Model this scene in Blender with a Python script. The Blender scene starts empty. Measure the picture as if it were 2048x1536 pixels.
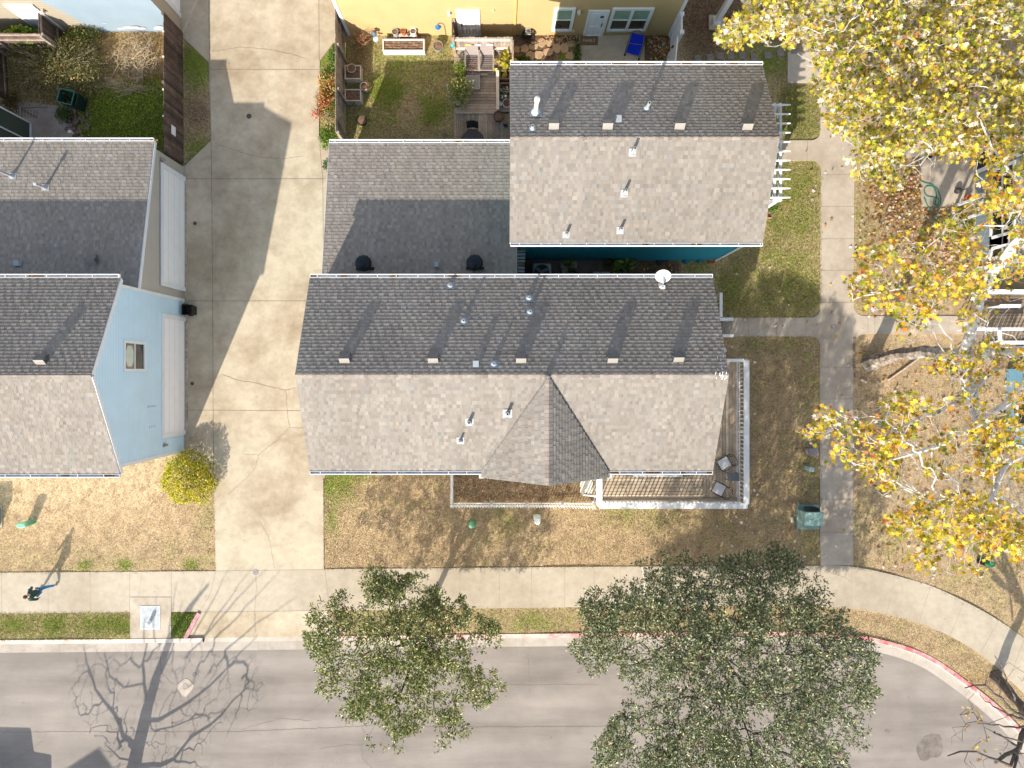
import bpy, bmesh, math, random
import numpy as np
from mathutils import Vector, Matrix, Euler

SC = bpy.context.scene
COL = SC.collection
# ---------------------------------------------------------------- camera (drone looking straight down)
F = 1421.0; CAMH = 32.2; NX, NY = 1004.0, 748.0
MPP = CAMH / F
cam_d = bpy.data.cameras.new("camera"); cam = bpy.data.objects.new("camera", cam_d); COL.objects.link(cam)
cam.location = (0, 0, CAMH); cam.rotation_euler = (0, 0, 0)
cam_d.sensor_width = 36.0; cam_d.lens = 36.0 * F / 2048.0
cam_d.shift_x = (1024 - NX) / 2048.0; cam_d.shift_y = -(768 - NY) / 2048.0
cam_d.clip_start = 0.1; cam_d.clip_end = 2000
SC.camera = cam
# ---------------------------------------------------------------- daylight
SUN_EL = math.radians(30.7)
SHX, SHY = 0.39, 0.921                      # direction in which shadows fall on the ground
sunv = Vector((-SHX * math.cos(SUN_EL), -SHY * math.cos(SUN_EL), math.sin(SUN_EL))).normalized()
world = bpy.data.worlds.new("World"); SC.world = world; world.use_nodes = True
wn = world.node_tree.nodes; wl = world.node_tree.links; wn.clear()
sky = wn.new("ShaderNodeTexSky"); sky.sky_type = 'NISHITA'; sky.sun_disc = False
sky.sun_elevation = SUN_EL; sky.sun_rotation = math.atan2(sunv.x, sunv.y)
sky.air_density = 1.0; sky.dust_density = 1.2; sky.ozone_density = 0.6
bgn = wn.new("ShaderNodeBackground"); bgn.inputs[1].default_value = 0.138
wo = wn.new("ShaderNodeOutputWorld"); hsv = wn.new("ShaderNodeHueSaturation"); hsv.inputs['Saturation'].default_value = 0.58; wl.new(sky.outputs[0], hsv.inputs['Color']); wl.new(hsv.outputs[0], bgn.inputs[0]); wl.new(bgn.outputs[0], wo.inputs[0])
sun_d = bpy.data.lights.new("sun", 'SUN'); sun_d.energy = 3.85; sun_d.angle = math.radians(0.53); sun_d.color = (1.0, 0.915, 0.785)
sun = bpy.data.objects.new("sun", sun_d); COL.objects.link(sun)
sun.rotation_euler = sunv.to_track_quat('Z', 'Y').to_euler(); sun.location = (0, 0, 60)
vs = SC.view_settings; vs.view_transform = 'Standard'; vs.look = 'None'; vs.exposure = 1.22; vs.gamma = 1.0; vs.use_curve_mapping = False
try:
    SC.cycles.max_bounces = 6; SC.cycles.transparent_max_bounces = 4
except Exception: pass

R = random.Random(7)
# ---------------------------------------------------------------- helpers
def P(px, py, z=0.0):
    s = (CAMH - z) / F
    return Vector(((px - NX) * s, (NY - py) * s, z))
def G(gx, gy, z=0.0):                        # ground-plan position (measured on the ground plane), raised to z
    return Vector(((gx - NX) * MPP, (NY - gy) * MPP, z))
def X(gx): return (gx - NX) * MPP
def Y(gy): return (NY - gy) * MPP
def S(r, g, b, k=1.0):
    def l(c):
        c /= 255.0
        return (c / 12.92 if c <= 0.04045 else ((c + 0.055) / 1.055) ** 2.4) * k
    return (l(r), l(g), l(b))

SPLIT = set('rail rail_post fence_post post post_cap rake_board corner_trim leg beam side_rail fascia edge_board side_step foot hanger'.split())
class MB:
    def __init__(s): s.v = []; s.f = []; s.m = []; s.c = []
    def add(s, vs, fs, m=0, c=None):
        b = len(s.v); s.v += [tuple(p) for p in vs]
        for f in fs:
            s.f.append(tuple(b + i for i in f)); s.m.append(m); s.c.append(c or (1, 1, 1))
        return s
    def quad(s, a, b, c, d, m=0, col=None): return s.add([a, b, c, d], [(0, 1, 2, 3)], m, col)
    def poly(s, pts, m=0, col=None): return s.add(pts, [tuple(range(len(pts)))], m, col)
    def box(s, x0, x1, y0, y1, z0, z1, m=0, c=None):
        if x0 > x1: x0, x1 = x1, x0
        if y0 > y1: y0, y1 = y1, y0
        v = [(x0,y0,z0),(x1,y0,z0),(x1,y1,z0),(x0,y1,z0),(x0,y0,z1),(x1,y0,z1),(x1,y1,z1),(x0,y1,z1)]
        return s.add(v, [(3,2,1,0),(4,5,6,7),(0,1,5,4),(1,2,6,5),(2,3,7,6),(3,0,4,7)], m, c)
    def obox(s, c, u, v, w, m=0, col=None):   # centre + three half-axis vectors
        c, u, v, w = Vector(c), Vector(u), Vector(v), Vector(w)
        p = [c-u-v-w, c+u-v-w, c+u+v-w, c-u+v-w, c-u-v+w, c+u-v+w, c+u+v+w, c-u+v+w]
        return s.add(p, [(3,2,1,0),(4,5,6,7),(0,1,5,4),(1,2,6,5),(2,3,7,6),(3,0,4,7)], m, col)
    def bar(s, a, b, w, h, up=(0,0,1), m=0, col=None):  # rectangular beam from a to b
        a, b = Vector(a), Vector(b); d = (b - a); L = d.length
        if L < 1e-6: return s
        d.normalize(); sd = d.cross(Vector(up))
        if sd.length < 1e-4: sd = d.cross(Vector((1, 0, 0)))
        sd.normalize(); u = sd.cross(d).normalized()
        return s.obox((a + b) / 2, d * L / 2, sd * w / 2, u * h / 2, m, col)
    def prism(s, pts, z0, z1, m=0, c=None):   # vertical prism of a plan polygon
        n = len(pts); area = sum(pts[i][0]*pts[(i+1)%n][1]-pts[(i+1)%n][0]*pts[i][1] for i in range(n))
        if area < 0: pts = pts[::-1]
        v = [(p[0], p[1], z0) for p in pts] + [(p[0], p[1], z1) for p in pts]
        fs = [tuple(range(n-1, -1, -1)), tuple(range(n, 2*n))] + [(i, (i+1) % n, n + (i+1) % n, n + i) for i in range(n)]
        return s.add(v, fs, m, c)
    def tube(s, pts, rs, n=6, m=0, c=None, cap=True):
        pts = [Vector(p) for p in pts]
        if not hasattr(rs, '__len__'): rs = [rs] * len(pts)
        rings = []; prev = None
        for i, p in enumerate(pts):
            d = (pts[min(i+1, len(pts)-1)] - pts[max(i-1, 0)])
            if d.length < 1e-7: d = Vector((0,0,1))
            d.normalize()
            ref = prev if prev is not None else (Vector((1,0,0)) if abs(d.x) < .9 else Vector((0,1,0)))
            u = (ref - d * ref.dot(d))
            if u.length < 1e-5: u = d.orthogonal()
            u.normalize(); prev = u; w = d.cross(u)
            rings.append([p + (u*math.cos(2*math.pi*k/n) + w*math.sin(2*math.pi*k/n)) * rs[i] for k in range(n)])
        v = [q for r in rings for q in r]; fs = []
        for i in range(len(rings)-1):
            for k in range(n):
                fs.append((i*n+k, i*n+(k+1)%n, (i+1)*n+(k+1)%n, (i+1)*n+k))
        if cap:
            fs.append(tuple(range(n-1, -1, -1))); fs.append(tuple(range((len(rings)-1)*n, len(rings)*n)))
        return s.add(v, fs, m, c)
    def lathe(s, c, prof, n=16, m=0, col=None):   # prof: list of (radius, z) about vertical axis at c
        c = Vector(c); v = []; fs = []
        for (r, z) in prof:
            for k in range(n):
                a = 2*math.pi*k/n; v.append((c.x + r*math.cos(a), c.y + r*math.sin(a), c.z + z))
        for i in range(len(prof)-1):
            for k in range(n):
                fs.append((i*n+k, i*n+(k+1)%n, (i+1)*n+(k+1)%n, (i+1)*n+k))
        fs.append(tuple(range(n-1, -1, -1))); fs.append(tuple(range((len(prof)-1)*n, len(prof)*n)))
        return s.add(v, fs, m, col)
    def pieces(s):
        par = list(range(len(s.v)))
        def fd(a):
            while par[a] != a: par[a] = par[par[a]]; a = par[a]
            return a
        for f in s.f:
            for i in f[1:]: par[fd(i)] = fd(f[0])
        out = {}
        for f, m, c in zip(s.f, s.m, s.c):
            k = fd(f[0]); b, mp = out.setdefault(k, (MB(), {}))
            for i in f:
                if i not in mp: mp[i] = len(b.v); b.v.append(s.v[i])
            b.f.append(tuple(mp[i] for i in f)); b.m.append(m); b.c.append(c)
        return [b for b, _ in out.values()]
    def build(s, name, mats, parent=None, smooth=False, bevel=0.0):
        if name in SPLIT and parent is not None:
            pc = s.pieces()
            if len(pc) > 1: return [q.build(name, mats, parent, smooth, bevel) for q in pc][0]
        if not isinstance(mats, (list, tuple)): mats = [mats]
        o0 = Vector((0,0,0)); q = parent
        while q is not None: o0 = o0 + Vector(q.location); q = q.parent
        me = bpy.data.meshes.new(name)
        v = [(p[0]-o0.x, p[1]-o0.y, p[2]-o0.z) for p in s.v]
        me.from_pydata(v, [], s.f)
        for m in mats: me.materials.append(m)
        if len(mats) > 1: me.polygons.foreach_set("material_index", s.m)
        ca = me.color_attributes.new("Col", 'FLOAT_COLOR', 'CORNER')
        lt = np.zeros(len(me.polygons), dtype=np.int32); me.polygons.foreach_get("loop_total", lt)
        cc = np.repeat(np.array([(c[0], c[1], c[2], 1.0) for c in s.c], dtype=np.float32), lt, axis=0)
        ca.data.foreach_set("color", cc.ravel())
        if smooth: me.polygons.foreach_set("use_smooth", [True]*len(me.polygons))
        me.update()
        o = bpy.data.objects.new(name, me); COL.objects.link(o)
        if parent is not None: o.parent = parent
        if bevel > 0:
            b = o.modifiers.new("bevel", 'BEVEL'); b.width = bevel; b.segments = 2; b.limit_method = 'ANGLE'; b.angle_limit = 0.6
        return o

def tag(o, label, cat, group=None, kind=None):
    if label: o['label'] = label
    if cat: o['category'] = cat
    if group: o['group'] = group
    if kind: o['kind'] = kind
    return o
def thing(name, label, cat, loc=(0,0,0), rz=0.0, group=None):
    o = bpy.data.objects.new(name, None); COL.objects.link(o); o.empty_display_size = 0.2
    o.location = loc; o.rotation_euler = (0, 0, rz)
    return tag(o, label, cat, group)
def structure(o):
    o['kind'] = 'structure'; return o
KIDS = {}
def dup(root, loc, rz=None, label=None, group=None, scale=None):
    c = root.copy(); COL.objects.link(c); c.location = loc
    if rz is not None: c.rotation_euler = (0, 0, rz)
    if scale: c.scale = (scale,)*3 if not hasattr(scale, '__len__') else scale
    if label: c['label'] = label
    if group: c['group'] = group
    def kids(a, b):
        for ch in list(a.children):
            d = ch.copy(); COL.objects.link(d); d.parent = b; kids(ch, d)
    kids(root, c)
    return c

# ---------------------------------------------------------------- materials
MATS = {}
def nodes_of(m):
    m.use_nodes = True; nt = m.node_tree; nt.nodes.clear()
    o = nt.nodes.new("ShaderNodeOutputMaterial"); b = nt.nodes.new("ShaderNodeBsdfPrincipled"); nt.links.new(b.outputs[0], o.inputs[0])
    return nt, b, o
def N(nt, t, **kw):
    n = nt.nodes.new(t)
    for k, v in kw.items():
        if k.startswith('i_'):
            key = k[2:]; key = int(key) if key.isdigit() else key.replace('_', ' ')
            n.inputs[key].default_value = v
        else: setattr(n, k, v)
    return n
def noise(nt, vec, scale, detail=4, rough=0.6):
    n = N(nt, "ShaderNodeTexNoise"); n.inputs['Scale'].default_value = scale; n.inputs['Detail'].default_value = detail; n.inputs['Roughness'].default_value = rough
    nt.links.new(vec, n.inputs['Vector']); return n
def ramp(nt, fac, stops):
    r = N(nt, "ShaderNodeValToRGB"); e = r.color_ramp.elements
    while len(e) > 1: e.remove(e[-1])
    e[0].position = stops[0][0]; e[0].color = (*stops[0][1], 1)
    for p, c in stops[1:]:
        q = e.new(p); q.color = (*c, 1)
    nt.links.new(fac, r.inputs[0]); return r
def mixc(nt, fac, a, b, mode='MIX'):
    m = N(nt, "ShaderNodeMix", data_type='RGBA', blend_type=mode)
    if isinstance(fac, (int, float)): m.inputs[0].default_value = fac
    else: nt.links.new(fac, m.inputs[0])
    for k, c in ((6, a), (7, b)):
        if isinstance(c, tuple): m.inputs[k].default_value = (*c[:3], 1)
        else: nt.links.new(c, m.inputs[k])
    return m.outputs[2]
def g3(v): return (v, v, v)
def mat(name, c, rough=0.75, var=0.12, scale=3.0, fine=0.0, fscale=40.0, bump=0.0, bscale=60.0, metal=0.0, spec=0.3, attr=False, stretch=None):
    if name in MATS: return MATS[name]
    m = bpy.data.materials.new(name); nt, b, o = nodes_of(m)
    tc = N(nt, "ShaderNodeTexCoord"); vec = tc.outputs['Object']
    if stretch:
        mp = N(nt, "ShaderNodeMapping"); mp.inputs['Scale'].default_value = stretch; nt.links.new(vec, mp.inputs[0]); vec = mp.outputs[0]
    n1 = noise(nt, vec, scale)
    r1 = ramp(nt, n1.outputs[0], [(0.3, g3(1 - var)), (0.7, g3(1 + var))])
    col = mixc(nt, 1.0, tuple(c), r1.outputs[0], 'MULTIPLY')
    if fine > 0:
        n2 = noise(nt, vec, fscale, 3, 0.7)
        r2 = ramp(nt, n2.outputs[0], [(0.35, g3(1 - fine)), (0.65, g3(1 + fine))])
        col = mixc(nt, 1.0, col, r2.outputs[0], 'MULTIPLY')
    if attr:
        a = N(nt, "ShaderNodeVertexColor", layer_name="Col"); col = mixc(nt, 1.0, col, a.outputs[0], 'MULTIPLY')
    nt.links.new(col, b.inputs['Base Color'])
    b.inputs['Roughness'].default_value = rough; b.inputs['Metallic'].default_value = metal; b.inputs['Specular IOR Level'].default_value = spec
    if bump > 0:
        n3 = noise(nt, vec, bscale, 3, 0.6); bp = N(nt, "ShaderNodeBump"); bp.inputs['Strength'].default_value = 1.0; bp.inputs['Distance'].default_value = bump
        nt.links.new(n3.outputs[0], bp.inputs['Height']); nt.links.new(bp.outputs[0], b.inputs['Normal'])
    MATS[name] = m; return m
def siding(name, c, step=0.15, rough=0.6, axis='Z', groove=0.55, var=0.05):
    """lap or board siding: thin dark groove lines every step metres plus a shallow bump"""
    if name in MATS: return MATS[name]
    m = bpy.data.materials.new(name); nt, b, o = nodes_of(m)
    tc = N(nt, "ShaderNodeTexCoord"); sp = N(nt, "ShaderNodeSeparateXYZ"); nt.links.new(tc.outputs['Object'], sp.inputs[0])
    d = N(nt, "ShaderNodeMath", operation='DIVIDE'); nt.links.new(sp.outputs[axis], d.inputs[0]); d.inputs[1].default_value = step
    fr = N(nt, "ShaderNodeMath", operation='FRACT'); nt.links.new(d.outputs[0], fr.inputs[0])
    rr = ramp(nt, fr.outputs[0], [(0.0, g3(groove)), (0.08, g3(groove)), (0.16, g3(1.0)), (1.0, g3(0.97))])
    n1 = noise(nt, tc.outputs['Object'], 1.2); r1 = ramp(nt, n1.outputs[0], [(0.3, g3(1 - var)), (0.7, g3(1 + var))])
    col = mixc(nt, 1.0, tuple(c), rr.outputs[0], 'MULTIPLY'); col = mixc(nt, 1.0, col, r1.outputs[0], 'MULTIPLY')
    nt.links.new(col, b.inputs['Base Color']); b.inputs['Roughness'].default_value = rough; b.inputs['Specular IOR Level'].default_value = 0.3
    bp = N(nt, "ShaderNodeBump"); bp.inputs['Distance'].default_value = 0.02; bp.inputs['Strength'].default_value = 0.7
    nt.links.new(fr.outputs[0], bp.inputs['Height']); nt.links.new(bp.outputs[0], b.inputs['Normal'])
    MATS[name] = m; return m
def leafmat(name, rough=0.5, trans=0.35, spec=0.4):
    if name in MATS: return MATS[name]
    m = bpy.data.materials.new(name); nt, b, o = nodes_of(m)
    a = N(nt, "ShaderNodeVertexColor", layer_name="Col")
    nt.links.new(a.outputs[0], b.inputs['Base Color']); b.inputs['Roughness'].default_value = rough; b.inputs['Specular IOR Level'].default_value = spec
    t = N(nt, "ShaderNodeBsdfTranslucent"); nt.links.new(a.outputs[0], t.inputs[0])
    mx = N(nt, "ShaderNodeMixShader"); mx.inputs[0].default_value = trans
    nt.links.new(b.outputs[0], mx.inputs[1]); nt.links.new(t.outputs[0], mx.inputs[2]); nt.links.new(mx.outputs[0], o.inputs[0])
    MATS[name] = m; return m
def glassmat(name, c=(0.02, 0.025, 0.03), rough=0.05):
    if name in MATS: return MATS[name]
    m = bpy.data.materials.new(name); nt, b, o = nodes_of(m)
    b.inputs['Base Color'].default_value = (*c, 1); b.inputs['Roughness'].default_value = rough; b.inputs['Specular IOR Level'].default_value = 0.6
    MATS[name] = m; return m

WHITE = mat("white_paint", (0.66, 0.67, 0.68), 0.45, 0.05, 2.0)
WHITE_OLD = mat("weathered_white_paint", (0.60, 0.575, 0.53), 0.6, 0.15, 5.0, 0.08, 30)
VINYL = mat("white_vinyl", (0.66, 0.67, 0.68), 0.35, 0.03, 2.0)
GALV = mat("galvanised_steel", (0.55, 0.57, 0.58), 0.38, 0.12, 6.0, metal=0.6, spec=0.5)
LEAD = mat("lead_flashing", (0.30, 0.315, 0.33), 0.7, 0.2, 8.0)
DARKMETAL = mat("dark_metal", (0.018, 0.018, 0.02), 0.45, 0.2, 8.0, metal=0.3)
BLACKPL = mat("black_plastic", (0.014, 0.014, 0.015), 0.5, 0.2, 8.0)
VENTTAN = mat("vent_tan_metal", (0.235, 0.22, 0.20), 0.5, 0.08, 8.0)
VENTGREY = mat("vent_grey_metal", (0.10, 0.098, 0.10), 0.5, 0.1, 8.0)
GUTIN = mat("gutter_inside", (0.36, 0.40, 0.46), 0.5, 0.3, 3.0)
LEAFLITTER = mat("leaf_litter", (0.16, 0.085, 0.04), 0.9, 0.5, 30.0)
OLDWOOD = mat("weathered_fence_wood", (0.29, 0.235, 0.195), 0.85, 0.3, 3.0, 0.25, 14, attr=True)
DARKWOOD = mat("dark_fence_wood", (0.10, 0.068, 0.056), 0.85, 0.35, 2.0, 0.3, 10, attr=True)
DECKWOOD = mat("deck_wood", (0.30, 0.24, 0.19), 0.8, 0.25, 2.0, 0.2, 18, attr=True, stretch=(1, 1, 1))
GREYDECK = mat("grey_deck_wood", (0.25, 0.215, 0.185), 0.8, 0.25, 2.0, 0.2, 18, attr=True)
SOIL = mat("potting_soil", (0.16, 0.10, 0.065), 0.95, 0.45, 8.0, 0.5, 45, bump=0.02, bscale=50)
BARK = mat("grey_bark", (0.16, 0.125, 0.10), 0.9, 0.3, 6.0, 0.3, 40)
DARKBARK = mat("dark_bark", (0.10, 0.08, 0.068), 0.9, 0.3, 6.0, 0.3, 40)
LEAFM = leafmat("evergreen_leaf", 0.42, 0.18, 0.45)
SYCLEAF = leafmat("autumn_leaf", 0.6, 0.4, 0.25)
DRYM = mat("dry_stem", (0.42, 0.33, 0.22), 0.85, 0.3, 20.0)
PLANTM = leafmat("garden_leaf", 0.5, 0.3, 0.35)
FLAT = mat("tinted", (1, 1, 1), 0.6, 0.1, 8.0, attr=True)
def sycamore_bark():
    m = bpy.data.materials.new("sycamore_bark"); nt, b, o = nodes_of(m)
    tc = N(nt, "ShaderNodeTexCoord"); v = tc.outputs['Object']
    n1 = noise(nt, v, 3.5, 5, 0.65); n2 = noise(nt, v, 14, 4, 0.6)
    sp = N(nt, "ShaderNodeSeparateXYZ"); nt.links.new(v, sp.inputs[0])
    hz = N(nt, "ShaderNodeMapRange"); hz.inputs[1].default_value = 2.5; hz.inputs[2].default_value = 9.0; nt.links.new(sp.outputs['Z'], hz.inputs[0])
    ad = N(nt, "ShaderNodeMath", operation='MULTIPLY_ADD'); nt.links.new(hz.outputs[0], ad.inputs[0]); ad.inputs[1].default_value = 0.36; nt.links.new(n1.outputs[0], ad.inputs[2])
    r = ramp(nt, ad.outputs[0], [(0.40, (0.11, 0.085, 0.068)), (0.55, (0.23, 0.19, 0.155)), (0.68, (0.40, 0.365, 0.32)), (0.80, (0.62, 0.60, 0.565))])
    r2 = ramp(nt, n2.outputs[0], [(0.3, g3(0.8)), (0.7, g3(1.12))])
    nt.links.new(mixc(nt, 1.0, r.outputs[0], r2.outputs[0], 'MULTIPLY'), b.inputs['Base Color']); b.inputs['Roughness'].default_value = 0.75
    bp = N(nt, "ShaderNodeBump"); bp.inputs['Distance'].default_value = 0.03; nt.links.new(n2.outputs[0], bp.inputs['Height']); nt.links.new(bp.outputs[0], b.inputs['Normal'])
    return m
SYCBARK = sycamore_bark()
def shingle_mat():
    m = bpy.data.materials.new("asphalt_shingle"); nt, b, o = nodes_of(m)
    tc = N(nt, "ShaderNodeTexCoord"); a = N(nt, "ShaderNodeVertexColor", layer_name="Col")
    n1 = noise(nt, tc.outputs['Object'], 0.45, 5, 0.6); r1 = ramp(nt, n1.outputs[0], [(0.3, (0.93, 0.92, 0.91)), (0.7, (1.06, 1.06, 1.05))])
    n2 = noise(nt, tc.outputs['Object'], 55, 3, 0.7); r2 = ramp(nt, n2.outputs[0], [(0.3, g3(0.82)), (0.7, g3(1.18))])
    mp = N(nt, "ShaderNodeMapping"); mp.inputs['Scale'].default_value = (2.2, .22, .22); nt.links.new(tc.outputs['Object'], mp.inputs[0]); n4 = noise(nt, mp.outputs[0], 1.0, 4, .6); r4 = ramp(nt, n4.outputs[0], [(.3, (.93, .925, .92)), (.6, (1.02, 1.02, 1.02))])
    c = mixc(nt, 1.0, a.outputs[0], r1.outputs[0], 'MULTIPLY'); c = mixc(nt, 1.0, c, r4.outputs[0], 'MULTIPLY'); c = mixc(nt, 1.0, c, r2.outputs[0], 'MULTIPLY')
    nt.links.new(c, b.inputs['Base Color']); b.inputs['Roughness'].default_value = 0.9; b.inputs['Specular IOR Level'].default_value = 0.2
    return m
SHINGLE = shingle_mat()
def concrete_mat(name, c, stain=(0.62, 0.57, 0.52), amount=0.5, big=0.35):
    m = bpy.data.materials.new(name); nt, b, o = nodes_of(m)
    tc = N(nt, "ShaderNodeTexCoord"); v = tc.outputs['Object']
    n1 = noise(nt, v, big, 8, 0.68); r1 = ramp(nt, n1.outputs[0], [(0.36, stain), (0.56, (1.0, 1.0, 1.0)), (0.72, (1.09, 1.09, 1.08))])
    n2 = noise(nt, v, 2.6, 6, 0.7); r2 = ramp(nt, n2.outputs[0], [(0.3, g3(0.86)), (0.62, g3(1.04))])
    n3 = noise(nt, v, 30, 3, 0.7); r3 = ramp(nt, n3.outputs[0], [(0.3, g3(0.94)), (0.7, g3(1.05))])
    wv = N(nt, "ShaderNodeTexVoronoi"); wv.inputs['Scale'].default_value = 1.7; nt.links.new(v, wv.inputs['Vector'])
    r4 = ramp(nt, wv.outputs['Distance'], [(0.0, (0.45, 0.4, 0.36)), (0.035, (0.7, 0.65, 0.6)), (0.06, (1, 1, 1))])
    col = mixc(nt, amount, tuple(c), mixc(nt, 1.0, tuple(c), r1.outputs[0], 'MULTIPLY'))
    for r in (r2, r3, r4): col = mixc(nt, 1.0, col, r.outputs[0], 'MULTIPLY')
    nt.links.new(col, b.inputs['Base Color']); b.inputs['Roughness'].default_value = 0.85; b.inputs['Specular IOR Level'].default_value = 0.2
    bp = N(nt, "ShaderNodeBump"); bp.inputs['Distance'].default_value = 0.004; nt.links.new(n3.outputs[0], bp.inputs['Height']); nt.links.new(bp.outputs[0], b.inputs['Normal'])
    MATS[name] = m; return m
CONC_DRIVE = concrete_mat("driveway_concrete", (0.435, 0.375, 0.28), (0.62, 0.56, 0.50), 0.9, 0.30)
CONC_WALK = concrete_mat("sidewalk_concrete", (0.40, 0.348, 0.272), (0.75, 0.72, 0.68), 0.7, 0.25)
CONC_PATH = concrete_mat("garden_path_concrete", (0.40, 0.345, 0.28), (0.72, 0.68, 0.64), 0.8, 0.4)
CONC_KERB = concrete_mat("kerb_concrete", (0.39, 0.35, 0.305), (0.75, 0.72, 0.68), 0.7, 0.6)
JOINT = mat("joint_dirt", (0.17, 0.138, 0.11), 0.95, 0.3, 5.0)
JOINT_L = mat("tooled_joint", (0.27, 0.225, 0.18), 0.95, 0.2, 5.0)
def asphalt_mat():
    m = bpy.data.materials.new("worn_asphalt"); nt, b, o = nodes_of(m)
    tc = N(nt, "ShaderNodeTexCoord"); mp = N(nt, "ShaderNodeMapping"); mp.inputs['Scale'].default_value = (0.12, 0.9, 1); nt.links.new(tc.outputs['Object'], mp.inputs[0])
    n1 = noise(nt, mp.outputs[0], 1.0, 6, 0.6); r1 = ramp(nt, n1.outputs[0], [(0.3, (0.74, 0.73, 0.72)), (0.5, (0.97, 0.97, 0.97)), (0.7, (1.18, 1.18, 1.17))])
    n2 = noise(nt, tc.outputs['Object'], 0.5, 6, 0.65); r2 = ramp(nt, n2.outputs[0], [(0.3, g3(0.84)), (0.6, g3(1.05))])
    n3 = noise(nt, tc.outputs['Object'], 38, 3, 0.8); r3 = ramp(nt, n3.outputs[0], [(0.3, g3(0.74)), (0.7, g3(1.26))])
    wv = N(nt, "ShaderNodeTexVoronoi"); wv.inputs['Scale'].default_value = 1.3; nt.links.new(tc.outputs['Object'], wv.inputs['Vector'])
    r4 = ramp(nt, wv.outputs['Distance'], [(0.0, (0.5, 0.48, 0.46)), (0.04, (0.8, 0.8, 0.8)), (0.06, (1, 1, 1))])
    col = (0.235, 0.208, 0.185)
    for r in (r1, r2, r3, r4): col = mixc(nt, 1.0, col, r.outputs[0], 'MULTIPLY')
    nt.links.new(col, b.inputs['Base Color']); b.inputs['Roughness'].default_value = 0.85; b.inputs['Specular IOR Level'].default_value = 0.25
    bp = N(nt, "ShaderNodeBump"); bp.inputs['Distance'].default_value = 0.006; nt.links.new(n3.outputs[0], bp.inputs['Height']); nt.links.new(bp.outputs[0], b.inputs['Normal'])
    return m
ASPHALT = asphalt_mat()
def lawn_mat():
    """Col.r = how green, Col.g = how bare / brown soil, Col.b = straw brightness (what grows where, plus painted sunlight)"""
    m = bpy.data.materials.new("lawn"); nt, b, o = nodes_of(m)
    tc = N(nt, "ShaderNodeTexCoord"); v = tc.outputs['Object']
    a = N(nt, "ShaderNodeVertexColor", layer_name="Col"); sp = N(nt, "ShaderNodeSeparateColor"); nt.links.new(a.outputs[0], sp.inputs[0])
    n1 = noise(nt, v, 1.1, 6, 0.65); n2 = noise(nt, v, 9, 5, 0.75); n3 = noise(nt, v, 26, 4, 0.8); n4 = noise(nt, v, 17, 3, 0.8)
    straw = ramp(nt, n3.outputs[0], [(0.28, (0.13, 0.088, 0.052)), (0.43, (0.335, 0.235, 0.138)), (0.55, (0.49, 0.365, 0.228)), (0.72, (0.68, 0.56, 0.41))])
    green = ramp(nt, n3.outputs[0], [(0.28, (0.045, 0.065, 0.011)), (0.46, (0.115, 0.155, 0.022)), (0.60, (0.215, 0.245, 0.05)), (0.76, (0.40, 0.375, 0.13))])
    soil = ramp(nt, n2.outputs[0], [(0.3, (0.060, 0.038, 0.024)), (0.5, (0.13, 0.083, 0.052)), (0.72, (0.25, 0.165, 0.10))])
    # green factor
    s1 = N(nt, "ShaderNodeMath", operation='MULTIPLY_ADD'); nt.links.new(n1.outputs[0], s1.inputs[0]); s1.inputs[1].default_value = 0.9; s1.inputs[2].default_value = -0.45
    s2 = N(nt, "ShaderNodeMath", operation='MULTIPLY_ADD'); nt.links.new(n2.outputs[0], s2.inputs[0]); s2.inputs[1].default_value = 2.0; s2.inputs[2].default_value = -1.0
    s3 = N(nt, "ShaderNodeMath", operation='ADD'); nt.links.new(s1.outputs[0], s3.inputs[0]); nt.links.new(s2.outputs[0], s3.inputs[1])
    s4 = N(nt, "ShaderNodeMath", operation='ADD'); nt.links.new(s3.outputs[0], s4.inputs[0]); nt.links.new(sp.outputs[0], s4.inputs[1])
    gf = N(nt, "ShaderNodeMapRange"); gf.inputs[1].default_value = 0.25; gf.inputs[2].default_value = 0.75; nt.links.new(s4.outputs[0], gf.inputs[0])
    t1 = N(nt, "ShaderNodeMath", operation='MULTIPLY_ADD'); nt.links.new(n4.outputs[0], t1.inputs[0]); t1.inputs[1].default_value = 1.6; t1.inputs[2].default_value = -0.8
    t2 = N(nt, "ShaderNodeMath", operation='ADD'); nt.links.new(t1.outputs[0], t2.inputs[0]); nt.links.new(sp.outputs[1], t2.inputs[1])
    bf = N(nt, "ShaderNodeMapRange"); bf.inputs[1].default_value = 0.3; bf.inputs[2].default_value = 0.7; nt.links.new(t2.outputs[0], bf.inputs[0])
    sb = N(nt, "ShaderNodeMapRange"); sb.inputs[3].default_value = 0.75; sb.inputs[4].default_value = 1.35; nt.links.new(sp.outputs[2], sb.inputs[0])
    cmb = N(nt, "ShaderNodeCombineColor")
    for k in range(3): nt.links.new(sb.outputs[0], cmb.inputs[k])
    st = mixc(nt, 1.0, straw.outputs[0], cmb.outputs[0], 'MULTIPLY')
    n5 = noise(nt, v, 2.2, 5, 0.7); mot = ramp(nt, n5.outputs[0], [(0.3, (0.60, 0.58, 0.55)), (0.5, (0.97, 0.96, 0.95)), (0.7, (1.22, 1.2, 1.16))])
    c = mixc(nt, gf.outputs[0], st, green.outputs[0]); c = mixc(nt, bf.outputs[0], c, soil.outputs[0]); c = mixc(nt, 1.0, c, mot.outputs[0], 'MULTIPLY')
    nt.links.new(c, b.inputs['Base Color']); b.inputs['Roughness'].default_value = 0.95; b.inputs['Specular IOR Level'].default_value = 0.1
    bp = N(nt, "ShaderNodeBump"); bp.inputs['Distance'].default_value = 0.05; bp.inputs['Strength'].default_value = 0.8
    nt.links.new(n3.outputs[0], bp.inputs['Height']); nt.links.new(bp.outputs[0], b.inputs['Normal'])
    return m
LAWN = lawn_mat()
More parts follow.
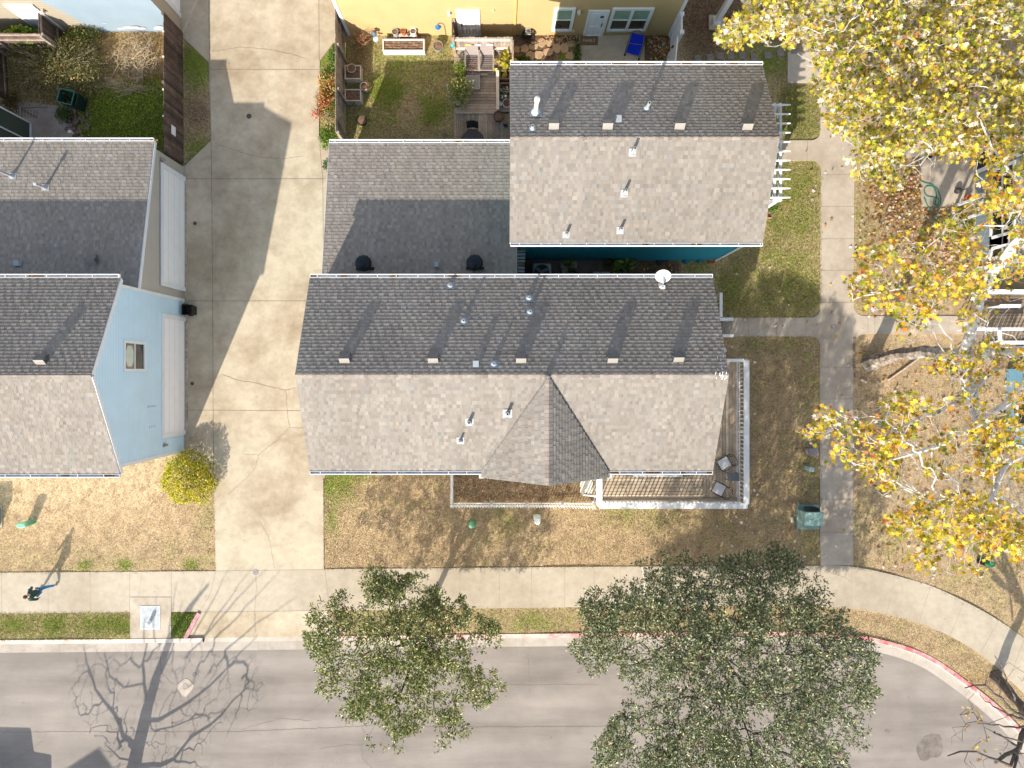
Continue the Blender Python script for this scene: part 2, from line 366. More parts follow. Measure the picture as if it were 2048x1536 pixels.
# ================================================================ ground, road, paving
KB = [(-3000,1300),(-150,1282),(0,1280),(340,1277),(1000,1268),(1560,1263),(1620,1262.5),(1703,1267),(1748,1275),(1811,1291),(1864,1312),(1917,1349),(1970,1389),(2010,1423),(2048,1463),(2110,1545),(2180,1680),(2240,1900),(2300,2400)]
kbx = np.array([p[0] for p in KB], float); kby = np.array([p[1] for p in KB], float)
def kerb_y(px): return np.interp(px, kbx, kby)
def smooth_curve(pts, step=14):
    a = np.array(pts, float); d = np.r_[0, np.cumsum(np.hypot(*np.diff(a, axis=0).T))]
    n = max(2, int(d[-1] / step)); t = np.linspace(0, d[-1], n)
    x = np.interp(t, d, a[:, 0]); y = np.interp(t, d, a[:, 1])
    for _ in range(6):
        x[1:-1] = (x[:-2] + 2*x[1:-1] + x[2:]) / 4; y[1:-1] = (y[:-2] + 2*y[1:-1] + y[2:]) / 4
    return np.stack([x, y], 1)
KC = smooth_curve([p for p in KB if -200 <= p[0] <= 2290], 12)
def offset(c, d):                           # to the right of travel = towards the road (down in the photo)
    t = np.gradient(c, axis=0); t /= np.hypot(t[:, 0], t[:, 1])[:, None]
    return c + np.stack([-t[:, 1], t[:, 0]], 1) * d
def kbc(px): return np.interp(px, KC[:, 0], KC[:, 1])

# ---- lawn sheet with a painted map of what grows where, plus one sunlit patch
GCOLS = np.r_[np.arange(-420, -60, 40), np.arange(-60, 2110, 5.5), np.arange(2110, 2290, 20)]
NR = 262
def blob(x, y, cx, cy, rx, ry): return np.exp(-(((x - cx) / rx) ** 2 + ((y - cy) / ry) ** 2))
def rect(x, y, x0, x1, y0, y1, s=8.0):
    sg = lambda t: 1 / (1 + np.exp(-np.clip(t, -40, 40)))
    return sg((x - x0) / s) * sg((x1 - x) / s) * sg((y - y0) / s) * sg((y1 - y) / s)
def lawn_map(x, y):
    r = np.full_like(x, 0.25); g = np.full_like(x, 0.06); b = np.full_like(x, 0.45)
    def put(m, rr=None, gg=None, bb=None):
        nonlocal r, g, b
        if rr is not None: r = r * (1 - m) + rr * m
        if gg is not None: g = g * (1 - m) + gg * m
        if bb is not None: b = b * (1 - m) + bb * m
    put(rect(x, y, -500, 432, 900, 1145, 12), 0.14, 0.05, 0.62)
    put(blob(x, y, 100, 970, 260, 55), 0.0, 0.0, 1.0)
    put(rect(x, y, 395, 432, 930, 1145, 10) * .8, 0.55, 0.1)
    put(rect(x, y, -500, 432, 1085, 1145, 14) * .7, 0.36, 0.1, 0.5)
    for cx in (170, 250, 380): put(blob(x, y, cx, 1130, 14, 12), 0.95)
    put(rect(x, y, -500, 262, 1226, 1282, 4), 0.42, 0.05, 0.6)
    for cx in (25, 105, 195, 240): put(blob(x, y, cx, 1250, 26, 16), 0.85)
    put(rect(x, y, 343, 405, 1226, 1280, 4), 0.85, 0.1)
    put(rect(x, y, 646, 1640, 940, 1138, 8), 0.23, 0.10, 0.42)
    put(blob(x, y, 672, 965, 38, 40), 0.95); put(blob(x, y, 662, 1040, 16, 60), 0.55); put(blob(x, y, 700, 952, 40, 14), 0.85)
    put(blob(x, y, 1010, 1045, 35, 35), 0.55); put(blob(x, y, 1240, 1030, 55, 26), 0.6); put(blob(x, y, 1380, 1035, 90, 30), 0.5)
    put(blob(x, y, 800, 1095, 80, 35), 0.12, 0.22, 0.5); put(blob(x, y, 1150, 1080, 100, 40), 0.2, 0.25)
    put(rect(x, y, 646, 1640, 1216, 1266, 4), 0.40, 0.15, 0.45); put(blob(x, y, 1060, 1243, 60, 20), 0.62)
    put(rect(x, y, 1360, 1641, 660, 1060, 14), 0.27, 0.28, 0.42); put(rect(x, y, 1480, 1641, 668, 700, 12) * .7, 0.6, 0.15)
    put(rect(x, y, 1605, 1641, 670, 1130, 8) * .7, 0.55, 0.2)
    put(rect(x, y, 1360, 1641, 475, 638, 10), 0.56, 0.14, 0.55); put(rect(x, y, 1530, 1641, 312, 480, 10), 0.62, 0.06, 0.55)
    put(blob(x, y, 1480, 520, 60, 40), 0.5, 0.25); put(rect(x, y, 1530, 1645, 165, 283, 8), 0.60, 0.08, 0.5)
    put(rect(x, y, 1360, 1600, -400, 170, 12), 0.40, 0.62, 0.3); put(blob(x, y, 1520, 120, 70, 40), 0.75, 0.15); put(blob(x, y, 1420, 40, 60, 60), 0.2, 0.85)
    put(rect(x, y, 1707, 2400, -400, 640, 10), 0.22, 0.30, 0.4); put(blob(x, y, 1730, 470, 45, 150), 0.45, 0.15); put(blob(x, y, 1800, 520, 70, 60), 0.25, 0.35, 0.6)
    put(blob(x, y, 1800, 390, 50, 70), 0.05, 0.70, 0.55)
    put(rect(x, y, 1704, 2400, 664, 1180, 10), 0.18, 0.34, 0.48); put(blob(x, y, 1760, 1060, 70, 70), 0.42, 0.18); put(blob(x, y, 1960, 1150, 80, 60), 0.35, 0.2, 0.5)
    put(rect(x, y, 1660, 2400, 1205, 1700, 14), 0.27, 0.24, 0.45)
    put(rect(x, y, 690, 1030, 60, 330, 6), 0.52, 0.10, 0.55); put(blob(x, y, 800, 130, 90, 25), 0.62, 0.0, 0.75)  # upper back lawn brightened in the map where the sun falls
    put(blob(x, y, 780, 185, 38, 24), 1.15, 0.0); put(blob(x, y, 842, 205, 18, 13), 1.0); put(blob(x, y, 858, 236, 22, 18), 1.0); put(blob(x, y, 882, 217, 14, 9), .9)
    put(blob(x, y, 820, 215, 28, 30), 0.2, 0.35); put(blob(x, y, 720, 110, 28, 60), 0.35, 0.6); put(blob(x, y, 830, 270, 90, 22), 0.3, 0.4)
    put(rect(x, y, 903, 1184, 895, 1006, 3), 0.2, 0.46, 0.4)
    put(rect(x, y, -400, 366, 50, 330, 6), 0.45, 0.4, 0.4); put(blob(x, y, 270, 110, 75, 55), -0.2, 0.0, 1.15); put(blob(x, y, 260, 235, 100, 60), 1.2, 0.0); put(blob(x, y, 120, 120, 90, 60), 0.35, 0.55)
    put(rect(x, y, 362, 424, 60, 335, 4), 0.45, 0.35, 0.3); put(blob(x, y, 390, 130, 30, 45), 0.95, 0.05); put(blob(x, y, 395, 300, 30, 25), 0.7, 0.1); put(blob(x, y, 395, 225, 30, 35), 0.15, 0.6)
    put(rect(x, y, 1024, 1345, 50, 240, 4), 0.2, 0.75, 0.3); put(blob(x, y, 1130, 112, 14, 22), 1.0, 0.0); put(blob(x, y, 1040, 122, 16, 10), .9, 0.1)
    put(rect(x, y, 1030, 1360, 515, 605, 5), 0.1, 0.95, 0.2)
    put(rect(x, y, 636, 690, 80, 300, 3), 0.75, 0.2, 0.5)
    return r, g, b
GX = GCOLS[:, None].repeat(NR, 1)
ybot = kbc(GCOLS)
tt = np.r_[np.linspace(0, 0.22, 12)[:-1], np.linspace(0.22, 1, NR - 11)]
GY = -420 + (ybot[:, None] + 420) * tt[None, :]
rng = np.random.default_rng(5)
lz = 0.012 * np.sin(GX * .031 + 1.3 * np.sin(GY * .017)) + 0.012 * np.sin(GY * .043 + GX * .011) + rng.normal(0, .004, GX.shape) - 0.01
lz = np.where((GX > 372) & (GX < 688) & (GY > 1223), -0.3, lz)
gv = np.stack([(GX - NX) * MPP, (NY - GY) * MPP, lz], -1).reshape(-1, 3)
nc = len(GCOLS); ii, jj = np.meshgrid(np.arange(nc - 1), np.arange(NR - 1), indexing='ij')
q = (ii * NR + jj).ravel(); gf = np.stack([q, q + 1, q + NR + 1, q + NR], 1)
me = bpy.data.meshes.new("lawn"); me.from_pydata(gv.tolist(), [], gf.tolist()); me.materials.append(LAWN)
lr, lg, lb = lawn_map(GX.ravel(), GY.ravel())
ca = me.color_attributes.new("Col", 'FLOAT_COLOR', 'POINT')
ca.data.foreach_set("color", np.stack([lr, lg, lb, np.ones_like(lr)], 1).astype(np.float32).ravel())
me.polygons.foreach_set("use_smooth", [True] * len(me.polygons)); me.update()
lawn = bpy.data.objects.new("lawn", me); COL.objects.link(lawn); structure(lawn)
# ---- wide ground under everything, out to the horizon
mb = MB(); E = 600
mb.quad((-E, -E, -0.4), (E, -E, -0.4), (E, E, -0.4), (-E, E, -0.4), 0, (0.3, 0.2, 0.4)); structure(mb.build("ground", LAWN))

def sheet(name, pts, z, m, kind=True, thick=0.06):
    b = MB(); b.prism([tuple(G(*p)[:2]) for p in pts], z - thick, z)
    o = b.build(name, m); structure(o); return o
def strip(b, pts, w, z, m=0, c=None, jit=0.0):
    """thin ribbon along ground-plan points, w metres wide"""
    p = [G(*q, z) for q in pts]
    for i in range(len(p) - 1):
        d = (p[i+1] - p[i]); d.normalize(); n = Vector((-d.y, d.x, 0)) * w / 2
        b.quad(p[i] - n - d*w*.2, p[i+1] - n + d*w*.2, p[i+1] + n + d*w*.2, p[i] + n - d*w*.2, m, c)
def crack_pts(pts, amp=1.6, step=4):
    a = np.array(pts, float); d = np.r_[0, np.cumsum(np.hypot(*np.diff(a, axis=0).T))]; n = max(3, int(d[-1] / step)); t = np.linspace(0, d[-1], n)
    x = np.interp(t, d, a[:, 0]) + rng.normal(0, amp * .45, n); y = np.interp(t, d, a[:, 1]) + rng.normal(0, amp * .45, n)
    return list(zip(x, y))

# ---- road
ZR = -0.13
roadedge = offset(KC, 27)
b = MB(); pts = [Vector(((x - NX) * MPP, (NY - y) * MPP, ZR)) for x, y in roadedge]
for i in range(len(pts) - 1):
    a_, c_ = pts[i], pts[i+1]
    if a_.y < Y(2300): break
    b.quad((a_.x, Y(2400), ZR), (c_.x, Y(2400), ZR), c_, a_)
b.quad((X(-4000), Y(2400), ZR), (pts[0].x, Y(2400), ZR), pts[0], (X(-4000), pts[0].y, ZR))
road = structure(b.build("road", ASPHALT))
b = MB()
for pl, w in (([(0,1467),(180,1466),(350,1466),(470,1466),(640,1459),(760,1453),(900,1457),(1140,1456),(1240,1455)], .018),
              ([(320,1303),(317,1330),(322,1350),(345,1372)], .015), ([(372,1395),(380,1420),(400,1440)], .012), ([(600,1440),(680,1380),(730,1350)], .010),
              ([(722,1455),(728,1470),(722,1500),(725,1522),(740,1536),(760,1560)], .014), ([(1055,1310),(1059,1350),(1060,1390)], .014), ([(960,1371),(1060,1372),(1200,1371)], .010),
              ([(0,1536),(60,1500),(90,1480)], .010), ([(640,1500),(690,1492),(722,1494)], .010), ([(480,1462),(520,1450),(560,1440),(620,1444)], .010)):
    strip(b, crack_pts(pl, 1.3), w, ZR + .004)
rc = b.build("crack_line", JOINT); rc.parent = road
# oil stains and patches
b = MB()
def stain(cx, cy, rx, ry, z, n=22, lob=.25):
    p = []
    ph = [R.uniform(0, 6.28) for _ in range(3)]
    for k in range(n):
        a = 2*math.pi*k/n; r_ = 1 + lob*(math.sin(2*a+ph[0])*.5 + math.sin(3*a+ph[1])*.4 + math.sin(5*a+ph[2])*.3)
        p.append(G(cx + rx*r_*math.cos(a), cy + ry*r_*math.sin(a), z))
    return p[::-1]
STAIN = mat("oil_stain", (0.15, 0.13, 0.115), 0.8, 0.3, 3.0, 0.15, 40)
b.poly(stain(1862, 1500, 24, 26, ZR + .005)); b.poly(stain(1778, 1466, 5, 5, ZR + .005)); b.poly(stain(1874, 1480, 12, 10, ZR + .006)); b.poly(stain(1160, 1344, 5, 5, ZR + .005))
for _ in range(10): b.poly(stain(870 + R.uniform(-8, 8), 1500 + R.uniform(-12, 14), 1.5, 1.5, ZR + .005, 8))
o = b.build("oil_stain", STAIN); o.parent = road

# ---- kerb with gutter pan, following the street
kt = offset(KC, 0.0); kf = offset(KC, 8.0); kg = offset(KC, 10.0); ke = offset(KC, 27.6)
def ring(c, z): return [Vector(((x - NX) * MPP, (NY - y) * MPP, z)) for x, y in c]
t0, t1, t2, t3 = ring(kt, .03), ring(kf, .015), ring(kg, -.115), ring(ke, -.122)
b = MB(); b2 = MB()
for i in range(len(KC) - 1):
    px = KC[i][0]
    dv = 395 < px < 655                      # dropped kerb at the driveway
    if dv:
        b.quad(t2[i], t2[i+1], t0[i+1] - Vector((0,0,.10)), t0[i] - Vector((0,0,.10)))
    else:
        b.quad(t2[i], t2[i+1], t1[i+1], t1[i]); b2.quad(t1[i], t1[i+1], t0[i+1], t0[i], 0); b.quad(t0[i], t0[i+1], t0[i+1] - Vector((0,0,.3)), t0[i] - Vector((0,0,.3)))
    b.quad(t3[i], t3[i+1], t2[i+1], t2[i])
    b.quad(t3[i] - Vector((0,0,.2)), t3[i+1] - Vector((0,0,.2)), t3[i+1], t3[i])
    if i % 11 == 0 and i > 0:
        d_ = (t3[i] - t2[i]); sd = Vector((-d_.y, d_.x, 0)).normalized() * .008
        up = Vector((0, 0, .004))
        b.quad(t2[i] - sd + up, t2[i] + sd + up, t3[i] + sd + up, t3[i] - sd + up, 1)
kerb = structure(b.build("kerb", [CONC_KERB, JOINT_L]))
def red_paint():
    m = bpy.data.materials.new("faded_red_kerb_paint"); nt, bs, o = nodes_of(m)
    tc = N(nt, "ShaderNodeTexCoord"); n1 = noise(nt, tc.outputs['Object'], 1.4, 6, 0.7)
    sp = N(nt, "ShaderNodeSeparateXYZ"); nt.links.new(tc.outputs['Object'], sp.inputs[0])
    mr = N(nt, "ShaderNodeMapRange"); mr.inputs[1].default_value = -14; mr.inputs[2].default_value = 16; mr.inputs[3].default_value = -0.06; mr.inputs[4].default_value = 0.17
    nt.links.new(sp.outputs['X'], mr.inputs[0])
    ad = N(nt, "ShaderNodeMath", operation='ADD'); nt.links.new(n1.outputs[0], ad.inputs[0]); nt.links.new(mr.outputs[0], ad.inputs[1])
    r = ramp(nt, ad.outputs[0], [(0.40, (0.53, 0.47, 0.40)), (0.52, (0.55, 0.38, 0.34)), (0.62, (0.52, 0.24, 0.23)), (0.74, (0.50, 0.09, 0.11))])
    nt.links.new(r.outputs[0], bs.inputs['Base Color']); bs.inputs['Roughness'].default_value = 0.7
    return m
REDK = red_paint(); o = b2.build("painted_kerb_top", REDK); o.parent = kerb

# ---- sidewalk along the street, curving round the corner
WT = [(-400,1150),(0,1145),(430,1142),(650,1138),(1210,1133),(1640,1131),(1703,1131),(1789,1150),(1862,1170),(1933,1204),(1991,1236),(2048,1275),(2100,1320),(2170,1400),(2240,1520)]
WB = [(-400,1231),(0,1227),(260,1224),(650,1221),(1140,1214),(1560,1211),(1666,1213),(1732,1220),(1785,1230),(1835,1244),(1899,1270),(1960,1307),(1991,1331),(2048,1386),(2090,1437),(2140,1520),(2180,1610)]
wt = smooth_curve(WT, 12); wb = smooth_curve(WB, 12)
b = MB(); poly = [tuple(G(*p)[:2]) for p in wt] + [tuple(G(*p)[:2]) for p in wb[::-1]]
b.prism(poly, -.05, .030)
sw = structure(b.build("sidewalk", CONC_WALK))
b = MB()
for x in (4, 97, 181, 260, 343, 840, 920, 999, 1063, 1129, 1188, 1240, 1300, 1360, 1420, 1480, 1540, 1600, 1640, 1703):
    strip(b, [(x, np.interp(x, wt[:,0], wt[:,1])), (x + R.uniform(-1, 1), np.interp(x, wb[:,0], wb[:,1]))], .014, .034)
for (a_, c_) in (((1789,1150),(1774,1224)), ((1861,1171),(1837,1244)), ((1928,1202),(1900,1270)), ((1996,1240),(1960,1306)), ((2048,1277),(2018,1355))):
    strip(b, [a_, c_], .014, .034)
for pl in ([(432,1141),(428,1160),(420,1190),(400,1223)], [(650,1138),(653,1165),(660,1221)], [(430,1141.5),(650,1138.5)], [(400,1223.5),(656,1221)], [(512,1142),(513,1180),(510,1222),(508,1272)]):
    strip(b, pl, .016, .034)
strip(b, crack_pts([(1640,1131),(1655,1142),(1690,1155),(1702,1164)], 1.2), .010, .035); strip(b, crack_pts([(284,1148),(281,1170),(278,1192)], 1), .008, .035)
o = b.build("joint_line", JOINT_L); o.parent = sw
# white paint mark on the sidewalk under the big tree
b = MB(); strip(b, [(1284,1134),(1287,1155),(1290,1190)], .05, .036); o = b.build("paint_mark", WHITE_OLD); o.parent = sw

# ---- driveway between the houses and its apron
DR = [(361,-420),(690,-420),(690,85),(668,85),(640,122),(638,272),(657,296),(705,296),(705,945),(655,945),(647,957),(648,1138.5),(432,1141.5),(428,952),(370,905),(370,332),(422,282),(418,125),(361,70)]
dv = sheet("driveway", DR, .034, CONC_DRIVE)
b = MB()
for pl in ([(416,-300),(418,0),(424,358),(426,602),(427,820),(428,952)], [(637,-300),(638,0),(639,122)], [(640,290),(646,358),(648,602)], [(418,139),(638,140)], [(371,358),(650,358)], [(371,602),(690,602)], [(371,820),(690,822)], [(418,-60),(638,-60)]):
    strip(b, pl, .020, .038)
for pl, w in (([(425,104),(480,95),(540,100),(580,108),(612,118)], .012), ([(428,286),(475,302),(520,315),(570,318),(607,312)], .012),
              ([(445,749),(483,762),(509,765),(548,776),(572,781),(592,775)], .014), ([(572,781),(574,810),(577,840),(580,855),(555,880),(517,910),(512,935),(490,960),(455,990)], .013),
              ([(580,855),(600,856),(625,852)], .010), ([(517,910),(500,909),(488,908)], .010), ([(520,1040),(540,1080),(550,1138)], .008), ([(440,990),(430,1000)], .008)):
    strip(b, crack_pts(pl, 1.4), w, .039)
o = b.build("joint_line", JOINT); o.parent = dv
b = MB(); b.quad(G(368,604,.036), G(377,604,.036), G(377,868,.036), G(368,868,.036)); b.quad(G(368,340,.036), G(374,340,.036), G(374,600,.036), G(368,600,.036))
o = b.build("threshold_dirt", mat("dusty_threshold", (0.36, 0.31, 0.25), 0.9, 0.4, 6.0, 0.2, 30)); o.parent = dv
b = MB()
A = [G(400,1222,.030), G(655,1219,.030), G(690,1272,-.07), G(375,1278,-.07)]
b.quad(A[3], A[2], A[1], A[0]); ap = structure(b.build("driveway_apron", CONC_DRIVE))
b = MB()
for (p0, p1) in (((398,1226),(371,1276)),):
    a_, c_ = P(p0[0], p0[1], .04), P(p1[0], p1[1], .03)
    b.bar(a_, c_, .17, .12, m=0)
b.bar(G(660,1224,.04), G(690,1270,.03), .17, .12)
o = b.build("apron_kerb", mat("apron_red_paint", (0.40, 0.20, 0.22), 0.7, 0.55, 3.0, 0.2, 25)); o.parent = ap

# ---- garden path, its side branches, slabs
def arc(cx, cy, r, a0, a1, n=8): return [(cx + r*math.cos(math.radians(a0 + (a1-a0)*i/n)), cy + r*math.sin(math.radians(a0 + (a1-a0)*i/n))) for i in range(n+1)]
path = [(1640,1131),(1639,690)] + arc(1622, 690, 17, 0, -90) + [(1462,673),(1462,635)] + arc(1622, 617, 18, 90, 0) + [(1641,340)] + arc(1624, 338, 17, 0, -90) + [(1560,321),(1560,281)] + arc(1622, 263, 18, 90, 0) + \
       [(1641,166),(1575,166),(1575,104),(1641,104),(1643,-420),(1711,-420),(1710,270)] + arc(1722, 270, 12, 180, 90) + [(1845,282),(1845,314),(1722,316)] + arc(1722, 330, 14, 270, 180) + [(1707,610)] + arc(1728, 611, 21, 180, 90) + [(1990,632),(1990,668),(1728,668)] + arc(1728, 690, 22, 270, 180) + [(1706,1131)]
gp = sheet("garden_path", path, .032, CONC_PATH)
b = MB()
for y in (350, 413, 478, 541, 605, 734, 798, 865, 932, 998, 1064, 1130): strip(b, [(1640.5, y), (1706.5, y + R.uniform(-.6, .6))], .013, .036)
for x in (1496, 1552, 1611, 1735, 1749, 1800, 1850): strip(b, [(x, 635), (x, 671)] if x < 1650 else [(x, 633), (x, 667)], .012, .036)
for x in (1614,): strip(b, [(x, 282), (x, 320)], .012, .036)
for y in (245, 190, 130, 70, 10): strip(b, [(1642, y), (1709, y)], .012, .036)
o = b.build("joint_line", JOINT); o.parent = gp
sl = sheet("porch_slab", [(1158,71),(1289,71),(1287,240),(1156,240)], .05, CONC_WALK)
sl2 = sheet("patio_slab", [(-300,200),(60,205),(152,216),(148,330),(-300,330)], .04, concrete_mat("patio_concrete", (0.30, 0.27, 0.245), (0.7, 0.66, 0.62), 0.9, 0.6))
sl3 = sheet("patio_slab", [(1842,270),(1948,270),(1948,413),(1841,413)], .05, CONC_PATH)
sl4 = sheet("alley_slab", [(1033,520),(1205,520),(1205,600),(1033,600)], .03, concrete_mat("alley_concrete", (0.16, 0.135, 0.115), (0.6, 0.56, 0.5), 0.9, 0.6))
# ================================================================ houses
ZE, ZRG = 5.48, 7.38                                  # eave and ridge heights of the two-storey houses
def roof_slope(mb, O, u, v, L, Sl, base=(0.212, 0.194, 0.174), seed=1, course=0.145, tabw=(.10, .21), thick=0.021, tab=0.007, var=.05, edge=True):
    """courses of laminated shingles: every course a strip whose lower edge stands proud, with raised tabs"""
    rr = random.Random(seed); u = Vector(u).normalized(); v = Vector(v).normalized(); n = u.cross(v).normalized()
    if n.z < 0: n = -n
    O = Vector(O); nC = int(math.ceil(Sl / course))
    flip = u.cross(v).z < 0
    def Q(a, b, c, d, col):
        if flip: mb.quad(d, c, b, a, 0, col)
        else: mb.quad(a, b, c, d, 0, col)
    def tone(k=1.0):
        t = rr.gauss(1, var) * k; w = rr.gauss(0, .018)
        t *= rr.choice((.89, .96, 1.0, 1.04, 1.09))
        return (base[0]*t*(1+w), base[1]*t, base[2]*t*(1-w))
    for i in range(nC):
        v0, v1 = i*course, min(Sl, (i+1)*course + .01)
        lo, hi = thick, 0.001
        a = O + v*v0; b_ = O + v*v1
        # base strip, cut in pieces of different tone
        x = 0.0
        while x < L - 1e-6:
            w = rr.uniform(.14, .34); x2 = min(L, x + w)
            c = tone(.94)
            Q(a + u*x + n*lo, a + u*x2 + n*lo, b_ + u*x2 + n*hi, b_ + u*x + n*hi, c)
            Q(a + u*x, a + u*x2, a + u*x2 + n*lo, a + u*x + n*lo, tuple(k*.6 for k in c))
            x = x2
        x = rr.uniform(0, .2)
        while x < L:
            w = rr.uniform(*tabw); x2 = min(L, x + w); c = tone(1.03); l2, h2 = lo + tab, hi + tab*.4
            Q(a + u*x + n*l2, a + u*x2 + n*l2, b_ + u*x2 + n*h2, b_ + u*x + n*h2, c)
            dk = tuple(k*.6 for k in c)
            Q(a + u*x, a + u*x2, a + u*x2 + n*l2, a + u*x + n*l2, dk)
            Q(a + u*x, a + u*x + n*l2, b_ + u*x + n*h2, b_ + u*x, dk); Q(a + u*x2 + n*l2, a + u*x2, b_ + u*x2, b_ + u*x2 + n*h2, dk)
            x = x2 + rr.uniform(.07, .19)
def ridge_caps(mb, p0, p1, half, drop, seed=3, base=(0.205, 0.180, 0.160), side=None):
    rr = random.Random(seed); p0, p1 = Vector(p0), Vector(p1); d = (p1 - p0); L = d.length; d.normalize()
    s = Vector((-d.y, d.x, 0)).normalized(); x = 0.0; up = Vector((0, 0, 1))
    while x < L:
        x2 = min(L, x + .15); t = rr.gauss(1, .12); c = (base[0]*t, base[1]*t*rr.uniform(.97, 1.02), base[2]*t)
        a, b_ = p0 + d*x + up*.028, p0 + d*x2 + up*.020
        for sg in (1, -1):
            e = s*half*sg - up*drop
            if sg > 0: mb.quad(a, b_, b_ + e, a + e, 0, c)
            else: mb.quad(b_, a, a + e, b_ + e, 0, c)
        x = x2
def gutter(root, a, b_, out, name="gutter", strap=0.85, litter=.15, seed=1, closed=None):
    """open trough along the eave from a to b, out = outward direction"""
    a, b_ = Vector(a), Vector(b_); out = Vector(out).normalized(); d = (b_ - a); L = d.length; d.normalize(); up = Vector((0, 0, 1)); W = .115
    mb = MB()
    mb.bar(a + out*(W) + up*.005, b_ + out*(W) + up*.005, .028, .115, m=0)           # front lip
    mb.bar(a + out*.008 - up*.0, b_ + out*.008, .012, .10, m=0)
    mb.bar(a + out*W*.5 - up*.045, b_ + out*W*.5 - up*.045, W - .03, .012, m=1)
    for e in (a, b_): mb.bar(e + out*.0 , e + out*(W + .014), .014, .11, m=0)
    rr = random.Random(seed); x = rr.uniform(.2, .5)
    g = mb.build(name, [VINYL, GUTIN], root)
    ms = MB()
    while x < L:
        ms.bar(a + d*x + up*.052, a + d*x + out*W + up*.052, .022, .012); x += strap * rr.uniform(.8, 1.2)
    ms.build("hanger", VINYL, g)
    ml = MB(); x = 0
    while x < L:
        if rr.random() < litter:
            w = rr.uniform(.08, .6); p = a + d*x + out*W*.5 - up*.015
            ml.bar(p, p + d*min(w, L - x), W*.6, .03, col=(1, 1, 1)); x += w
            for _ in range(int(w*14)):
                q_ = p + d*rr.uniform(0, w) + out*rr.uniform(-.04, .04) + up*.025; e1 = Vector((rr.uniform(-1, 1), rr.uniform(-1, 1), 0)).normalized()*.03; e2 = Vector((-e1.y, e1.x, .02))*.6
                ml.quad(q_ - e1, q_ + e2, q_ + e1, q_ - e2, 1, rr.choice([(.30, .12, .04), (.20, .09, .04), (.42, .24, .08)]))
        x += rr.uniform(.3, 1.0)
    if ml.v: ml.build("leaves", [LEAFLITTER, FLAT], g)
    return g
def gable_roof(root, gx0, gx1, gy_n, gy_r, gy_s, ze=ZE, zr=ZRG, seed=1, over_ridge=None):
    rn = MB(); O1 = G(gx0, gy_n, ze); R1 = G(gx0, gy_r, zr); L = X(gx1) - X(gx0)
    v = R1 - O1; roof_slope(rn, O1, (1,0,0), v, L, v.length, seed=seed)
    n_ = rn.build("north_slope", SHINGLE, root)
    rs = MB(); O2 = G(gx0, gy_s, ze); v = R1 - O2; roof_slope(rs, O2, (1,0,0), v, L, v.length, seed=seed + 11)
    s_ = rs.build("south_slope", SHINGLE, root)
    rc = MB(); ridge_caps(rc, G(gx0, gy_r, zr), G(gx1, gy_r, zr), .15, .085, seed); rc.build("ridge_cap", SHINGLE, root)
    # deck under the shingles + rake boards
    rd = MB()
    for e in (gx0, gx1):
        x = X(e); s = 1 if e == gx1 else -1
        for gy in (gy_n, gy_s):
            rd.bar(Vector((x - s*.022, Y(gy), ze - .08)), Vector((x - s*.022, Y(gy_r), zr - .08)), .035, .12)
    rd.build("rake_board", VINYL, root)
    un = MB(); un.quad(G(gx0, gy_n, ze - .03), G(gx0, gy_r, zr - .03), G(gx1, gy_r, zr - .03), G(gx1, gy_n, ze - .03)); un.quad(G(gx0, gy_r, zr - .03), G(gx0, gy_s, ze - .03), G(gx1, gy_s, ze - .03), G(gx1, gy_r, zr - .03))
    un.build("roof_deck", OLDWOOD, root)
def gable_walls(root, gx0, gx1, gy0, gy1, gyr, m, ze=ZE, zr=ZRG, k=0.97, name="wall", inset=0.0):
    """box walls with gable tops; z of wall top at gy0/gy1 follows the roof"""
    mb = MB(); 
    zt0 = ze + (zr - ze) * .09 - .05; y0, y1, yr = Y(gy0), Y(gy1), Y(gyr); zp = zr - .06
    for gx, s in ((gx0, -1), (gx1, 1)):
        x = X(gx); p = [Vector((x, y1, -.05)), Vector((x, y0, -.05)), Vector((x, y0, zt0)), Vector((x, yr, zp)), Vector((x, y1, zt0))]
        mb.poly(p if s > 0 else p[::-1])
    x0, x1 = X(gx0), X(gx1)
    mb.quad((x0, y1, -.05), (x1, y1, -.05), (x1, y1, zt0), (x0, y1, zt0)); mb.quad((x1, y0, -.05), (x0, y0, -.05), (x0, y0, zt0), (x1, y0, zt0))
    return mb.build(name, m, root)
def slope_z(gy, gy_e, gy_r, ze=ZE, zr=ZRG): return ze + (zr - ze) * (gy - gy_e) / (gy_r - gy_e)
def on_slope(px, py, gy_e, gy_r, ze, zr):
    """point where the photo's pixel meets a roof plane rising along the plan y"""
    z = ze
    for _ in range(30):
        gy = NY + (py - NY) * (1 - z / CAMH); z = slope_z(gy, gy_e, gy_r, ze, zr)
    return P(px, py, z)
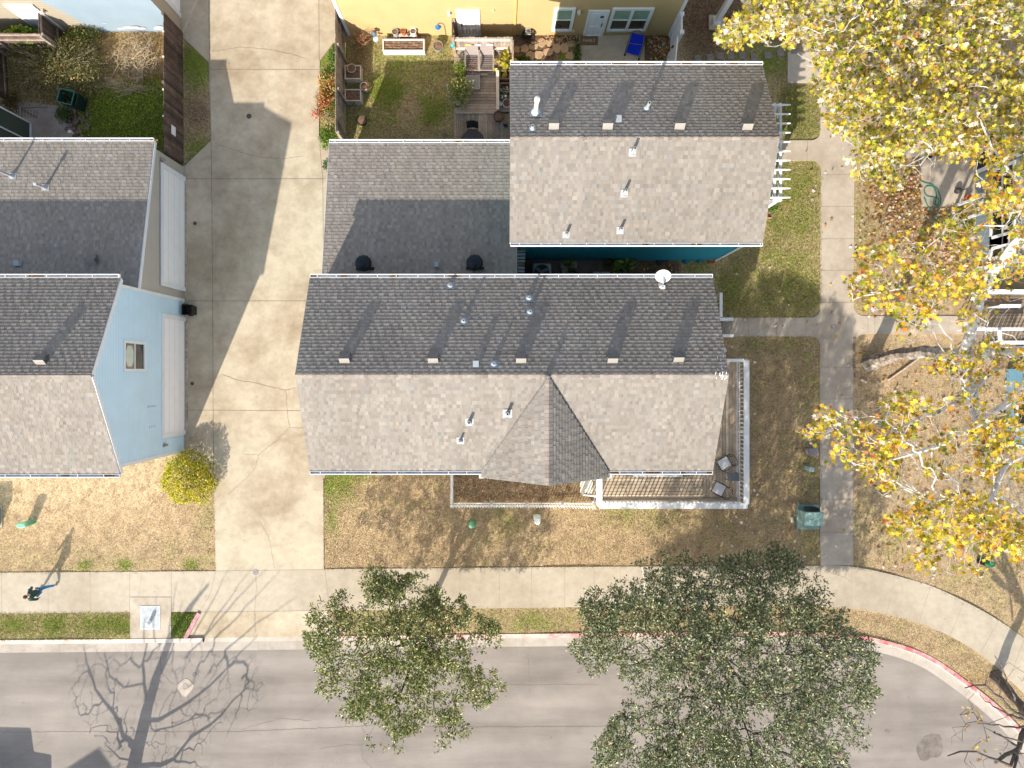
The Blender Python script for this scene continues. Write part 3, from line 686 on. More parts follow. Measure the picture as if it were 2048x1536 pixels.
def box_vent(root, p, nrm_s, w=.36, rot=0):
    """square slant-back roof vent; s = +1 if the roof drops to the north"""
    mb = MB(); p = Vector(p); h = .20; l = .40
    x0, x1 = p.x - w/2, p.x + w/2
    d = nrm_s
    y0, y1 = p.y - d*l*.5, p.y + d*l*.5
    za = p.z + .30; zb = p.z + .22
    v = [(x0, y0, p.z + .0), (x1, y0, p.z), (x1, y1, p.z - .26), (x0, y1, p.z - .26), (x0, y0, za - .06), (x1, y0, za - .06), (x1, y1, zb - .12), (x0, y1, zb - .12)]
    ym = y0 + d*l*.48
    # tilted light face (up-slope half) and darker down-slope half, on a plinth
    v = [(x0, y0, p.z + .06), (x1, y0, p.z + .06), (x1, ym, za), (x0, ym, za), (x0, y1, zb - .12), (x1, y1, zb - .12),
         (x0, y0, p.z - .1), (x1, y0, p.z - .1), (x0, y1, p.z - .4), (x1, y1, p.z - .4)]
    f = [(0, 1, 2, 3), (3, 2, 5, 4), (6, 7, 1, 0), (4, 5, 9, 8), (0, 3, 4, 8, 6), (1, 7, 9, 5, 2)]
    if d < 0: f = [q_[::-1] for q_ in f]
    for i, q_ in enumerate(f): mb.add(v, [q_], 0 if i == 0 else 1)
    mb.box(x0 - .05, x0 - .02, ym + d*.02, ym + d*.05, p.z, za - .05, 1); mb.box(x1 + .02, x1 + .05, ym + d*.02, ym + d*.05, p.z, za - .05, 1)
    return mb.build("roof_vent", [VENTTAN, VENTGREY], root)
def small_vent(root, p, d, w=.20):
    mb = MB(); p = Vector(p); sl = .577 * d
    mb.add([(p.x - w*.8, p.y - .13, p.z + .13*sl + .02), (p.x + w*.8, p.y - .13, p.z + .13*sl + .02), (p.x + w*.8, p.y + .2, p.z - .2*sl + .02), (p.x - w*.8, p.y + .2, p.z - .2*sl + .02)], [(0, 1, 2, 3)], 1)
    mb.box(p.x - w/2, p.x + w/2, p.y - w*.55, p.y + w*.55, p.z - .1, p.z + .19, 0)
    return mb.build("roof_vent", [mat("pale_vent_metal", (.27, .29, .31), .45, .05, 5), mat("blue_grey_flashing", (.16, .22, .27), .5, .1, 5)], root)
def pipe_vent(root, p, d, h=.30, r=.04, base=.13, fl=.16, dark=True):
    """plumbing vent pipe with conical boot and a flashing plate lying on the slope; d=+1 roof drops north, -1 drops south"""
    mb = MB(); p = Vector(p); sl = .577 * d
    a, e = fl, fl * 1.25
    mb.add([(p.x - a, p.y - e*.8, p.z + e*.8*sl + .03), (p.x + a, p.y - e*.8, p.z + e*.8*sl + .03), (p.x + a, p.y + e*.7, p.z - e*.7*sl + .03), (p.x - a, p.y + e*.7, p.z - e*.7*sl + .03)], [(0, 1, 2, 3)], 1)
    mb.lathe(p, [(base, -.06), (base*.98, .03), (r*1.6, .14), (r*1.35, .16), (r*1.3, h), (r*.85, h)], 14, 0)
    mb.lathe(p + Vector((0, 0, h - .004)), [(r*.8, 0), (r*.8, .006)], 10, 2)
    return mb.build("vent_pipe", [LEAD, LEAD if d < 0 else mat("blue_grey_flashing", (.16, .22, .27), .5, .1, 5), DARKMETAL], root)
def framed(mb, cx, u, up, w, h, nrm, fr=.09, proud=.03, m=0):
    """four frame bars round a w x h opening centred at cx on a wall"""
    cx, u, up, nrm = Vector(cx), Vector(u), Vector(up), Vector(nrm)
    for s in (-1, 1):
        mb.obox(cx + u*s*(w/2 + fr/2) + nrm*proud/2, u*fr/2, up*(h/2 + fr), nrm*proud/2, m)
        mb.obox(cx + up*s*(h/2 + fr/2) + nrm*proud/2, u*(w/2), up*fr/2, nrm*proud/2, m)

# ---------------------------------------------------------------- the house in the middle
SID_CREAM = siding("cream_lap_siding", (0.62, 0.59, 0.52), 0.16)
mh = thing("house", "long two-storey house in the middle with brown shingle roof, south cross gable and white gutters", "house", G(1020, 750, 0))
gable_walls(mh, 688, 1351, 601, 897, 749, SID_CREAM)
gable_roof(mh, 685, 1354, 588, 749, 909, seed=21)
gutter(mh, G(686, 588, ZE), G(1353, 588, ZE), (0, 1, 0), litter=.22, seed=4)
gutter(mh, G(686, 909, ZE), G(972, 909, ZE), (0, -1, 0), litter=.08, seed=5)
gutter(mh, G(1180, 909, ZE), G(1353, 909, ZE), (0, -1, 0), litter=.8, seed=6, strap=.75)
# cross gable: two slopes meeting in a ridge that runs south from the main ridge
cgs = MB(); yS = Y(920); yN = Y(752); xr, xl, xr2 = X(1076), X(970), X(1182)
for sgn, xe, sd in ((-1, xl, 31), (1, xr2, 32)):
    O = Vector((xe, yN, ZE + .03)); top = Vector((xr, yN, ZRG + .03)); v = top - O
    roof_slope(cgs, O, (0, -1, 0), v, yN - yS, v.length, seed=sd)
# the rake of the gable runs out to a small point under the ridge
cgs.build("cross_gable_slope", SHINGLE, mh)
rc = MB(); ridge_caps(rc, Vector((xr, Y(756), ZRG + .03)), Vector((xr, yS, ZRG + .03)), .15, .11, 8); rc.build("ridge_cap", SHINGLE, mh)
gw = MB(); gw.poly([Vector((xl + .1, Y(912), ZE - 2.9)), Vector((xr2 - .1, Y(912), ZE - 2.9)), Vector((xr2 - .1, Y(912), ZE)), Vector((xr, Y(912), ZRG - .1)), Vector((xl + .1, Y(912), ZE))]); gw.build("gable_wall", SID_CREAM, mh)
rk = MB()
for xe in (xl, xr2): rk.bar(Vector((xe, yS + .02, ZE - .05)), Vector((xr, yS + .02, ZRG - .06)), .03, .14)
rk.build("rake_board", VINYL, mh)
vl = MB()
for xe in (xl, xr2): vl.bar(Vector((xe, Y(909), ZE + .055)), Vector((xr, Y(752), ZRG + .055)), .03, .008)
vl.build("valley_line", DARKMETAL, mh)
for xe, s in ((xl, -1), (xr2, 1)):
    dn = MB(); dn.box(xe - .09, xe + .09, Y(921), Y(912), ZE - .10, ZE + .02); dn.tube([(xe, Y(915), ZE - .05), (xe, Y(915), .2)], .035, 6); dn.build("downspout", VINYL, mh)
for px, py in ((691, 717), (867, 717), (1042, 717), (1224, 717), (1355, 715)): box_vent(mh, on_slope(px, py, 588, 749, ZE, ZRG), 1)
small_vent(mh, on_slope(952, 728, 588, 749, ZE, ZRG), 1)
for px, py, h in ((901, 571, .16), (928, 642, .30), (1058, 596, .26), (1060, 624, .26), (988, 728, .2)): pipe_vent(mh, on_slope(px, py, 588, 749, ZE, ZRG), 1, h, .035, .12, .15)
for px, py, h, fl in ((1015, 827, .46, .17), (939, 844, .42, .15), (921, 881, .36, .14)): pipe_vent(mh, on_slope(px, py, 909, 749, ZE, ZRG), -1, h, .045 if h > .4 else .03, .10, fl)
fn = MB(); p = P(1096, 752, ZRG + .05); fn.lathe(p, [(.10, -.05), (.10, .05), (.06, .09), (.09, .16), (.02, .22)], 12); fn.build("ridge_finial", VENTGREY, mh)
# bird droppings at the east end of the ridge
bd = MB()
for _ in range(46):
    px, py = R.gauss(1444, 6), R.gauss(738, 14)
    if px < 1455:
        q_ = on_slope(px, py, 588, 749, ZE, ZRG) if py < 746 else on_slope(px, py, 909, 749, ZE, ZRG); l = R.uniform(.02, .09); sl = .577 if py < 746 else -.577
        bd.add([q_ + Vector((-.012, 0, .03)), q_ + Vector((.012, 0, .03)), q_ + Vector((.008, l, .03 - l*sl)), q_ + Vector((-.008, l, .03 - l*sl))], [(0, 1, 2, 3)])
bd.build("bird_dropping", mat("chalk_white", (.62, .62, .6), .9, .1), mh)
# satellite dish on the north eave
def dish(root, px, py, z):
    o = P(px, py, z)
    ax = Vector((-.10, -.55, .83)).normalized(); u = Vector((1, 0, 0)) - ax * ax.x; u.normalize(); w = ax.cross(u)
    mb = MB(); n = 28; rings = [(0, -.075), (.10, -.066), (.18, -.046), (.245, -.010), (.282, .018), (.288, .015), (.282, .004)]; v = []; f = []
    for r, d in rings:
        for k in range(n):
            a = 2*math.pi*k/n; v.append(o + u*(r*1.02*math.cos(a)) + w*(r*.92*math.sin(a)) + ax*d)
    for i in range(len(rings) - 1):
        for k in range(n): f.append((i*n+k, i*n+(k+1) % n, (i+1)*n+(k+1) % n, (i+1)*n+k))
    mb.add(v, f); ds = mb.build("satellite_dish", mat("dish_white", (.55, .56, .56), .4, .04), root, smooth=True)
    foot = on_slope(1322, 571, 588, 749, ZE, ZRG)
    ar = MB(); tip = o + ax*.30 - w*.32
    ar.tube([foot + Vector((.03, 0, .05)), foot + Vector((.02, .05, .28)), o - ax*.1], .028, 8); ar.tube([o - ax*.08 - w*.25, tip], .016, 6); ar.obox(tip, u*.05, w*.03, ax*.06)
    ar.obox(foot + Vector((0, .0, .06)), (.09, 0, 0), (0, .08, -.046), (0, .01, .02)); ar.obox(foot + Vector((.03, -.08, .14)), (.08, 0, 0), (0, .06, 0), (0, 0, .05))
    ar.build("dish_arm", mat("dish_bracket", (.66, .66, .62), .5, .06), ds)
dish(mh, 1326, 552, ZE + .42)
# front steps with guard rails at the east end
fs = thing("front_steps", "two grey timber front steps flanked by low white guard rails at the path's west end", "steps", G(1450, 650, 0))
st = MB()
for i, (x0, x1, z) in enumerate(((1356, 1438, .34), (1438.6, 1447, .22), (1447.6, 1462, .14))): 
    st.box(X(x0), X(x1), Y(674), Y(634), -.02, z)
st.build("tread", GREYDECK, fs)
def rail_section(root, a, b_, h=1.0, z0=.34, cap=.13, posts=True, name="guard_rail", step=.18, capz=.04, mt=None, bal=.045):
    mt = mt or VINYL; a, b_ = Vector(a), Vector(b_); d = b_ - a; L = d.length; d.normalize(); up = Vector((0, 0, 1))
    t = MB(); t.bar(a + up*(z0 + h), b_ + up*(z0 + h), cap, capz); tr = t.build(name, mt, root)
    l = MB(); l.bar(a + up*(z0 + h - .09), b_ + up*(z0 + h - .09), .05, .09); l.bar(a + up*(z0 + .10), b_ + up*(z0 + .10), .05, .08); l.build("lower_rail", mt, tr)
    bb = MB(); n = max(1, int(L / step))
    for i in range(n + 1):
        p = a + d * (L * i / n); bb.box(p.x - bal/2, p.x + bal/2, p.y - bal/2, p.y + bal/2, z0 + .10, z0 + h - .06)
    bb.build("baluster", mt, tr)
    return tr
rail_section(fs, G(1425, 592), G(1425, 638), .95, .30); rail_section(fs, G(1420, 642), G(1452, 642), .95, .1); rail_section(fs, G(1420, 674), G(1452, 674), .95, .1)

# porch deck wrapping the south-east corner
pd = thing("porch", "grey timber porch deck with white balustrade round the middle house's southeast corner", "porch", G(1330, 960, 0))
PZ = .42
def boards(root, rects, z, horiz, w=.145, gap=.016, m=GREYDECK, name="deck_board", th=.03, seed=2, ang=None):
    mb = MB(); rr = random.Random(seed)
    for (x0, x1, y0, y1) in rects:              # plan px
        xa, xb, ya, yb = X(x0), X(x1), Y(y1), Y(y0)
        t = ya if horiz else xa; e = yb if horiz else xb
        while t < e - .01:
            t2 = min(e, t + w - gap); k = rr.gauss(1, .17); c = (k, k*rr.uniform(.96, 1.01), k*rr.uniform(.91, 1.0))
            if horiz: mb.box(xa, xb, t, t2, z - th, z, 0, c)
            else: mb.box(t, t2, ya, yb, z - th, z, 0, c)
            t += w
    return mb.build(name, m, root)
PORCHW = mat("porch_deck_wood", (0.42, 0.345, 0.265), 0.8, 0.2, 2.0, 0.15, 18, attr=True)
boards(pd, [(1184, 1400, 897, 992)], PZ, True, m=PORCHW); boards(pd, [(1401, 1468, 722, 992)], PZ, False, seed=5, m=PORCHW); boards(pd, [(1355, 1400, 722, 896)], PZ, False, seed=6, m=PORCHW)
b = MB(); b.box(X(1184), X(1468), Y(999), Y(992.6), 0, PZ + .01); b.build("deck_edge", mat("porch_edge_board", (.30, .26, .215), .8, .2, 4), pd)
b = MB(); b.bar(G(1401, 897, PZ + .008), G(1440, 940, PZ + .008), .02, .008); b.build("mitre_line", DARKMETAL, pd)
b = MB(); b.box(X(1182), X(1470), Y(1003), Y(999.6), -.02, PZ - .02); b.box(X(1468.6), X(1470), Y(999), Y(720), -.02, PZ - .02); b.build("skirt", WHITE, pd)
RZ = 1.02
rail_section(pd, G(1190, 1000), G(1473, 1000), RZ, PZ, .24, capz=.05); rail_section(pd, G(1471, 997), G(1471, 722), RZ, PZ, .24, capz=.048); rail_section(pd, G(1190, 997), G(1190, 935), RZ, PZ, .25, capz=.046); rail_section(pd, G(1358, 722), G(1466, 722), RZ, PZ, .14, capz=.044)
b = MB()
for g_ in ((1190, 1000), (1471, 1000), (1471, 860), (1330, 1000), (1471, 722)): p = G(*g_); b.box(p.x - .06, p.x + .06, p.y - .06, p.y + .06, 0, PZ + RZ - .04)
b.build("rail_post", VINYL, pd)
b = MB()                                          # side steps on the west of the porch
for i, (x0, x1, z) in enumerate(((1160, 1172, .14), (1172, 1184, .28))): b.box(X(x0), X(x1), Y(985), Y(930), 0, z)
b.bar(G(1163, 984, .75), G(1188, 984, 1.2), .06, .09); b.bar(G(1163, 984, 0), G(1163, 984, .8), .09, .09, (1, 0, 0)); b.bar(G(1165, 936, .75), G(1188, 936, 1.2), .06, .09)
b.build("side_step", WHITE_OLD, pd)
bn = thing("bench", "long wooden porch bench with three pale seat cushions under the south eave", "bench", G(1300, 940, PZ))
b = MB(); xa, xb = X(1252), X(1363)
b.box(xa, xb, Y(947), Y(922), PZ + .36, PZ + .40); b.box(xa, xa + .13, Y(948), Y(922), PZ, PZ + .60); b.box(xb - .13, xb, Y(948), Y(922), PZ, PZ + .60); b.box(xa, xb, Y(924), Y(922), PZ + .4, PZ + .9)
b.build("frame", GREYDECK, bn)
CUSH = mat("pale_cushion_fabric", (.56, .57, .58), .9, .08, 10)
for i in range(3):
    b = MB(); w = (xb - xa - .30) / 3; b.box(xa + .15 + i*w + .006, xa + .15 + (i+1)*w - .006, Y(947.5), Y(924.5), PZ + .402, PZ + .50); b.build("cushion", CUSH, bn, bevel=.025)
def wire_chair(loc, rz, label):
    t = thing("patio_chair", label, "chair", loc, rz, "wire chairs on the porch"); L = Vector(loc)
    def lb(m): 
        o = m.build_local; return o
    f = MB()
    for sx in (-1, 1):
        f.tube([(sx*.27, -.24, .64), (sx*.28, .0, .66), (sx*.25, .24, .70), (sx*.17, .36, .82)], .012, 6); f.tube([(sx*.24, -.25, 0), (sx*.26, -.25, .64)], .012, 6); f.tube([(sx*.24, .24, 0), (sx*.25, .24, .70)], .012, 6)
    for sy in (-.26, .26): f.tube([(-.24, sy, .40), (.24, sy, .40)], .012, 6)
    for sx in (-.25, .25): f.tube([(sx, -.26, .40), (sx, .26, .40)], .012, 6)
    fr = None
    def blt(mb, nm, m, par): 
        v = mb.v; mb.v = [(p[0] + L.x, p[1] + L.y, p[2] + L.z) for p in v]; return mb.build(nm, m, par)
    rzk = t.rotation_euler.z
    blt(f, "frame", DARKMETAL, t)
    bk = MB(); top = []
    for k in range(11):
        a = math.pi * k / 10; x = .30*math.cos(a); e = Vector((x, .30 + .14*math.sin(a), .60 + .34*math.sin(a)**.7)); top.append(e)
        bk.tube([(x*.72, .25, .42), (x*.9, .29 + .05*math.sin(a), .52 + .1*math.sin(a)), e], .007, 5)
    bk.tube(top, .012, 6); blt(bk, "backrest", DARKMETAL, t)
    cu = MB(); cu.box(-.235, .235, -.25, .22, .41, .475); v = cu.v; cu.v = [(p[0] + L.x, p[1] + L.y, p[2] + L.z) for p in v]; cu.build("cushion", CUSH, t, bevel=.02)
    return t
wire_chair(G(1437, 921, PZ), math.radians(-62), "black wire patio chair with pale cushion, nearer the house roof on the porch")
wire_chair(G(1427, 972, PZ), math.radians(-118), "black wire patio chair with pale cushion at the porch balustrade corner")
tb = thing("side_table", "small low slate-topped side table between the two black porch chairs", "table", G(1455, 946, PZ))
b = MB(); b.box(X(1443), X(1466), Y(956), Y(940), PZ + .44, PZ + .47); b.build("table_top", mat("slate_top", (.13, .145, .155), .5, .2, 8), tb)
b = MB()
for gx in (1444.5, 1464.5):
    for gy in (941.5, 954.5): p = G(gx, gy, PZ); b.tube([p, p + Vector((0, 0, .44))], .014, 6)
b.build("leg", DARKMETAL, tb)
# picket fence round the garden bed
pf = thing("picket_fence", "white picket fence swooping up to the porch round the south garden bed", "fence", G(1040, 1005, 0))
def pickets(root, a, b_, h0, h1, step=.115, swoop=False, out=(0, -1)):
    a, b_ = Vector(a), Vector(b_); d = b_ - a; L = d.length; d.normalize(); n = int(L / step); o = Vector((out[0], out[1], 0)); mb = MB(); rl = MB(); prev = None
    for i in range(n + 1):
        t = i / n; h = h0 + (h1 - h0)*t
        if swoop: h = h0 + (h1 - h0) * (max(0, (t - .1) / .9) ** 1.6) - .0*math.sin(math.pi*t)
        p = a + d*(L*t) + o*.045; hw = .026
        u = d*hw; w = o*.010
        base = [p - u - w, p + u - w, p + u + w, p - u + w]
        v = [q_ + Vector((0, 0, .04)) for q_ in base] + [q_ + Vector((0, 0, h - .05)) for q_ in base] + [p - w + Vector((0, 0, h)), p + w + Vector((0, 0, h))]
        mb.add(v, [(0, 1, 5, 4), (1, 2, 6, 5), (2, 3, 7, 6), (3, 0, 4, 7), (4, 5, 8), (6, 7, 9), (5, 6, 9, 8), (7, 4, 8, 9)])
        q2 = a + d*(L*t)
        if prev is not None:
            for f_ in (.22, .80): rl.bar(prev[0] + Vector((0, 0, prev[1]*f_)), q2 + Vector((0, 0, h*f_)), .05, .07)
        prev = (q2, h)
    mv = mat("bright_white_picket", (0.82, 0.81, 0.79), 0.5, 0.04); mb.build("picket", mv, root); rl.build("rail", mv, root)
pickets(pf, G(906, 900), G(906, 1004), 1.05, 1.05, out=(-1, 0)); pickets(pf, G(905, 1005), G(1082, 1005), 1.05, 1.05); pickets(pf, G(1083, 1005), G(1184, 1005), 1.05, 1.4, swoop=True)
b = MB()
for gx, gy, h in ((906, 1004, 1.05), (983, 1003, 1.0), (1053, 1003, 1.02), (1122, 1003, 1.1), (906, 905, 1.0)): p = G(gx, gy); b.box(p.x - .05, p.x + .05, p.y - .05, p.y + .05, 0, h)
b.build("fence_post", WHITE_OLD, pf)
hr = thing("garden_arch", "small curved white wire hoop standing inside the picket fence", "garden hoop", G(985, 995, 0))
b = MB(); p = G(985, 996); b.tube([p + Vector((.12*math.cos(a), 0, .75 + .16*math.sin(a))) for a in np.linspace(0, math.pi, 9)], .012, 6); b.tube([p + Vector((-.12, 0, 0)), p + Vector((-.12, 0, .75))], .012, 6); b.tube([p + Vector((.12, 0, 0)), p + Vector((.12, 0, .75))], .012, 6); b.build("hoop", WHITE_OLD, hr)
# ---------------------------------------------------------------- teal house with its low garage wing
TEAL = siding("teal_lap_siding", (0.008, 0.27, 0.38), 0.17, 0.5)
th = thing("house", "teal two-storey house with brown shingle roof and a low garage wing", "house", G(1230, 380, 0))
TE, TR = 5.6, 7.25
gable_walls(th, 1034, 1431, 249, 521, 381, TEAL, TE, TR)
gable_roof(th, 1016.5, 1434.5, 238, 381, 531.5, TE, TR, seed=41)
gutter(th, G(1018, 531.5, TE), G(1434, 531.5, TE), (0, -1, 0), litter=.1, seed=9)
gutter(th, G(1018, 238, TE), G(1434, 238, TE), (0, 1, 0), litter=.7, seed=10)
b = MB()
for gx in (1430.5,):
    for gy in (250, 520.5): b.box(X(gx) - .10, X(gx) + .02, Y(gy) - .06, Y(gy) + .06, 0, ZE - .06)
b.build("corner_trim", WHITE, th)
for px, py in ((1107, 252), (1214, 252), (1357, 252), (1492, 253)): box_vent(th, on_slope(px, py, 238, 381, TE, TR), 1)
small_vent(th, on_slope(1236, 240, 238, 381, TE, TR), 1)
for px, py, h, r in ((1071, 226, .0, .0), (1293, 217, .55, .045), (1065, 258, .34, .04)):
    q_ = on_slope(px, py, 238, 381, TE, TR)
    if h == 0:
        mb = MB(); mb.add([q_ + Vector((-.22, -.2, .145)), q_ + Vector((.22, -.2, .145)), q_ + Vector((.22, .25, -.115)), q_ + Vector((-.22, .25, -.115))], [(0, 1, 2, 3)], 1)
        mb.lathe(q_, [(.16, -.1), (.15, .10), (.085, .22), (.075, 1.15), (.10, 1.16), (.10, 1.32), (.03, 1.36)], 16, 0); mb.build("flue_pipe", [mat("white_flue", (.55, .55, .53), .4, .05), mat("blue_grey_flashing", (.16, .22, .27), .5, .1, 5)], th)
    else: pipe_vent(th, q_, 1, h, r, .11, .13)
for px, py, h in ((1265, 305, .50), (1248, 387, .50), (1240, 461, .42), (1132, 470, .42)): pipe_vent(th, on_slope(px, py, 531.5, 381, TE, TR), -1, h, .04, .07, .13)
# garage wing
GE, GR = 2.87, 4.12
def wing(root, gx0, gx1, gyn, gys, wallm, seed, wall_side):
    r_ = MB(); O = G(gx0, gyn, GE); T = G(gx0, gys, GR); v = T - O
    roof_slope(r_, O, (1, 0, 0), v, X(gx1) - X(gx0), v.length, seed=seed, thick=.010, course=.145)
    g = r_.build("garage_roof", SHINGLE, root)
    un = MB(); un.quad(G(gx0, gyn, GE - .02), G(gx0, gys, GR - .02), G(gx1, gys, GR - .02), G(gx1, gyn, GE - .02)); un.build("roof_deck", OLDWOOD, g)
    w = MB(); x0, x1 = X(gx0) + .03, X(gx1) - .03; yn, ys = Y(gyn) - .25, Y(gys); zn = GE + .02
    w.quad((x1, yn, -.05), (x0, yn, -.05), (x0, yn, zn), (x1, yn, zn))
    for x, s in ((x0, -1), (x1, 1)):
        p = [Vector((x, ys, -.05)), Vector((x, yn, -.05)), Vector((x, yn, zn)), Vector((x, ys, GR - .05))]
        w.poly(p if s > 0 else p[::-1])
    w.build("garage_wall", wallm, root)
    rb = MB()
    for x in (X(gx0), X(gx1)): rb.bar(Vector((x, Y(gyn), GE - .08)), Vector((x, Y(gys), GR - .08)), .03, .13)
    rb.build("rake_board", VINYL, root)
    return g
wing(th, 689, 1030, 327, 590, TEAL, 51, -1)
gutter(th, G(690, 327, GE), G(1018, 327, GE), (0, 1, 0), litter=.1, seed=14)
def small_on(root, px, py, d=1): 
    return on_slope(px, py, 327, 590, GE, GR)
def turbine(root, p):
    mb = MB(); p = Vector(p); mb.box(p.x - .36, p.x + .36, p.y - .20, p.y - .08, p.z - .06, p.z + .10, 1)
    mb.lathe(p + Vector((0, .02, 0)), [(.20, -.1), (.20, .12), (.16, .18), (.30, .34), (.33, .45), (.27, .58), (.10, .64), (.02, .65)], 12, 0); t = mb.build("turbine_vent", [mat("black_turbine", (.012, .02, .026), .3, .2, 8, metal=.5), BLACKPL], root)
    fin = MB()
    for k in range(14):
        a = 2*math.pi*k/14; fin.tube([p + Vector((.20*math.cos(a), .02 + .20*math.sin(a), .20)), p + Vector((.335*math.cos(a+.25), .02 + .335*math.sin(a+.25), .44)), p + Vector((.12*math.cos(a+.5), .02 + .12*math.sin(a+.5), .64))], .014, 4)
    fin.build("vane", DARKMETAL, t)
for px, py in ((731, 531), (950, 530)): turbine(th, small_on(th, px, py))
small_vent(th, small_on(th, 874, 530), 1, .17)
# pergola on the east wall
pg = thing("pergola", "white open slat pergola on the teal house's east wall above the lawn", "pergola", G(1480, 300, 0))
b = MB(); PH = 2.55
for gx in (1494, 1505, 1516): b.bar(G(gx, 250, PH), G(gx, 430, PH), .10, .17)
b.build("beam", WHITE, pg)
for i in range(11):
    b = MB(); gy = 255 + i*17.0; b.bar(G(1433, gy, PH + .15), G(1519, gy, PH + .15), .05, .12); a_ = G(1519, gy, PH + .15)
    b.add([a_ + Vector((0, -.025, .06)), a_ + Vector((0, .025, .06)), a_ + Vector((.30, .02, .04)), a_ + Vector((.30, -.02, .04)), a_ + Vector((0, -.025, -.06)), a_ + Vector((0, .025, -.06)), a_ + Vector((.30, .02, .0)), a_ + Vector((.30, -.02, .0))], [(3, 2, 1, 0), (4, 5, 6, 7), (0, 4, 7, 3), (2, 6, 5, 1), (3, 7, 6, 2)])
    b.build("rafter", WHITE, pg)
b = MB()
for gy in (254, 426): p = G(1511, gy); b.box(p.x - .09, p.x + .09, p.y - .09, p.y + .09, 0, PH - .085)
b.build("post", WHITE, pg)
# things in the alley between the houses
lad = thing("ladder", "aluminium ladder leaning across the narrow alley beside the garage roof", "ladder", G(1045, 560, 0))
b = MB(); la, lb_ = P(1034, 491, 2.9), P(1053, 489.5, 2.9); fa, fb = P(1036, 570, .1), P(1048, 572, .1); 
b.bar(fa, la, .03, .09, (0, 1, 0)); b.bar(fb, lb_, .03, .09, (0, 1, 0)); b.build("side_rail", DARKMETAL, lad)
for i in range(12):
    b = MB(); t = (i + .7) / 12.3; b.bar(fa.lerp(la, t), fb.lerp(lb_, t), .10, .03); b.build("rung", mat("yellowed_rung", (.45, .38, .18), .5, .2) if i == 6 else GALV, lad)
for e in (la, lb_): b = MB(); b.lathe(e, [(.05, -.06), (.055, .04), (.03, .08)], 10); b.build("end_cap", WHITE, lad)
def condenser(loc, label, s=.42):
    t = thing("air_conditioner", label, "air conditioner", loc, 0, "air conditioners in the alley"); p = Vector(loc); b = MB()
    b.box(p.x - s, p.x + s, p.y - s, p.y + s, .05, .78); b.build("casing", mat("ac_casing", (.34, .40, .43), .5, .1), t, bevel=.12)
    b = MB(); b.lathe(p + Vector((0, 0, .79)), [(s*.80, 0), (s*.80, .015)], 24); f = b.build("fan_opening", BLACKPL, t)
    b = MB()
    for k in range(3):
        a = k*2.09 + .4; c0 = p + Vector((math.cos(a)*.17, math.sin(a)*.17, .815)); b.obox(c0, (math.cos(a)*.15, math.sin(a)*.15, 0), (-math.sin(a)*.09, math.cos(a)*.09, .02), (0, 0, .004))
    b.lathe(p + Vector((0, 0, .805)), [(.05, 0), (.05, .03)], 10); b.build("fan_blade", mat("fan_blade_grey", (.12, .16, .18), .5, .1), f)
condenser(G(1082, 549, 0), "grey square air conditioner at the alley's west end near the ladder")
condenser(G(1198, 566, 0), "grey air conditioner half hidden under the middle house's north eave")
t = thing("garden_stool", "old timber plant stand in the dark alley holding a small green potted plant", "plant stand", G(1136, 533, 0))
b = MB(); b.box(X(1120), X(1152), Y(538), Y(526), .38, .42); b.box(X(1123), X(1134), Y(550), Y(538.5), .25, .29)
for gx in (1121, 1150): b.box(X(gx), X(gx) + .05, Y(537), Y(527), 0, .38)
b.build("shelf", OLDWOOD, t)

# ---------------------------------------------------------------- left: pale blue house and the grey garage house
BLUE = siding("pale_blue_board_siding", (0.52, 0.70, 0.83), 0.18, 0.55, 'Z', 0.86)
bh = thing("house", "pale blue two-storey house with a white garage door and small gable window", "house", G(200, 750, 0))
gable_walls(bh, -300, 370, 600, 902, 750, BLUE)
gable_roof(bh, -300, 370.5, 588, 750, 914, seed=61)
gutter(bh, G(-300, 588, ZE), G(370, 588, ZE), (0, 1, 0), litter=.05, seed=15)
gutter(bh, G(-300, 914, ZE), G(370, 914, ZE), (0, -1, 0), litter=.05, seed=16)
WX = X(370)
b = MB()
for gy in (601.5, 900.5): b.box(WX - .10, WX + .025, Y(gy) - .065, Y(gy) + .065, .02, ZE - .02)
b.build("corner_trim", WHITE, bh)
b = MB(); b.bar((WX + .02, Y(912), ZE - .10), (WX + .02, Y(751.5), ZRG - .10), .03, .16, (0, 0, 1)); b.bar((WX + .02, Y(590), ZE - .10), (WX + .02, Y(749), ZRG - .10), .03, .16); b.build("fascia", WHITE, bh)
b = MB(); b.box(WX - .05, WX + .04, Y(903), Y(599), -.05, .10); b.build("foundation", CONC_WALK, bh)
GDOOR = mat("garage_door_white", (0.80, 0.79, 0.80), 0.4, 0.03)
def garage_door(root, gy0, gy1, h, x, tint=GDOOR, cols=9):
    y0, y1 = Y(gy1), Y(gy0); W = y1 - y0
    b = MB(); b.box(x, x + .012, y0, y1, .05, h); d = b.build("garage_door", tint, root)
    pn = MB()
    for r_ in range(4):
        for c in range(cols):
            ya, yb = y0 + W*c/cols + .05, y0 + W*(c+1)/cols - .05; za, zb = .05 + (h-.05)*r_/4 + .09, .05 + (h-.05)*(r_+1)/4 - .09
            pn.box(x + .0125, x + .022, ya, yb, za, zb)
    pn.build("door_panel", tint, d, bevel=.008)
    sm = MB()
    for r_ in range(1, 4): sm.box(x + .0125, x + .0145, y0, y1, .05 + (h-.05)*r_/4 - .006, .05 + (h-.05)*r_/4 + .006)
    sm.build("door_seam", mat("door_seam_grey", (.42, .42, .43), .6, .05), d)
    t = MB(); fr = .19
    t.box(x, x + .05, y0 - fr, y0, .03, h + fr); t.box(x, x + .05, y1, y1 + fr, .03, h + fr); t.box(x, x + .05, y0, y1, h, h + fr); t.build("door_frame", WHITE, root)
    return d
garage_door(bh, 643, 860, 2.05, WX + .003)
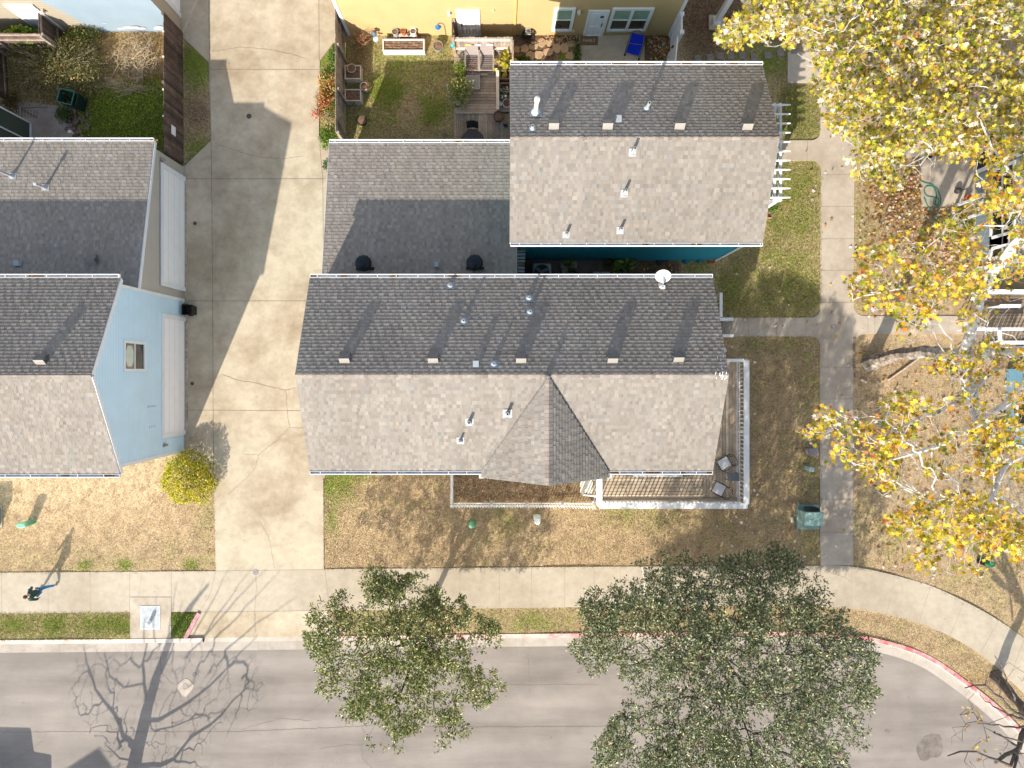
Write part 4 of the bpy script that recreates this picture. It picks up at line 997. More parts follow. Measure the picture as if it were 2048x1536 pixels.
def wall_light(root, p, nrm, m=None):
    b = MB(); p = Vector(p); n = Vector(nrm); b.obox(p + n*.02, Vector((n.y, n.x, 0))*.07, (0, 0, .10), n*.02); b.obox(p + n*.09, Vector((n.y, n.x, 0))*.055, (0, 0, .09), n*.055); return b.build("wall_light", m or mat("lamp_bronze", (.25, .22, .19), .4, .2), root, bevel=.012)
wall_light(bh, (WX, Y(881), 2.0), (1, 0, 0))
b = MB(); wc = Vector((WX, Y(717.5), 4.45)); ww, wh = .98, 1.42
b.obox(wc + Vector((.006, 0, wh*.25)), (.006, 0, 0), (0, ww*.49, 0), (0, 0, wh*.24)); b.obox(wc + Vector((.006, 0, -wh*.25)), (.006, 0, 0), (0, ww*.49, 0), (0, 0, wh*.24))
win = b.build("window", glassmat("dark_glass"), bh)
b = MB(); framed(b, wc + Vector((.0, 0, 0)), (0, 1, 0), (0, 0, 1), ww, wh, (1, 0, 0), .10, .05); b.obox(wc + Vector((.02, 0, 0)), (.02, 0, 0), (0, ww/2, 0), (0, 0, .03)); b.build("window_frame", WHITE, win)
b = MB(); b.obox(wc + Vector((.0132, 0, wh*.25)), (.0005, 0, 0), (0, ww*.47, 0), (0, 0, wh*.22), 1); b.poly([Vector((WX + .0145, wc.y + .40*a, wc.z + wh*.25 + .27*c)) for a, c in ((-.5, -1), (.5, -1), (1, -.6), (1, .55), (.45, 1), (-.45, 1), (-1, .55), (-1, -.6))]); b.build("curtain", [mat("curtain_pale", (.50, .54, .46), .8, .1), mat("curtain_tan", (.27, .21, .13), .8, .2)], win)
box_vent(bh, on_slope(86, 720, 588, 750, ZE, ZRG), 1)
sc = MB()
for px, z in ((298, 3.3), (302, 3.1), (308, 2.95)): pass
for k in range(7): sc.box(WX + .003, WX + .006, Y(806) - .05, Y(806) + .03, 2.7 + k*.12, 2.7 + k*.12 + R.uniform(.02, .07)); 
for k in range(4): sc.box(WX + .003, WX + .006, Y(843) - .04, Y(843) + .04, 2.8 + k*.14, 2.8 + k*.14 + R.uniform(.02, .08))
sc.build("scuff_mark", mat("scuffed_blue", (.24, .38, .50), .7, .3, 20), bh)

GREYS = siding("grey_board_siding", (0.42, 0.39, 0.35), 0.16, 0.6, 'Z', 0.80)
GR = 4.19
gh = thing("garage", "low grey board garage with sloping shingle roof and white garage door beside the driveway", "garage", G(200, 450, 0))
wing(gh, -300, 370, 324, 601, GREYS, 71, 1)
gutter(gh, G(-300, 324, GE), G(370, 324, GE), (0, 1, 0), litter=.05, seed=17, closed=1)
garage_door(gh, 363, 575, 2.13, WX + .003, cols=9)
b = MB(); b.bar((WX + .02, Y(323), GE - .10), (WX + .02, Y(601), GR - .10), .03, .15); b.build("fascia", WHITE, gh)
b = MB(); b.box(WX - .05, WX + .04, Y(598), Y(332), -.05, .08); b.build("foundation", CONC_WALK, gh)
wall_light(gh, (WX, Y(349), 2.25), (1, 0, 0))
for px, py, h in ((25, 353, .9), (91, 376, .55)): 
    q_ = on_slope(px, py, 324, 601, GE, GR); mb = MB(); mb.lathe(q_, [(.12, -.05), (.10, .05), (.05, .2), (.045, h), (.075, h), (.075, h + .13), (.02, h + .15)], 12); mb.add([q_ + Vector((-.16, -.14, .05)), q_ + Vector((.16, -.14, .05)), q_ + Vector((.16, .16, -.01)), q_ + Vector((-.16, .16, -.01))], [(0, 1, 2, 3)]); mb.build("flue_pipe", LEAD, gh)
box_vent(gh, on_slope(187, 521, 324, 601, GE, GR), 1); small_vent(gh, on_slope(38, 527, 324, 601, GE, GR), 1)
# upper storey of the grey house, set back to the west (mostly outside the picture)
g2 = thing("house", "grey sided two-storey house whose corner shows left of the overgrown yard", "house", G(-200, 330, 0))
gable_walls(g2, -620, 62, 246, 323, 285, GREYS, 3.0, 3.4)
b = MB(); xx = X(62) + .012
b.box(xx, xx + .03, Y(322.5), Y(248), .1, 2.3); sd = b.build("sliding_door", glassmat("green_grey_glass", (.05, .07, .055)), g2)
b = MB()
for gy in (248, 285, 322): b.box(xx + .031, xx + .06, Y(gy) - .03, Y(gy) + .03, .1, 2.4)
b.box(xx + .031, xx + .06, Y(322), Y(248), 2.3, 2.42); b.box(xx + .031, xx + .06, Y(322), Y(248), .06, .16); b.build("door_frame", WHITE, sd)

# ---------------------------------------------------------------- top left: pale wall house
CREAM2 = siding("cream_board_siding", (0.36, 0.32, 0.25), 0.16, 0.6)
SKYB = bpy.data.materials.new("sky_image_wall")
def sky_wall():
    nt, bs, o = nodes_of(SKYB); tc = N(nt, "ShaderNodeTexCoord"); sp = N(nt, "ShaderNodeSeparateXYZ"); nt.links.new(tc.outputs['Object'], sp.inputs[0])
    bs.inputs['Roughness'].default_value = .6
    n1 = noise(nt, tc.outputs['Object'], 1.3, 3, .5); r = ramp(nt, n1.outputs[0], [(.3, (.205, .275, .34)), (.7, (.235, .30, .36))]); nt.links.new(r.outputs[0], bs.inputs['Base Color'])
sky_wall()
tan_w = siding("tan_board_siding", (0.42, 0.355, 0.27), 0.2, 0.6, 'Z', 0.85)
ch = thing("house", "house with a cream rear wall partly coloured as retouched sky above the overgrown yard", "house", G(150, 30, 0))
y0 = Y(64); H2 = 5.2
def wz(px, py):                               # point of the south wall plane seen at this pixel
    z = CAMH * (1 - (NY - 64) / (NY - py)); return P(px, py, z)
b = MB(); tl = wz(55, -25); bl = wz(190, 62.5)
b.poly([Vector((X(-400), y0, -.05)), Vector((bl.x, y0, -.05)), bl, wz(132, 27), wz(80, 2), Vector((wz(60, -10).x, y0, H2)), Vector((X(-400), y0, H2))]); b.build("wall", CREAM2, ch)
b = MB(); b.poly([Vector((bl.x, y0, -.05)), Vector((X(361), y0, -.05)), Vector((X(361), y0, H2)), Vector((wz(60, -10).x, y0, H2)), wz(80, 2), wz(132, 27), bl]); b.build("sky_coloured_wall", SKYB, ch)  # this wall part carries the colour of a retouched-in sky
b = MB(); b.quad((X(361), y0, -.05), (X(361), Y(-160), -.05), (X(361), Y(-160), 4.2), (X(361), y0, H2)); b.build("side_wall", tan_w, ch)
b = MB(); b.quad((X(-400), y0, H2), (X(361), y0, H2), (X(361), Y(-160), 4.2), (X(-400), Y(-160), 4.2)); b.build("roof", OLDWOOD, ch)
b = MB()
for (px, py, w, h) in ((258, 56, 15, 4.6), (270, 54.5, 11, 4), (243, 57, 9, 3), (281, 56.5, 12, 3.5), (318, 56, 11, 6), (209, 46, 5, 1.3)):
    pts = []
    for k in range(16):
        a = 2*math.pi*k/16; q_ = wz(px + w*math.cos(a), py - h*(math.sin(a) if math.sin(a) > 0 else .45*math.sin(a))); q_.y -= .004 + .0025*(px % 17); pts.append(q_)
    b.poly(pts[::-1] if True else pts)
b.build("cloud_patch", mat("cloud_white", (.40, .41, .42), .7, .05), ch)  # white shapes copy the clouds of the retouched sky
b = MB(); wq = [wz(15, 11), wz(62, 10), wz(82, 50), wz(40, 50)]
c0 = (wz(16, 11) + wz(80, 52)) / 2; zt, zb_ = wz(40, 10).z, .25
xl_, xr_ = wz(16, 11).x, wz(64, 11).x
b.box(xl_, xr_, y0 - .05, y0 - .01, zb_, zt); dw = b.build("door", mat("pale_blue_door", (.50, .58, .66), .5, .05), ch)
b = MB(); framed(b, ((xl_ + xr_)/2, y0 - .01, (zt + zb_)/2), (1, 0, 0), (0, 0, 1), xr_ - xl_, zt - zb_, (0, -1, 0), .10, .06); b.build("door_frame", WHITE, dw)
wall_light(ch, (wz(86, 19).x, y0, wz(86, 19).z), (0, -1, 0), mat("lamp_tan", (.42, .34, .25), .5, .1))
garage_door(ch, -140, 28, 2.15, X(361) + .003, cols=7)
# wooden fence between the overgrown yard and the driveway
def board_fence(name, label, a, b_, h, face, m, rails=(.3, .88), posts=2.4, step=.14, seed=1, post_side=-1, gap=.004, group=None, cat="fence", tone=.16, railm=None, loc=None, jag=.02):
    a, b_ = Vector(a), Vector(b_); t = thing(name, label, cat, (a + b_) / 2, 0, group); d = b_ - a; L = d.length; d.normalize(); o = Vector(face).normalized(); rr = random.Random(seed); mb = MB(); x = 0
    while x < L - .02:
        w = min(step - gap, L - x); k = max(.4, rr.gauss(1, tone)); hh = h + rr.uniform(-jag, jag); c = (k, k*rr.uniform(.95, 1.02), k*rr.uniform(.9, 1.02)); p = a + d*(x + w/2) + o*.012
        mb.obox(p + Vector((0, 0, .03 + hh/2)), d*w/2, o*.010, Vector((0, 0, hh/2)), 0, c); x += step
    mb.build("board", m, t)
    rl = MB()
    for f_ in rails: rl.bar(a - o*.02 + Vector((0, 0, h*f_)), b_ - o*.02 + Vector((0, 0, h*f_)), .045, .09)
    rl.build("rail", railm or m, t)
    if posts:
        n = max(1, int(round(L / posts)))
        for i in range(n + 1):
            pb = MB(); p = a + d*(L*i/n) - o*.07; pb.box(p.x - .05, p.x + .05, p.y - .05, p.y + .05, 0, h*.98); pb.build("fence_post", railm or m, t)
    return t
f1 = board_fence("wood_fence", "tall dark brown board fence between the overgrown yard and the driveway", G(367, 326), G(366, 66), 1.85, (1, 0, 0), DARKWOOD, seed=3, tone=.22)
b = MB(); p = G(367.2, 277, 1.15); b.box(p.x + .024, p.x + .034, p.y - .20, p.y + .20, .85, 1.25); b.build("sign_plate", mat("white_notice", (.75, .75, .75), .5, .03), f1)
for gy in (102, 212, 262, 150): 
    b = MB(); p = G(366, gy, 1.86); b.box(p.x - .03, p.x + .03, p.y - .03, p.y + .03, 1.82, 1.9); b.build("post_cap", WHITE_OLD, f1)
board_fence("wood_fence", "dark board fence with pale rails at the top of the overgrown yard", G(-60, 106), G(132, 106), 1.8, (0, 1, 0), DARKWOOD, rails=(.35, .72, .97), seed=4, railm=OLDWOOD)
board_fence("wood_fence", "short dark fence return with leaning posts below the pale blue back door", G(131, 105), G(129, 66), 1.8, (-1, 0, 0), DARKWOOD, rails=(.3, .95), posts=1.0, seed=5, railm=OLDWOOD)
board_fence("wood_fence", "dark fence with a pale bottom rail at the overgrown yard's west edge", G(20, 210), G(14, 112), 1.8, (-1, 0, 0), DARKWOOD, rails=(.15, .9), seed=6, railm=OLDWOOD)
# ---------------------------------------------------------------- yellow house at the top
YEL = siding("yellow_lap_siding", (0.51, 0.365, 0.18), 0.17, 0.6, 'Z', 0.72)
yh = thing("house", "yellow lap-sided house with white doors and windows at the top of the photo", "house", G(1020, 40, 0))
YW = 70.5; yy = Y(YW)
def yw(px, py):
    z = CAMH * (1 - (NY - YW) / (NY - py)); return P(px, py, z)
x0, x1 = X(697), X(1340)
b = MB(); b.quad((x0, yy, -.05), (x1, yy, -.05), (x1, yy, 5.4), (x0, yy, 5.4)); b.quad((x0, Y(-250), -.05), (x0, yy, -.05), (x0, yy, 5.4), (x0, Y(-250), 5.4)); b.quad((x1, yy, -.05), (x1, Y(-250), -.05), (x1, Y(-250), 5.4), (x1, yy, 5.4))
b.build("wall", YEL, yh)
b = MB(); b.quad((x0 - .3, yy - .3, 5.35), (x1 + .3, yy - .3, 5.35), (x1 + .3, Y(-90), 7.4), (x0 - .3, Y(-90), 7.4)); b.quad((x0 - .3, Y(-90), 7.4), (x1 + .3, Y(-90), 7.4), (x1 + .3, Y(-250), 5.35), (x0 - .3, Y(-250), 5.35)); b.build("roof", SHINGLE, yh)
b = MB(); b.box(x0 - .025, x0 + .11, yy - .03, yy + .10, 0, 5.38); b.box(x1 - .11, x1 + .025, yy - .03, yy + .10, 0, 5.38); b.build("corner_trim", WHITE, yh)
b = MB(); vx = X(1029); b.box(vx - .05, vx + .05, yy - .07, yy - .001, .1, 5.3); b.build("downspout", mat("yellow_downspout", (.56, .36, .13), .5, .05), yh)
def wall_rect(px0, py0, px1, py1):
    a, c = yw(px0, py1), yw(px1, py1); zt = yw(px0, py0).z
    return a.x, c.x, c.z, zt
def panel_door(root, r, six=True, knob_left=False):
    xa, xb, za, zt = r; b = MB(); b.box(xa, xb, yy - .03, yy - .002, .08, zt); d = b.build("door", mat("white_door", (.72, .74, .76), .4, .03), root)
    W = xb - xa; pn = MB(); rows = [(.06, .30), (.36, .66), (.72, .93)] if six else [(.06, .40), (.46, .93)]
    for f0, f1_ in rows:
        for c in (0, 1):
            pa = xa + W*(.12 + .42*c); pn.box(pa, pa + W*.34, yy - .045, yy - .0301, .08 + (zt-.08)*f0, .08 + (zt-.08)*f1_)
    pn.build("door_panel", mat("door_panel_white", (.64, .66, .69), .45, .03), d, bevel=.012)
    kb = MB(); kx = xa + .08 if knob_left else xb - .08; kb.lathe((kx, yy - .06, .95), [(.03, -.03), (.03, .03)], 10); kb.lathe((kx, yy - .05, 1.12), [(.028, -.03), (.028, .03)], 10); kb.build("handle", DARKMETAL, d)
    fr = MB(); f_ = .11
    fr.box(xa - f_, xa, yy - .06, yy - .001, .0, zt + f_); fr.box(xb, xb + f_, yy - .06, yy - .001, .0, zt + f_); fr.box(xa, xb, yy - .06, yy - .001, zt, zt + f_); fr.box(xa, xb, yy - .06, yy - .001, .0, .079); fr.build("door_frame", WHITE, d)
    return d
panel_door(yh, wall_rect(922, 21, 957, 67), True, True)
d2 = panel_door(yh, wall_rect(1171, 22.5, 1201, 68), False)
b = MB(); q_ = yw(1207, 32); b.box(q_.x - .13, q_.x + .02, yy - .05, yy - .046, q_.z - .08, q_.z + .08); b.build("lock_pad", BLACKPL, d2)
def sash_window(root, r, n=1):
    xa, xb, za, zt = r; W = xb - xa; b = MB(); lo = MB(); up_ = MB(); fr = MB(); zm = (za + zt) / 2 - .03
    for i in range(n):
        a, c = xa + W*i/n + (.06 if i else 0), xa + W*(i+1)/n - (.06 if i < n-1 else 0)
        b.box(a, c, yy - .02, yy - .001, za, zm); up_.box(a, c, yy - .02, yy - .001, zm, zt); fr.box(a, c, yy - .045, yy - .002, zm - .03, zm + .03)
        if i: fr.box(a - .12, a, yy - .07, yy - .002, za, zt)
    w = b.build("window", glassmat("dark_window_glass", (.018, .022, .018)), root); up_.build("blind_behind_pane", mat("green_blind", (.22, .34, .25), .25, .12, 2, spec=.6), w)
    f_ = .13
    fr.box(xa - f_, xa, yy - .07, yy - .001, za - f_, zt + f_); fr.box(xb, xb + f_, yy - .07, yy - .001, za - f_, zt + f_); fr.box(xa, xb, yy - .07, yy - .001, zt, zt + f_); fr.box(xa, xb, yy - .08, yy - .001, za - f_, za); fr.build("window_frame", WHITE, w)
sash_window(yh, wall_rect(1109, 18, 1138, 57)); sash_window(yh, wall_rect(1219, 18, 1286, 57), 2)
for px, py in ((898, 24), (1158, 22)): wall_light(yh, yw(px, py), (0, -1, 0), mat("lamp_pale", (.55, .53, .50), .4, .1))
for px, py in ((986, 20), (1147, 61)): q_ = yw(px, py); b = MB(); b.obox(q_ + Vector((0, -.03, 0)), (.06, 0, 0), (0, .03, 0), (0, 0, .08)); b.build("outlet_box", mat("outlet_tan", (.52, .42, .28), .5, .05), yh, bevel=.01)

# white vinyl fence and open gate at its right
def vinyl_panel(root, a, b_, h, nm="panel"):
    a, b_ = Vector(a), Vector(b_); mb = MB(); n = int((b_ - a).length / .16); d = (b_ - a)
    for i in range(n):
        mb.bar(a + d*(i + .5)/n - d.normalized()*.075 + Vector((0, 0, h/2 + .05)), a + d*(i + .5)/n + d.normalized()*.075 + Vector((0, 0, h/2 + .05)), .025, h - .1)
    for z in (.12, h): mb.bar(a + Vector((0, 0, z)), b_ + Vector((0, 0, z)), .05, .12)
    return mb.build(nm, VINYL, root)
vf = thing("vinyl_fence", "white vinyl privacy fence running out from the yellow house's right corner", "fence", G(1341, 90, 0))
vinyl_panel(vf, G(1341, 74), G(1341, 107), 2.0)
b = MB()
for gy in (74, 108): p = G(1341, gy); b.box(p.x - .07, p.x + .07, p.y - .07, p.y + .07, 0, 2.08); b.add([p + Vector((-.09, -.09, 2.08)), p + Vector((.09, -.09, 2.08)), p + Vector((.09, .09, 2.08)), p + Vector((-.09, .09, 2.08)), p + Vector((0, 0, 2.17))], [(0, 1, 4), (1, 2, 4), (2, 3, 4), (3, 0, 4), (3, 2, 1, 0)])
b.build("fence_post", VINYL, vf)
vg = thing("gate", "white vinyl gate standing ajar beside the teal house roof", "gate", G(1336, 130, 0))
vinyl_panel(vg, G(1335, 112), G(1330, 165), 1.85)
b = MB(); p = G(1335, 118, 1.2); b.obox(p + Vector((-.06, 0, 0)), (.04, 0, 0), (0, .02, 0), (0, 0, .10)); b.build("latch", DARKMETAL, vg)

# porch post of the next house at the top right
pp = thing("porch_post", "white square porch post on a concrete footing in brown ground at the top", "post", G(1433, 46, 0))
b = MB(); p = G(1431, 46); b.box(p.x - .32, p.x + .32, p.y - .32, p.y + .32, 0, .10); b.build("footing", CONC_WALK, pp)
b = MB(); b.box(p.x - .11, p.x + .11, p.y - .11, p.y + .11, .10, 3.4); b.box(p.x - .16, p.x + .16, p.y - .16, p.y + .16, .101, .28); b.build("shaft", WHITE, pp)

# ---------------------------------------------------------------- right edge: blue-grey house, timber deck, light blue house
BG = siding("blue_grey_board_siding", (0.155, 0.20, 0.235), 0.2, 0.55, 'Y', 0.8)
rh = thing("house", "blue-grey sided house behind the yellow tree with white trimmed porch", "house", G(2060, 350, 0))
b = MB(); x0 = X(1952)
b.quad((x0, Y(540), -.05), (x0, Y(232), -.05), (x0, Y(232), 5.3)[::1], (x0, Y(540), 5.3)); b.quad((X(2300), Y(540), -.05), (x0, Y(540), -.05), (x0, Y(540), 5.3), (X(2300), Y(540), 5.3)); b.quad((x0, Y(232), -.05), (X(2300), Y(232), -.05), (X(2300), Y(232), 5.3), (x0, Y(232), 5.3))
b.f = [f[::-1] for f in b.f]; b.build("wall", BG, rh)
b = MB(); b.quad((x0 - .3, Y(555), 5.25), (X(2300), Y(555), 5.25), (X(2300), Y(386), 7.3), (x0 - .3, Y(386), 7.3)); b.quad((x0 - .3, Y(386), 7.3), (X(2300), Y(386), 7.3), (X(2300), Y(218), 5.25), (x0 - .3, Y(218), 5.25)); b.build("roof", SHINGLE, rh)
b = MB()
for gy in (233, 345, 420, 539): b.box(x0 - .05, x0 + .02, Y(gy) - .08, Y(gy) + .08, .02, 5.2)
b.build("corner_trim", WHITE, rh)
b = MB(); b.box(x0 - .02, x0 - .003, Y(340), Y(262), .1, 2.4); dr = b.build("porch_shade_panel", glassmat("porch_shade_black", (.01, .01, .012), .3), rh)  # flat near-black panel; the porch recess's shade is put into its colour
for gy, w in ((385, 1.2), (470, 1.5), (505, .8)):
    b = MB(); c = Vector((x0 - .004, Y(gy), 1.75)); b.obox(c, (.01, 0, 0), (0, w/2, 0), (0, 0, .65)); w_ = b.build("window", glassmat("dark_window_glass"), rh)
    b = MB(); framed(b, c, (0, 1, 0), (0, 0, 1), w, 1.3, (-1, 0, 0), .12, .06); b.obox(c + Vector((-.03, 0, 0)), (.02, 0, 0), (0, w/2, 0), (0, 0, .025)); b.build("window_frame", WHITE, w_)
b = MB(); b.box(x0 - 1.0, x0 - .06, Y(448), Y(441), 2.5, 2.62); b.box(x0 - 1.0, x0 - .06, Y(415), Y(409), 2.5, 2.62)
for gy in (444, 412): b.box(x0 - 1.0, x0 - .9, Y(gy) - .05, Y(gy) + .05, 0, 2.5)
b.build("porch_frame", WHITE, rh)
rd = thing("deck", "brown timber deck with white rails under the sycamore branches", "deck", G(1985, 650, 0))
boards(rd, [(1930, 2120, 585, 690)], .45, True, m=mat("brown_deck", (.20, .155, .12), .85, .3, 2, .2, 15, attr=True), seed=12)
rail_section(rd, G(1932, 590), G(2120, 590), 1.0, .45, .16); rail_section(rd, G(1955, 618), G(1995, 618), 1.0, .45, .14); rail_section(rd, G(1905, 662), G(2005, 662), 1.0, .3, .14); rail_section(rd, G(1948, 688), G(2120, 688), 1.0, .45, .16); rail_section(rd, G(1955, 664), G(1955, 686), 1.0, .45, .14)
LB = siding("light_blue_lap_siding", (0.15, 0.33, 0.47), 0.17, 0.5, 'Z', 0.8)
lh = thing("house", "light blue house wall with a white framed window at the photo's right edge", "house", G(2080, 810, 0))
xw = X(2012); b = MB(); b.quad((xw, Y(738), -.05), (xw, Y(892), -.05), (xw, Y(892), 5.3), (xw, Y(738), 5.3)); b.quad((xw, Y(892), -.05), (X(2400), Y(892), -.05), (X(2400), Y(892), 5.3), (xw, Y(892), 5.3)); b.quad((X(2400), Y(738), -.05), (xw, Y(738), -.05), (xw, Y(738), 5.3), (X(2400), Y(738), 5.3)); b.build("wall", LB, lh)
b = MB(); b.quad((xw - .1, Y(905), 5.25), (X(2400), Y(905), 5.25), (X(2400), Y(815), 6.6), (xw - .1, Y(815), 6.6)); b.quad((xw - .1, Y(815), 6.6), (X(2400), Y(815), 6.6), (X(2400), Y(725), 5.25), (xw - .1, Y(725), 5.25)); b.build("roof", SHINGLE, lh)
b = MB(); b.box(xw - .03, xw + .01, Y(892) - .01, Y(886), 0, 5.2); b.build("corner_trim", WHITE, lh)
b = MB(); c = Vector((xw - .004, Y(815), 1.5)); b.obox(c, (.01, 0, 0), (0, .7, 0), (0, 0, .7)); w_ = b.build("window", glassmat("dark_window_glass"), lh); b = MB(); framed(b, c, (0, 1, 0), (0, 0, 1), 1.4, 1.4, (-1, 0, 0), .13, .06); b.build("window_frame", WHITE, w_)

# ---------------------------------------------------------------- across the street, below the picture: only its shadow reaches the road
nh = thing("house", "gabled house across the street whose roof peak shades the road's bottom edge", "house", G(100, 1780, 0))
gxp = X(60); pk = Vector((gxp, Y(1840), 7.2))
b = MB()
def shadow_src(px, py, z):                    # where a point at height z must be for its shadow to fall here
    g = P(px, py, ZR); L = (z - ZR) / math.tan(SUN_EL); n = math.hypot(SHX, SHY); return Vector((g.x - SHX/n*L, g.y - SHY/n*L, z))
apx = shadow_src(197, 1496, 7.0)
half = 4.2
b.poly([Vector((apx.x - half, apx.y, ZR)), Vector((apx.x + half, apx.y, ZR)), Vector((apx.x + half, apx.y, 4.6)), Vector((apx.x, apx.y, 7.0)), Vector((apx.x - half, apx.y, 4.6))]); b.build("wall", SID_CREAM, nh)
b = MB()
for s in (-1, 1): b.quad(Vector((apx.x, apx.y, 7.02)), Vector((apx.x + s*(half + .2), apx.y, 4.5)), Vector((apx.x + s*(half + .2), apx.y - 9, 4.5)), Vector((apx.x, apx.y - 9, 7.02)))
b.build("roof", SHINGLE, nh)
# ================================================================ things in the yards and along the street
def circ(p, r, n=14): return [(p.x + r*math.cos(2*math.pi*k/n), p.y + r*math.sin(2*math.pi*k/n)) for k in range(n)]
POTS = {}
def pot(name, label, g, r, h, col, cat="pot", group=None, soil=True, z0=0.0, rim=True, soilm=None):
    p = G(g[0], g[1], z0); t = thing(name, label, cat, p, 0, group)
    m = mat("pot_" + "_".join("%02d" % int(c*99) for c in col), col, .6, .15, 8)
    b = MB(); b.lathe(p, [(r*.72, 0), (r*.9, h*.85), (r, h*.86), (r, h), (r*.88, h), (r*.86, h*.88), (r*.1, h*.87)], 18); b.build("body", m, t)
    if soil: b = MB(); b.lathe(p + Vector((0, 0, h*.88)), [(r*.86, 0), (r*.5, .012), (.01, .02)], 18); b.build("soil", soilm or SOIL, t)
    return t
# ---- centre back yard
f = board_fence("wood_fence", "grey weathered board fence between the driveway and the middle back yard", G(691, 292), G(690, 42), 1.85, (-1, 0, 0), OLDWOOD, rails=(.12, .55, .95), posts=1.9, step=.145, seed=8, tone=.2)
b = MB(); b.bar(G(692, 262, 1.7), G(700, 290, .2), .05, .09); b.build("brace", OLDWOOD, f)
f = board_fence("wood_fence", "weathered low picket screen carrying three plaques behind the lounge chairs", G(911, 108), G(1022, 108), 1.55, (0, 1, 0), OLDWOOD, rails=(), posts=0, step=.135, seed=9, gap=.012, jag=.04)
b = MB()
for z in (1.42, .62): b.bar(G(908, 109.5, z), G(1024, 109.5, z), .06, .10)
b.build("rail", mat("pale_rail_wood", (.55, .49, .43), .8, .2, 4), f)
b = MB()
for gx in (911, 1022): p = G(gx, 110); b.box(p.x - .05, p.x + .05, p.y - .05, p.y + .05, 0, 1.62)
b.build("fence_post", OLDWOOD, f)
for i, (px, py, c, rx, rz, nm, lb) in enumerate(((937, 86, (.58, .46, .12), .14, .09, "fish_plaque", "yellow fish shaped plaque hanging on the weathered picket screen"), (957, 89, (.66, .66, .64), .12, .10, "plaque", "white rectangular plaque hanging in the middle of the picket screen"), (980, 87, (.66, .67, .66), .155, .11, "plaque", "white oval plaque hanging on the right of the picket screen"))):
    z = 1.0; x = P(px, py, z).x; y = Y(109.6); b = MB()
    n = 4 if i == 1 else 20; pts = [(x + rx*math.cos(2*math.pi*k/n + (math.pi/4 if n == 4 else 0))*(1.3 if n == 4 else 1), z + rz*math.sin(2*math.pi*k/n + (math.pi/4 if n == 4 else 0))*(1.3 if n == 4 else 1)) for k in range(n)]
    if i == 0: pts = pts + []
    v = [(a, y - .03, c_) for a, c_ in pts] + [(a, y - .01, c_) for a, c_ in pts]
    b.add(v, [tuple(range(n)), tuple(range(2*n - 1, n - 1, -1))] + [(k, n + k, n + (k+1) % n, (k+1) % n) for k in range(n)])
    if i == 0: b.add([(x + rx*.9, y - .02, z), (x + rx*1.6, y - .02, z + .09), (x + rx*1.6, y - .02, z - .09)], [(0, 1, 2), (2, 1, 0)])
    tag(b.build(nm, mat("plaque_paint_%d" % i, c, .5, .1, 10)), lb, "plaque")
board_fence("wood_fence", "weathered fence return between the picket screen and the yellow house's left door", G(909, 106), G(909, 74), 1.6, (-1, 0, 0), OLDWOOD, rails=(.25, .8), posts=1.2, step=.12, seed=10)
board_fence("wood_fence", "thin weathered fence between the timber deck and the flagstones", G(1025, 112), G(1026, 236), 1.5, (1, 0, 0), OLDWOOD, rails=(.3, .95), posts=2.0, step=.12, seed=11)
# deck in the back yard
dk = thing("deck", "weathered two-part timber deck between the small lawn and teal house", "deck", G(960, 200, 0))
boards(dk, [(909, 1022, 96, 226)], .16, True, w=.13, seed=21, m=DECKWOOD); boards(dk, [(909, 1022, 230, 322)], .12, False, w=.10, seed=22, m=DECKWOOD)
b = MB(); b.box(X(909), X(994), Y(230), Y(226.4), 0, .17); b.box(X(909), X(994), Y(148), Y(144), .161, .176); b.build("edge_board", mat("pale_edge_board", (.36, .30, .24), .8, .2, 5), dk)
def raised_bed(name, label, gx0, gx1, gy0, gy1, h, m, cat="planter", th=.06, soild=.06):
    t = thing(name, label, cat, G((gx0+gx1)/2, (gy0+gy1)/2, 0)); xa, xb, ya, yb = X(gx0), X(gx1), Y(gy1), Y(gy0); b = MB()
    b.box(xa, xb, ya, ya + th, 0, h); b.box(xa, xb, yb - th, yb, 0, h); b.box(xa, xa + th, ya + th, yb - th, 0, h - .003); b.box(xb - th, xb, ya + th, yb - th, 0, h - .003); b.build("frame", m, t, bevel=.006)
    b = MB(); nn = 10
    for i in range(nn):
        for j in range(nn):
            u0, u1, v0, v1 = i/nn, (i+1)/nn, j/nn, (j+1)/nn
            zz = lambda u, v: h - soild + .02*math.sin(u*17 + v*9) + .015*math.sin(v*23)
            q_ = lambda u, v: (xa + th + (xb - xa - 2*th)*u, ya + th + (yb - ya - 2*th)*v, zz(u, v))
            b.quad(q_(u0, v0), q_(u1, v0), q_(u1, v1), q_(u0, v1))
    b.build("soil", SOIL, t, smooth=True); return t
def q2g(px, py, z): p = P(px, py, z); return (NX + p.x/MPP, NY - p.y/MPP)
a_, c_ = q2g(765, 77.5, .42), q2g(849, 102, .42)
raised_bed("raised_bed", "long white raised garden bed full of brown mulch on the back lawn", a_[0], c_[0], a_[1], c_[1], .42, WHITE_OLD)
for lb, (xx0, yy0, xx1, yy1) in (("square pale planter box with a round ring pot by the grey fence", (689, 130, 722, 158)), ("square pale planter box of dark soil, second from the yellow house", (689, 178, 722, 202))):
    a_, c_ = q2g(xx0, yy0, .5), q2g(xx1, yy1, .5); raised_bed("planter_box", lb, a_[0], c_[0], a_[1], c_[1], .5, mat("pale_planter_wood", (.46, .42, .37), .75, .15, 5), th=.05)
gq = q2g(703, 136.5, .62); pot("pot", "round pot with a pale rim sunk in the planter box's corner", gq, .20, .20, (.42, .37, .32), z0=.44)
t = pot("pot", "pale pot of shrivelled brown leaves between the two square planter boxes", q2g(728, 172, .4), .19, .40, (.55, .50, .44))
pot("pot", "wide dark pot standing in shade at the small lawn's lower left", q2g(723, 240, .3), .24, .30, (.035, .035, .03))
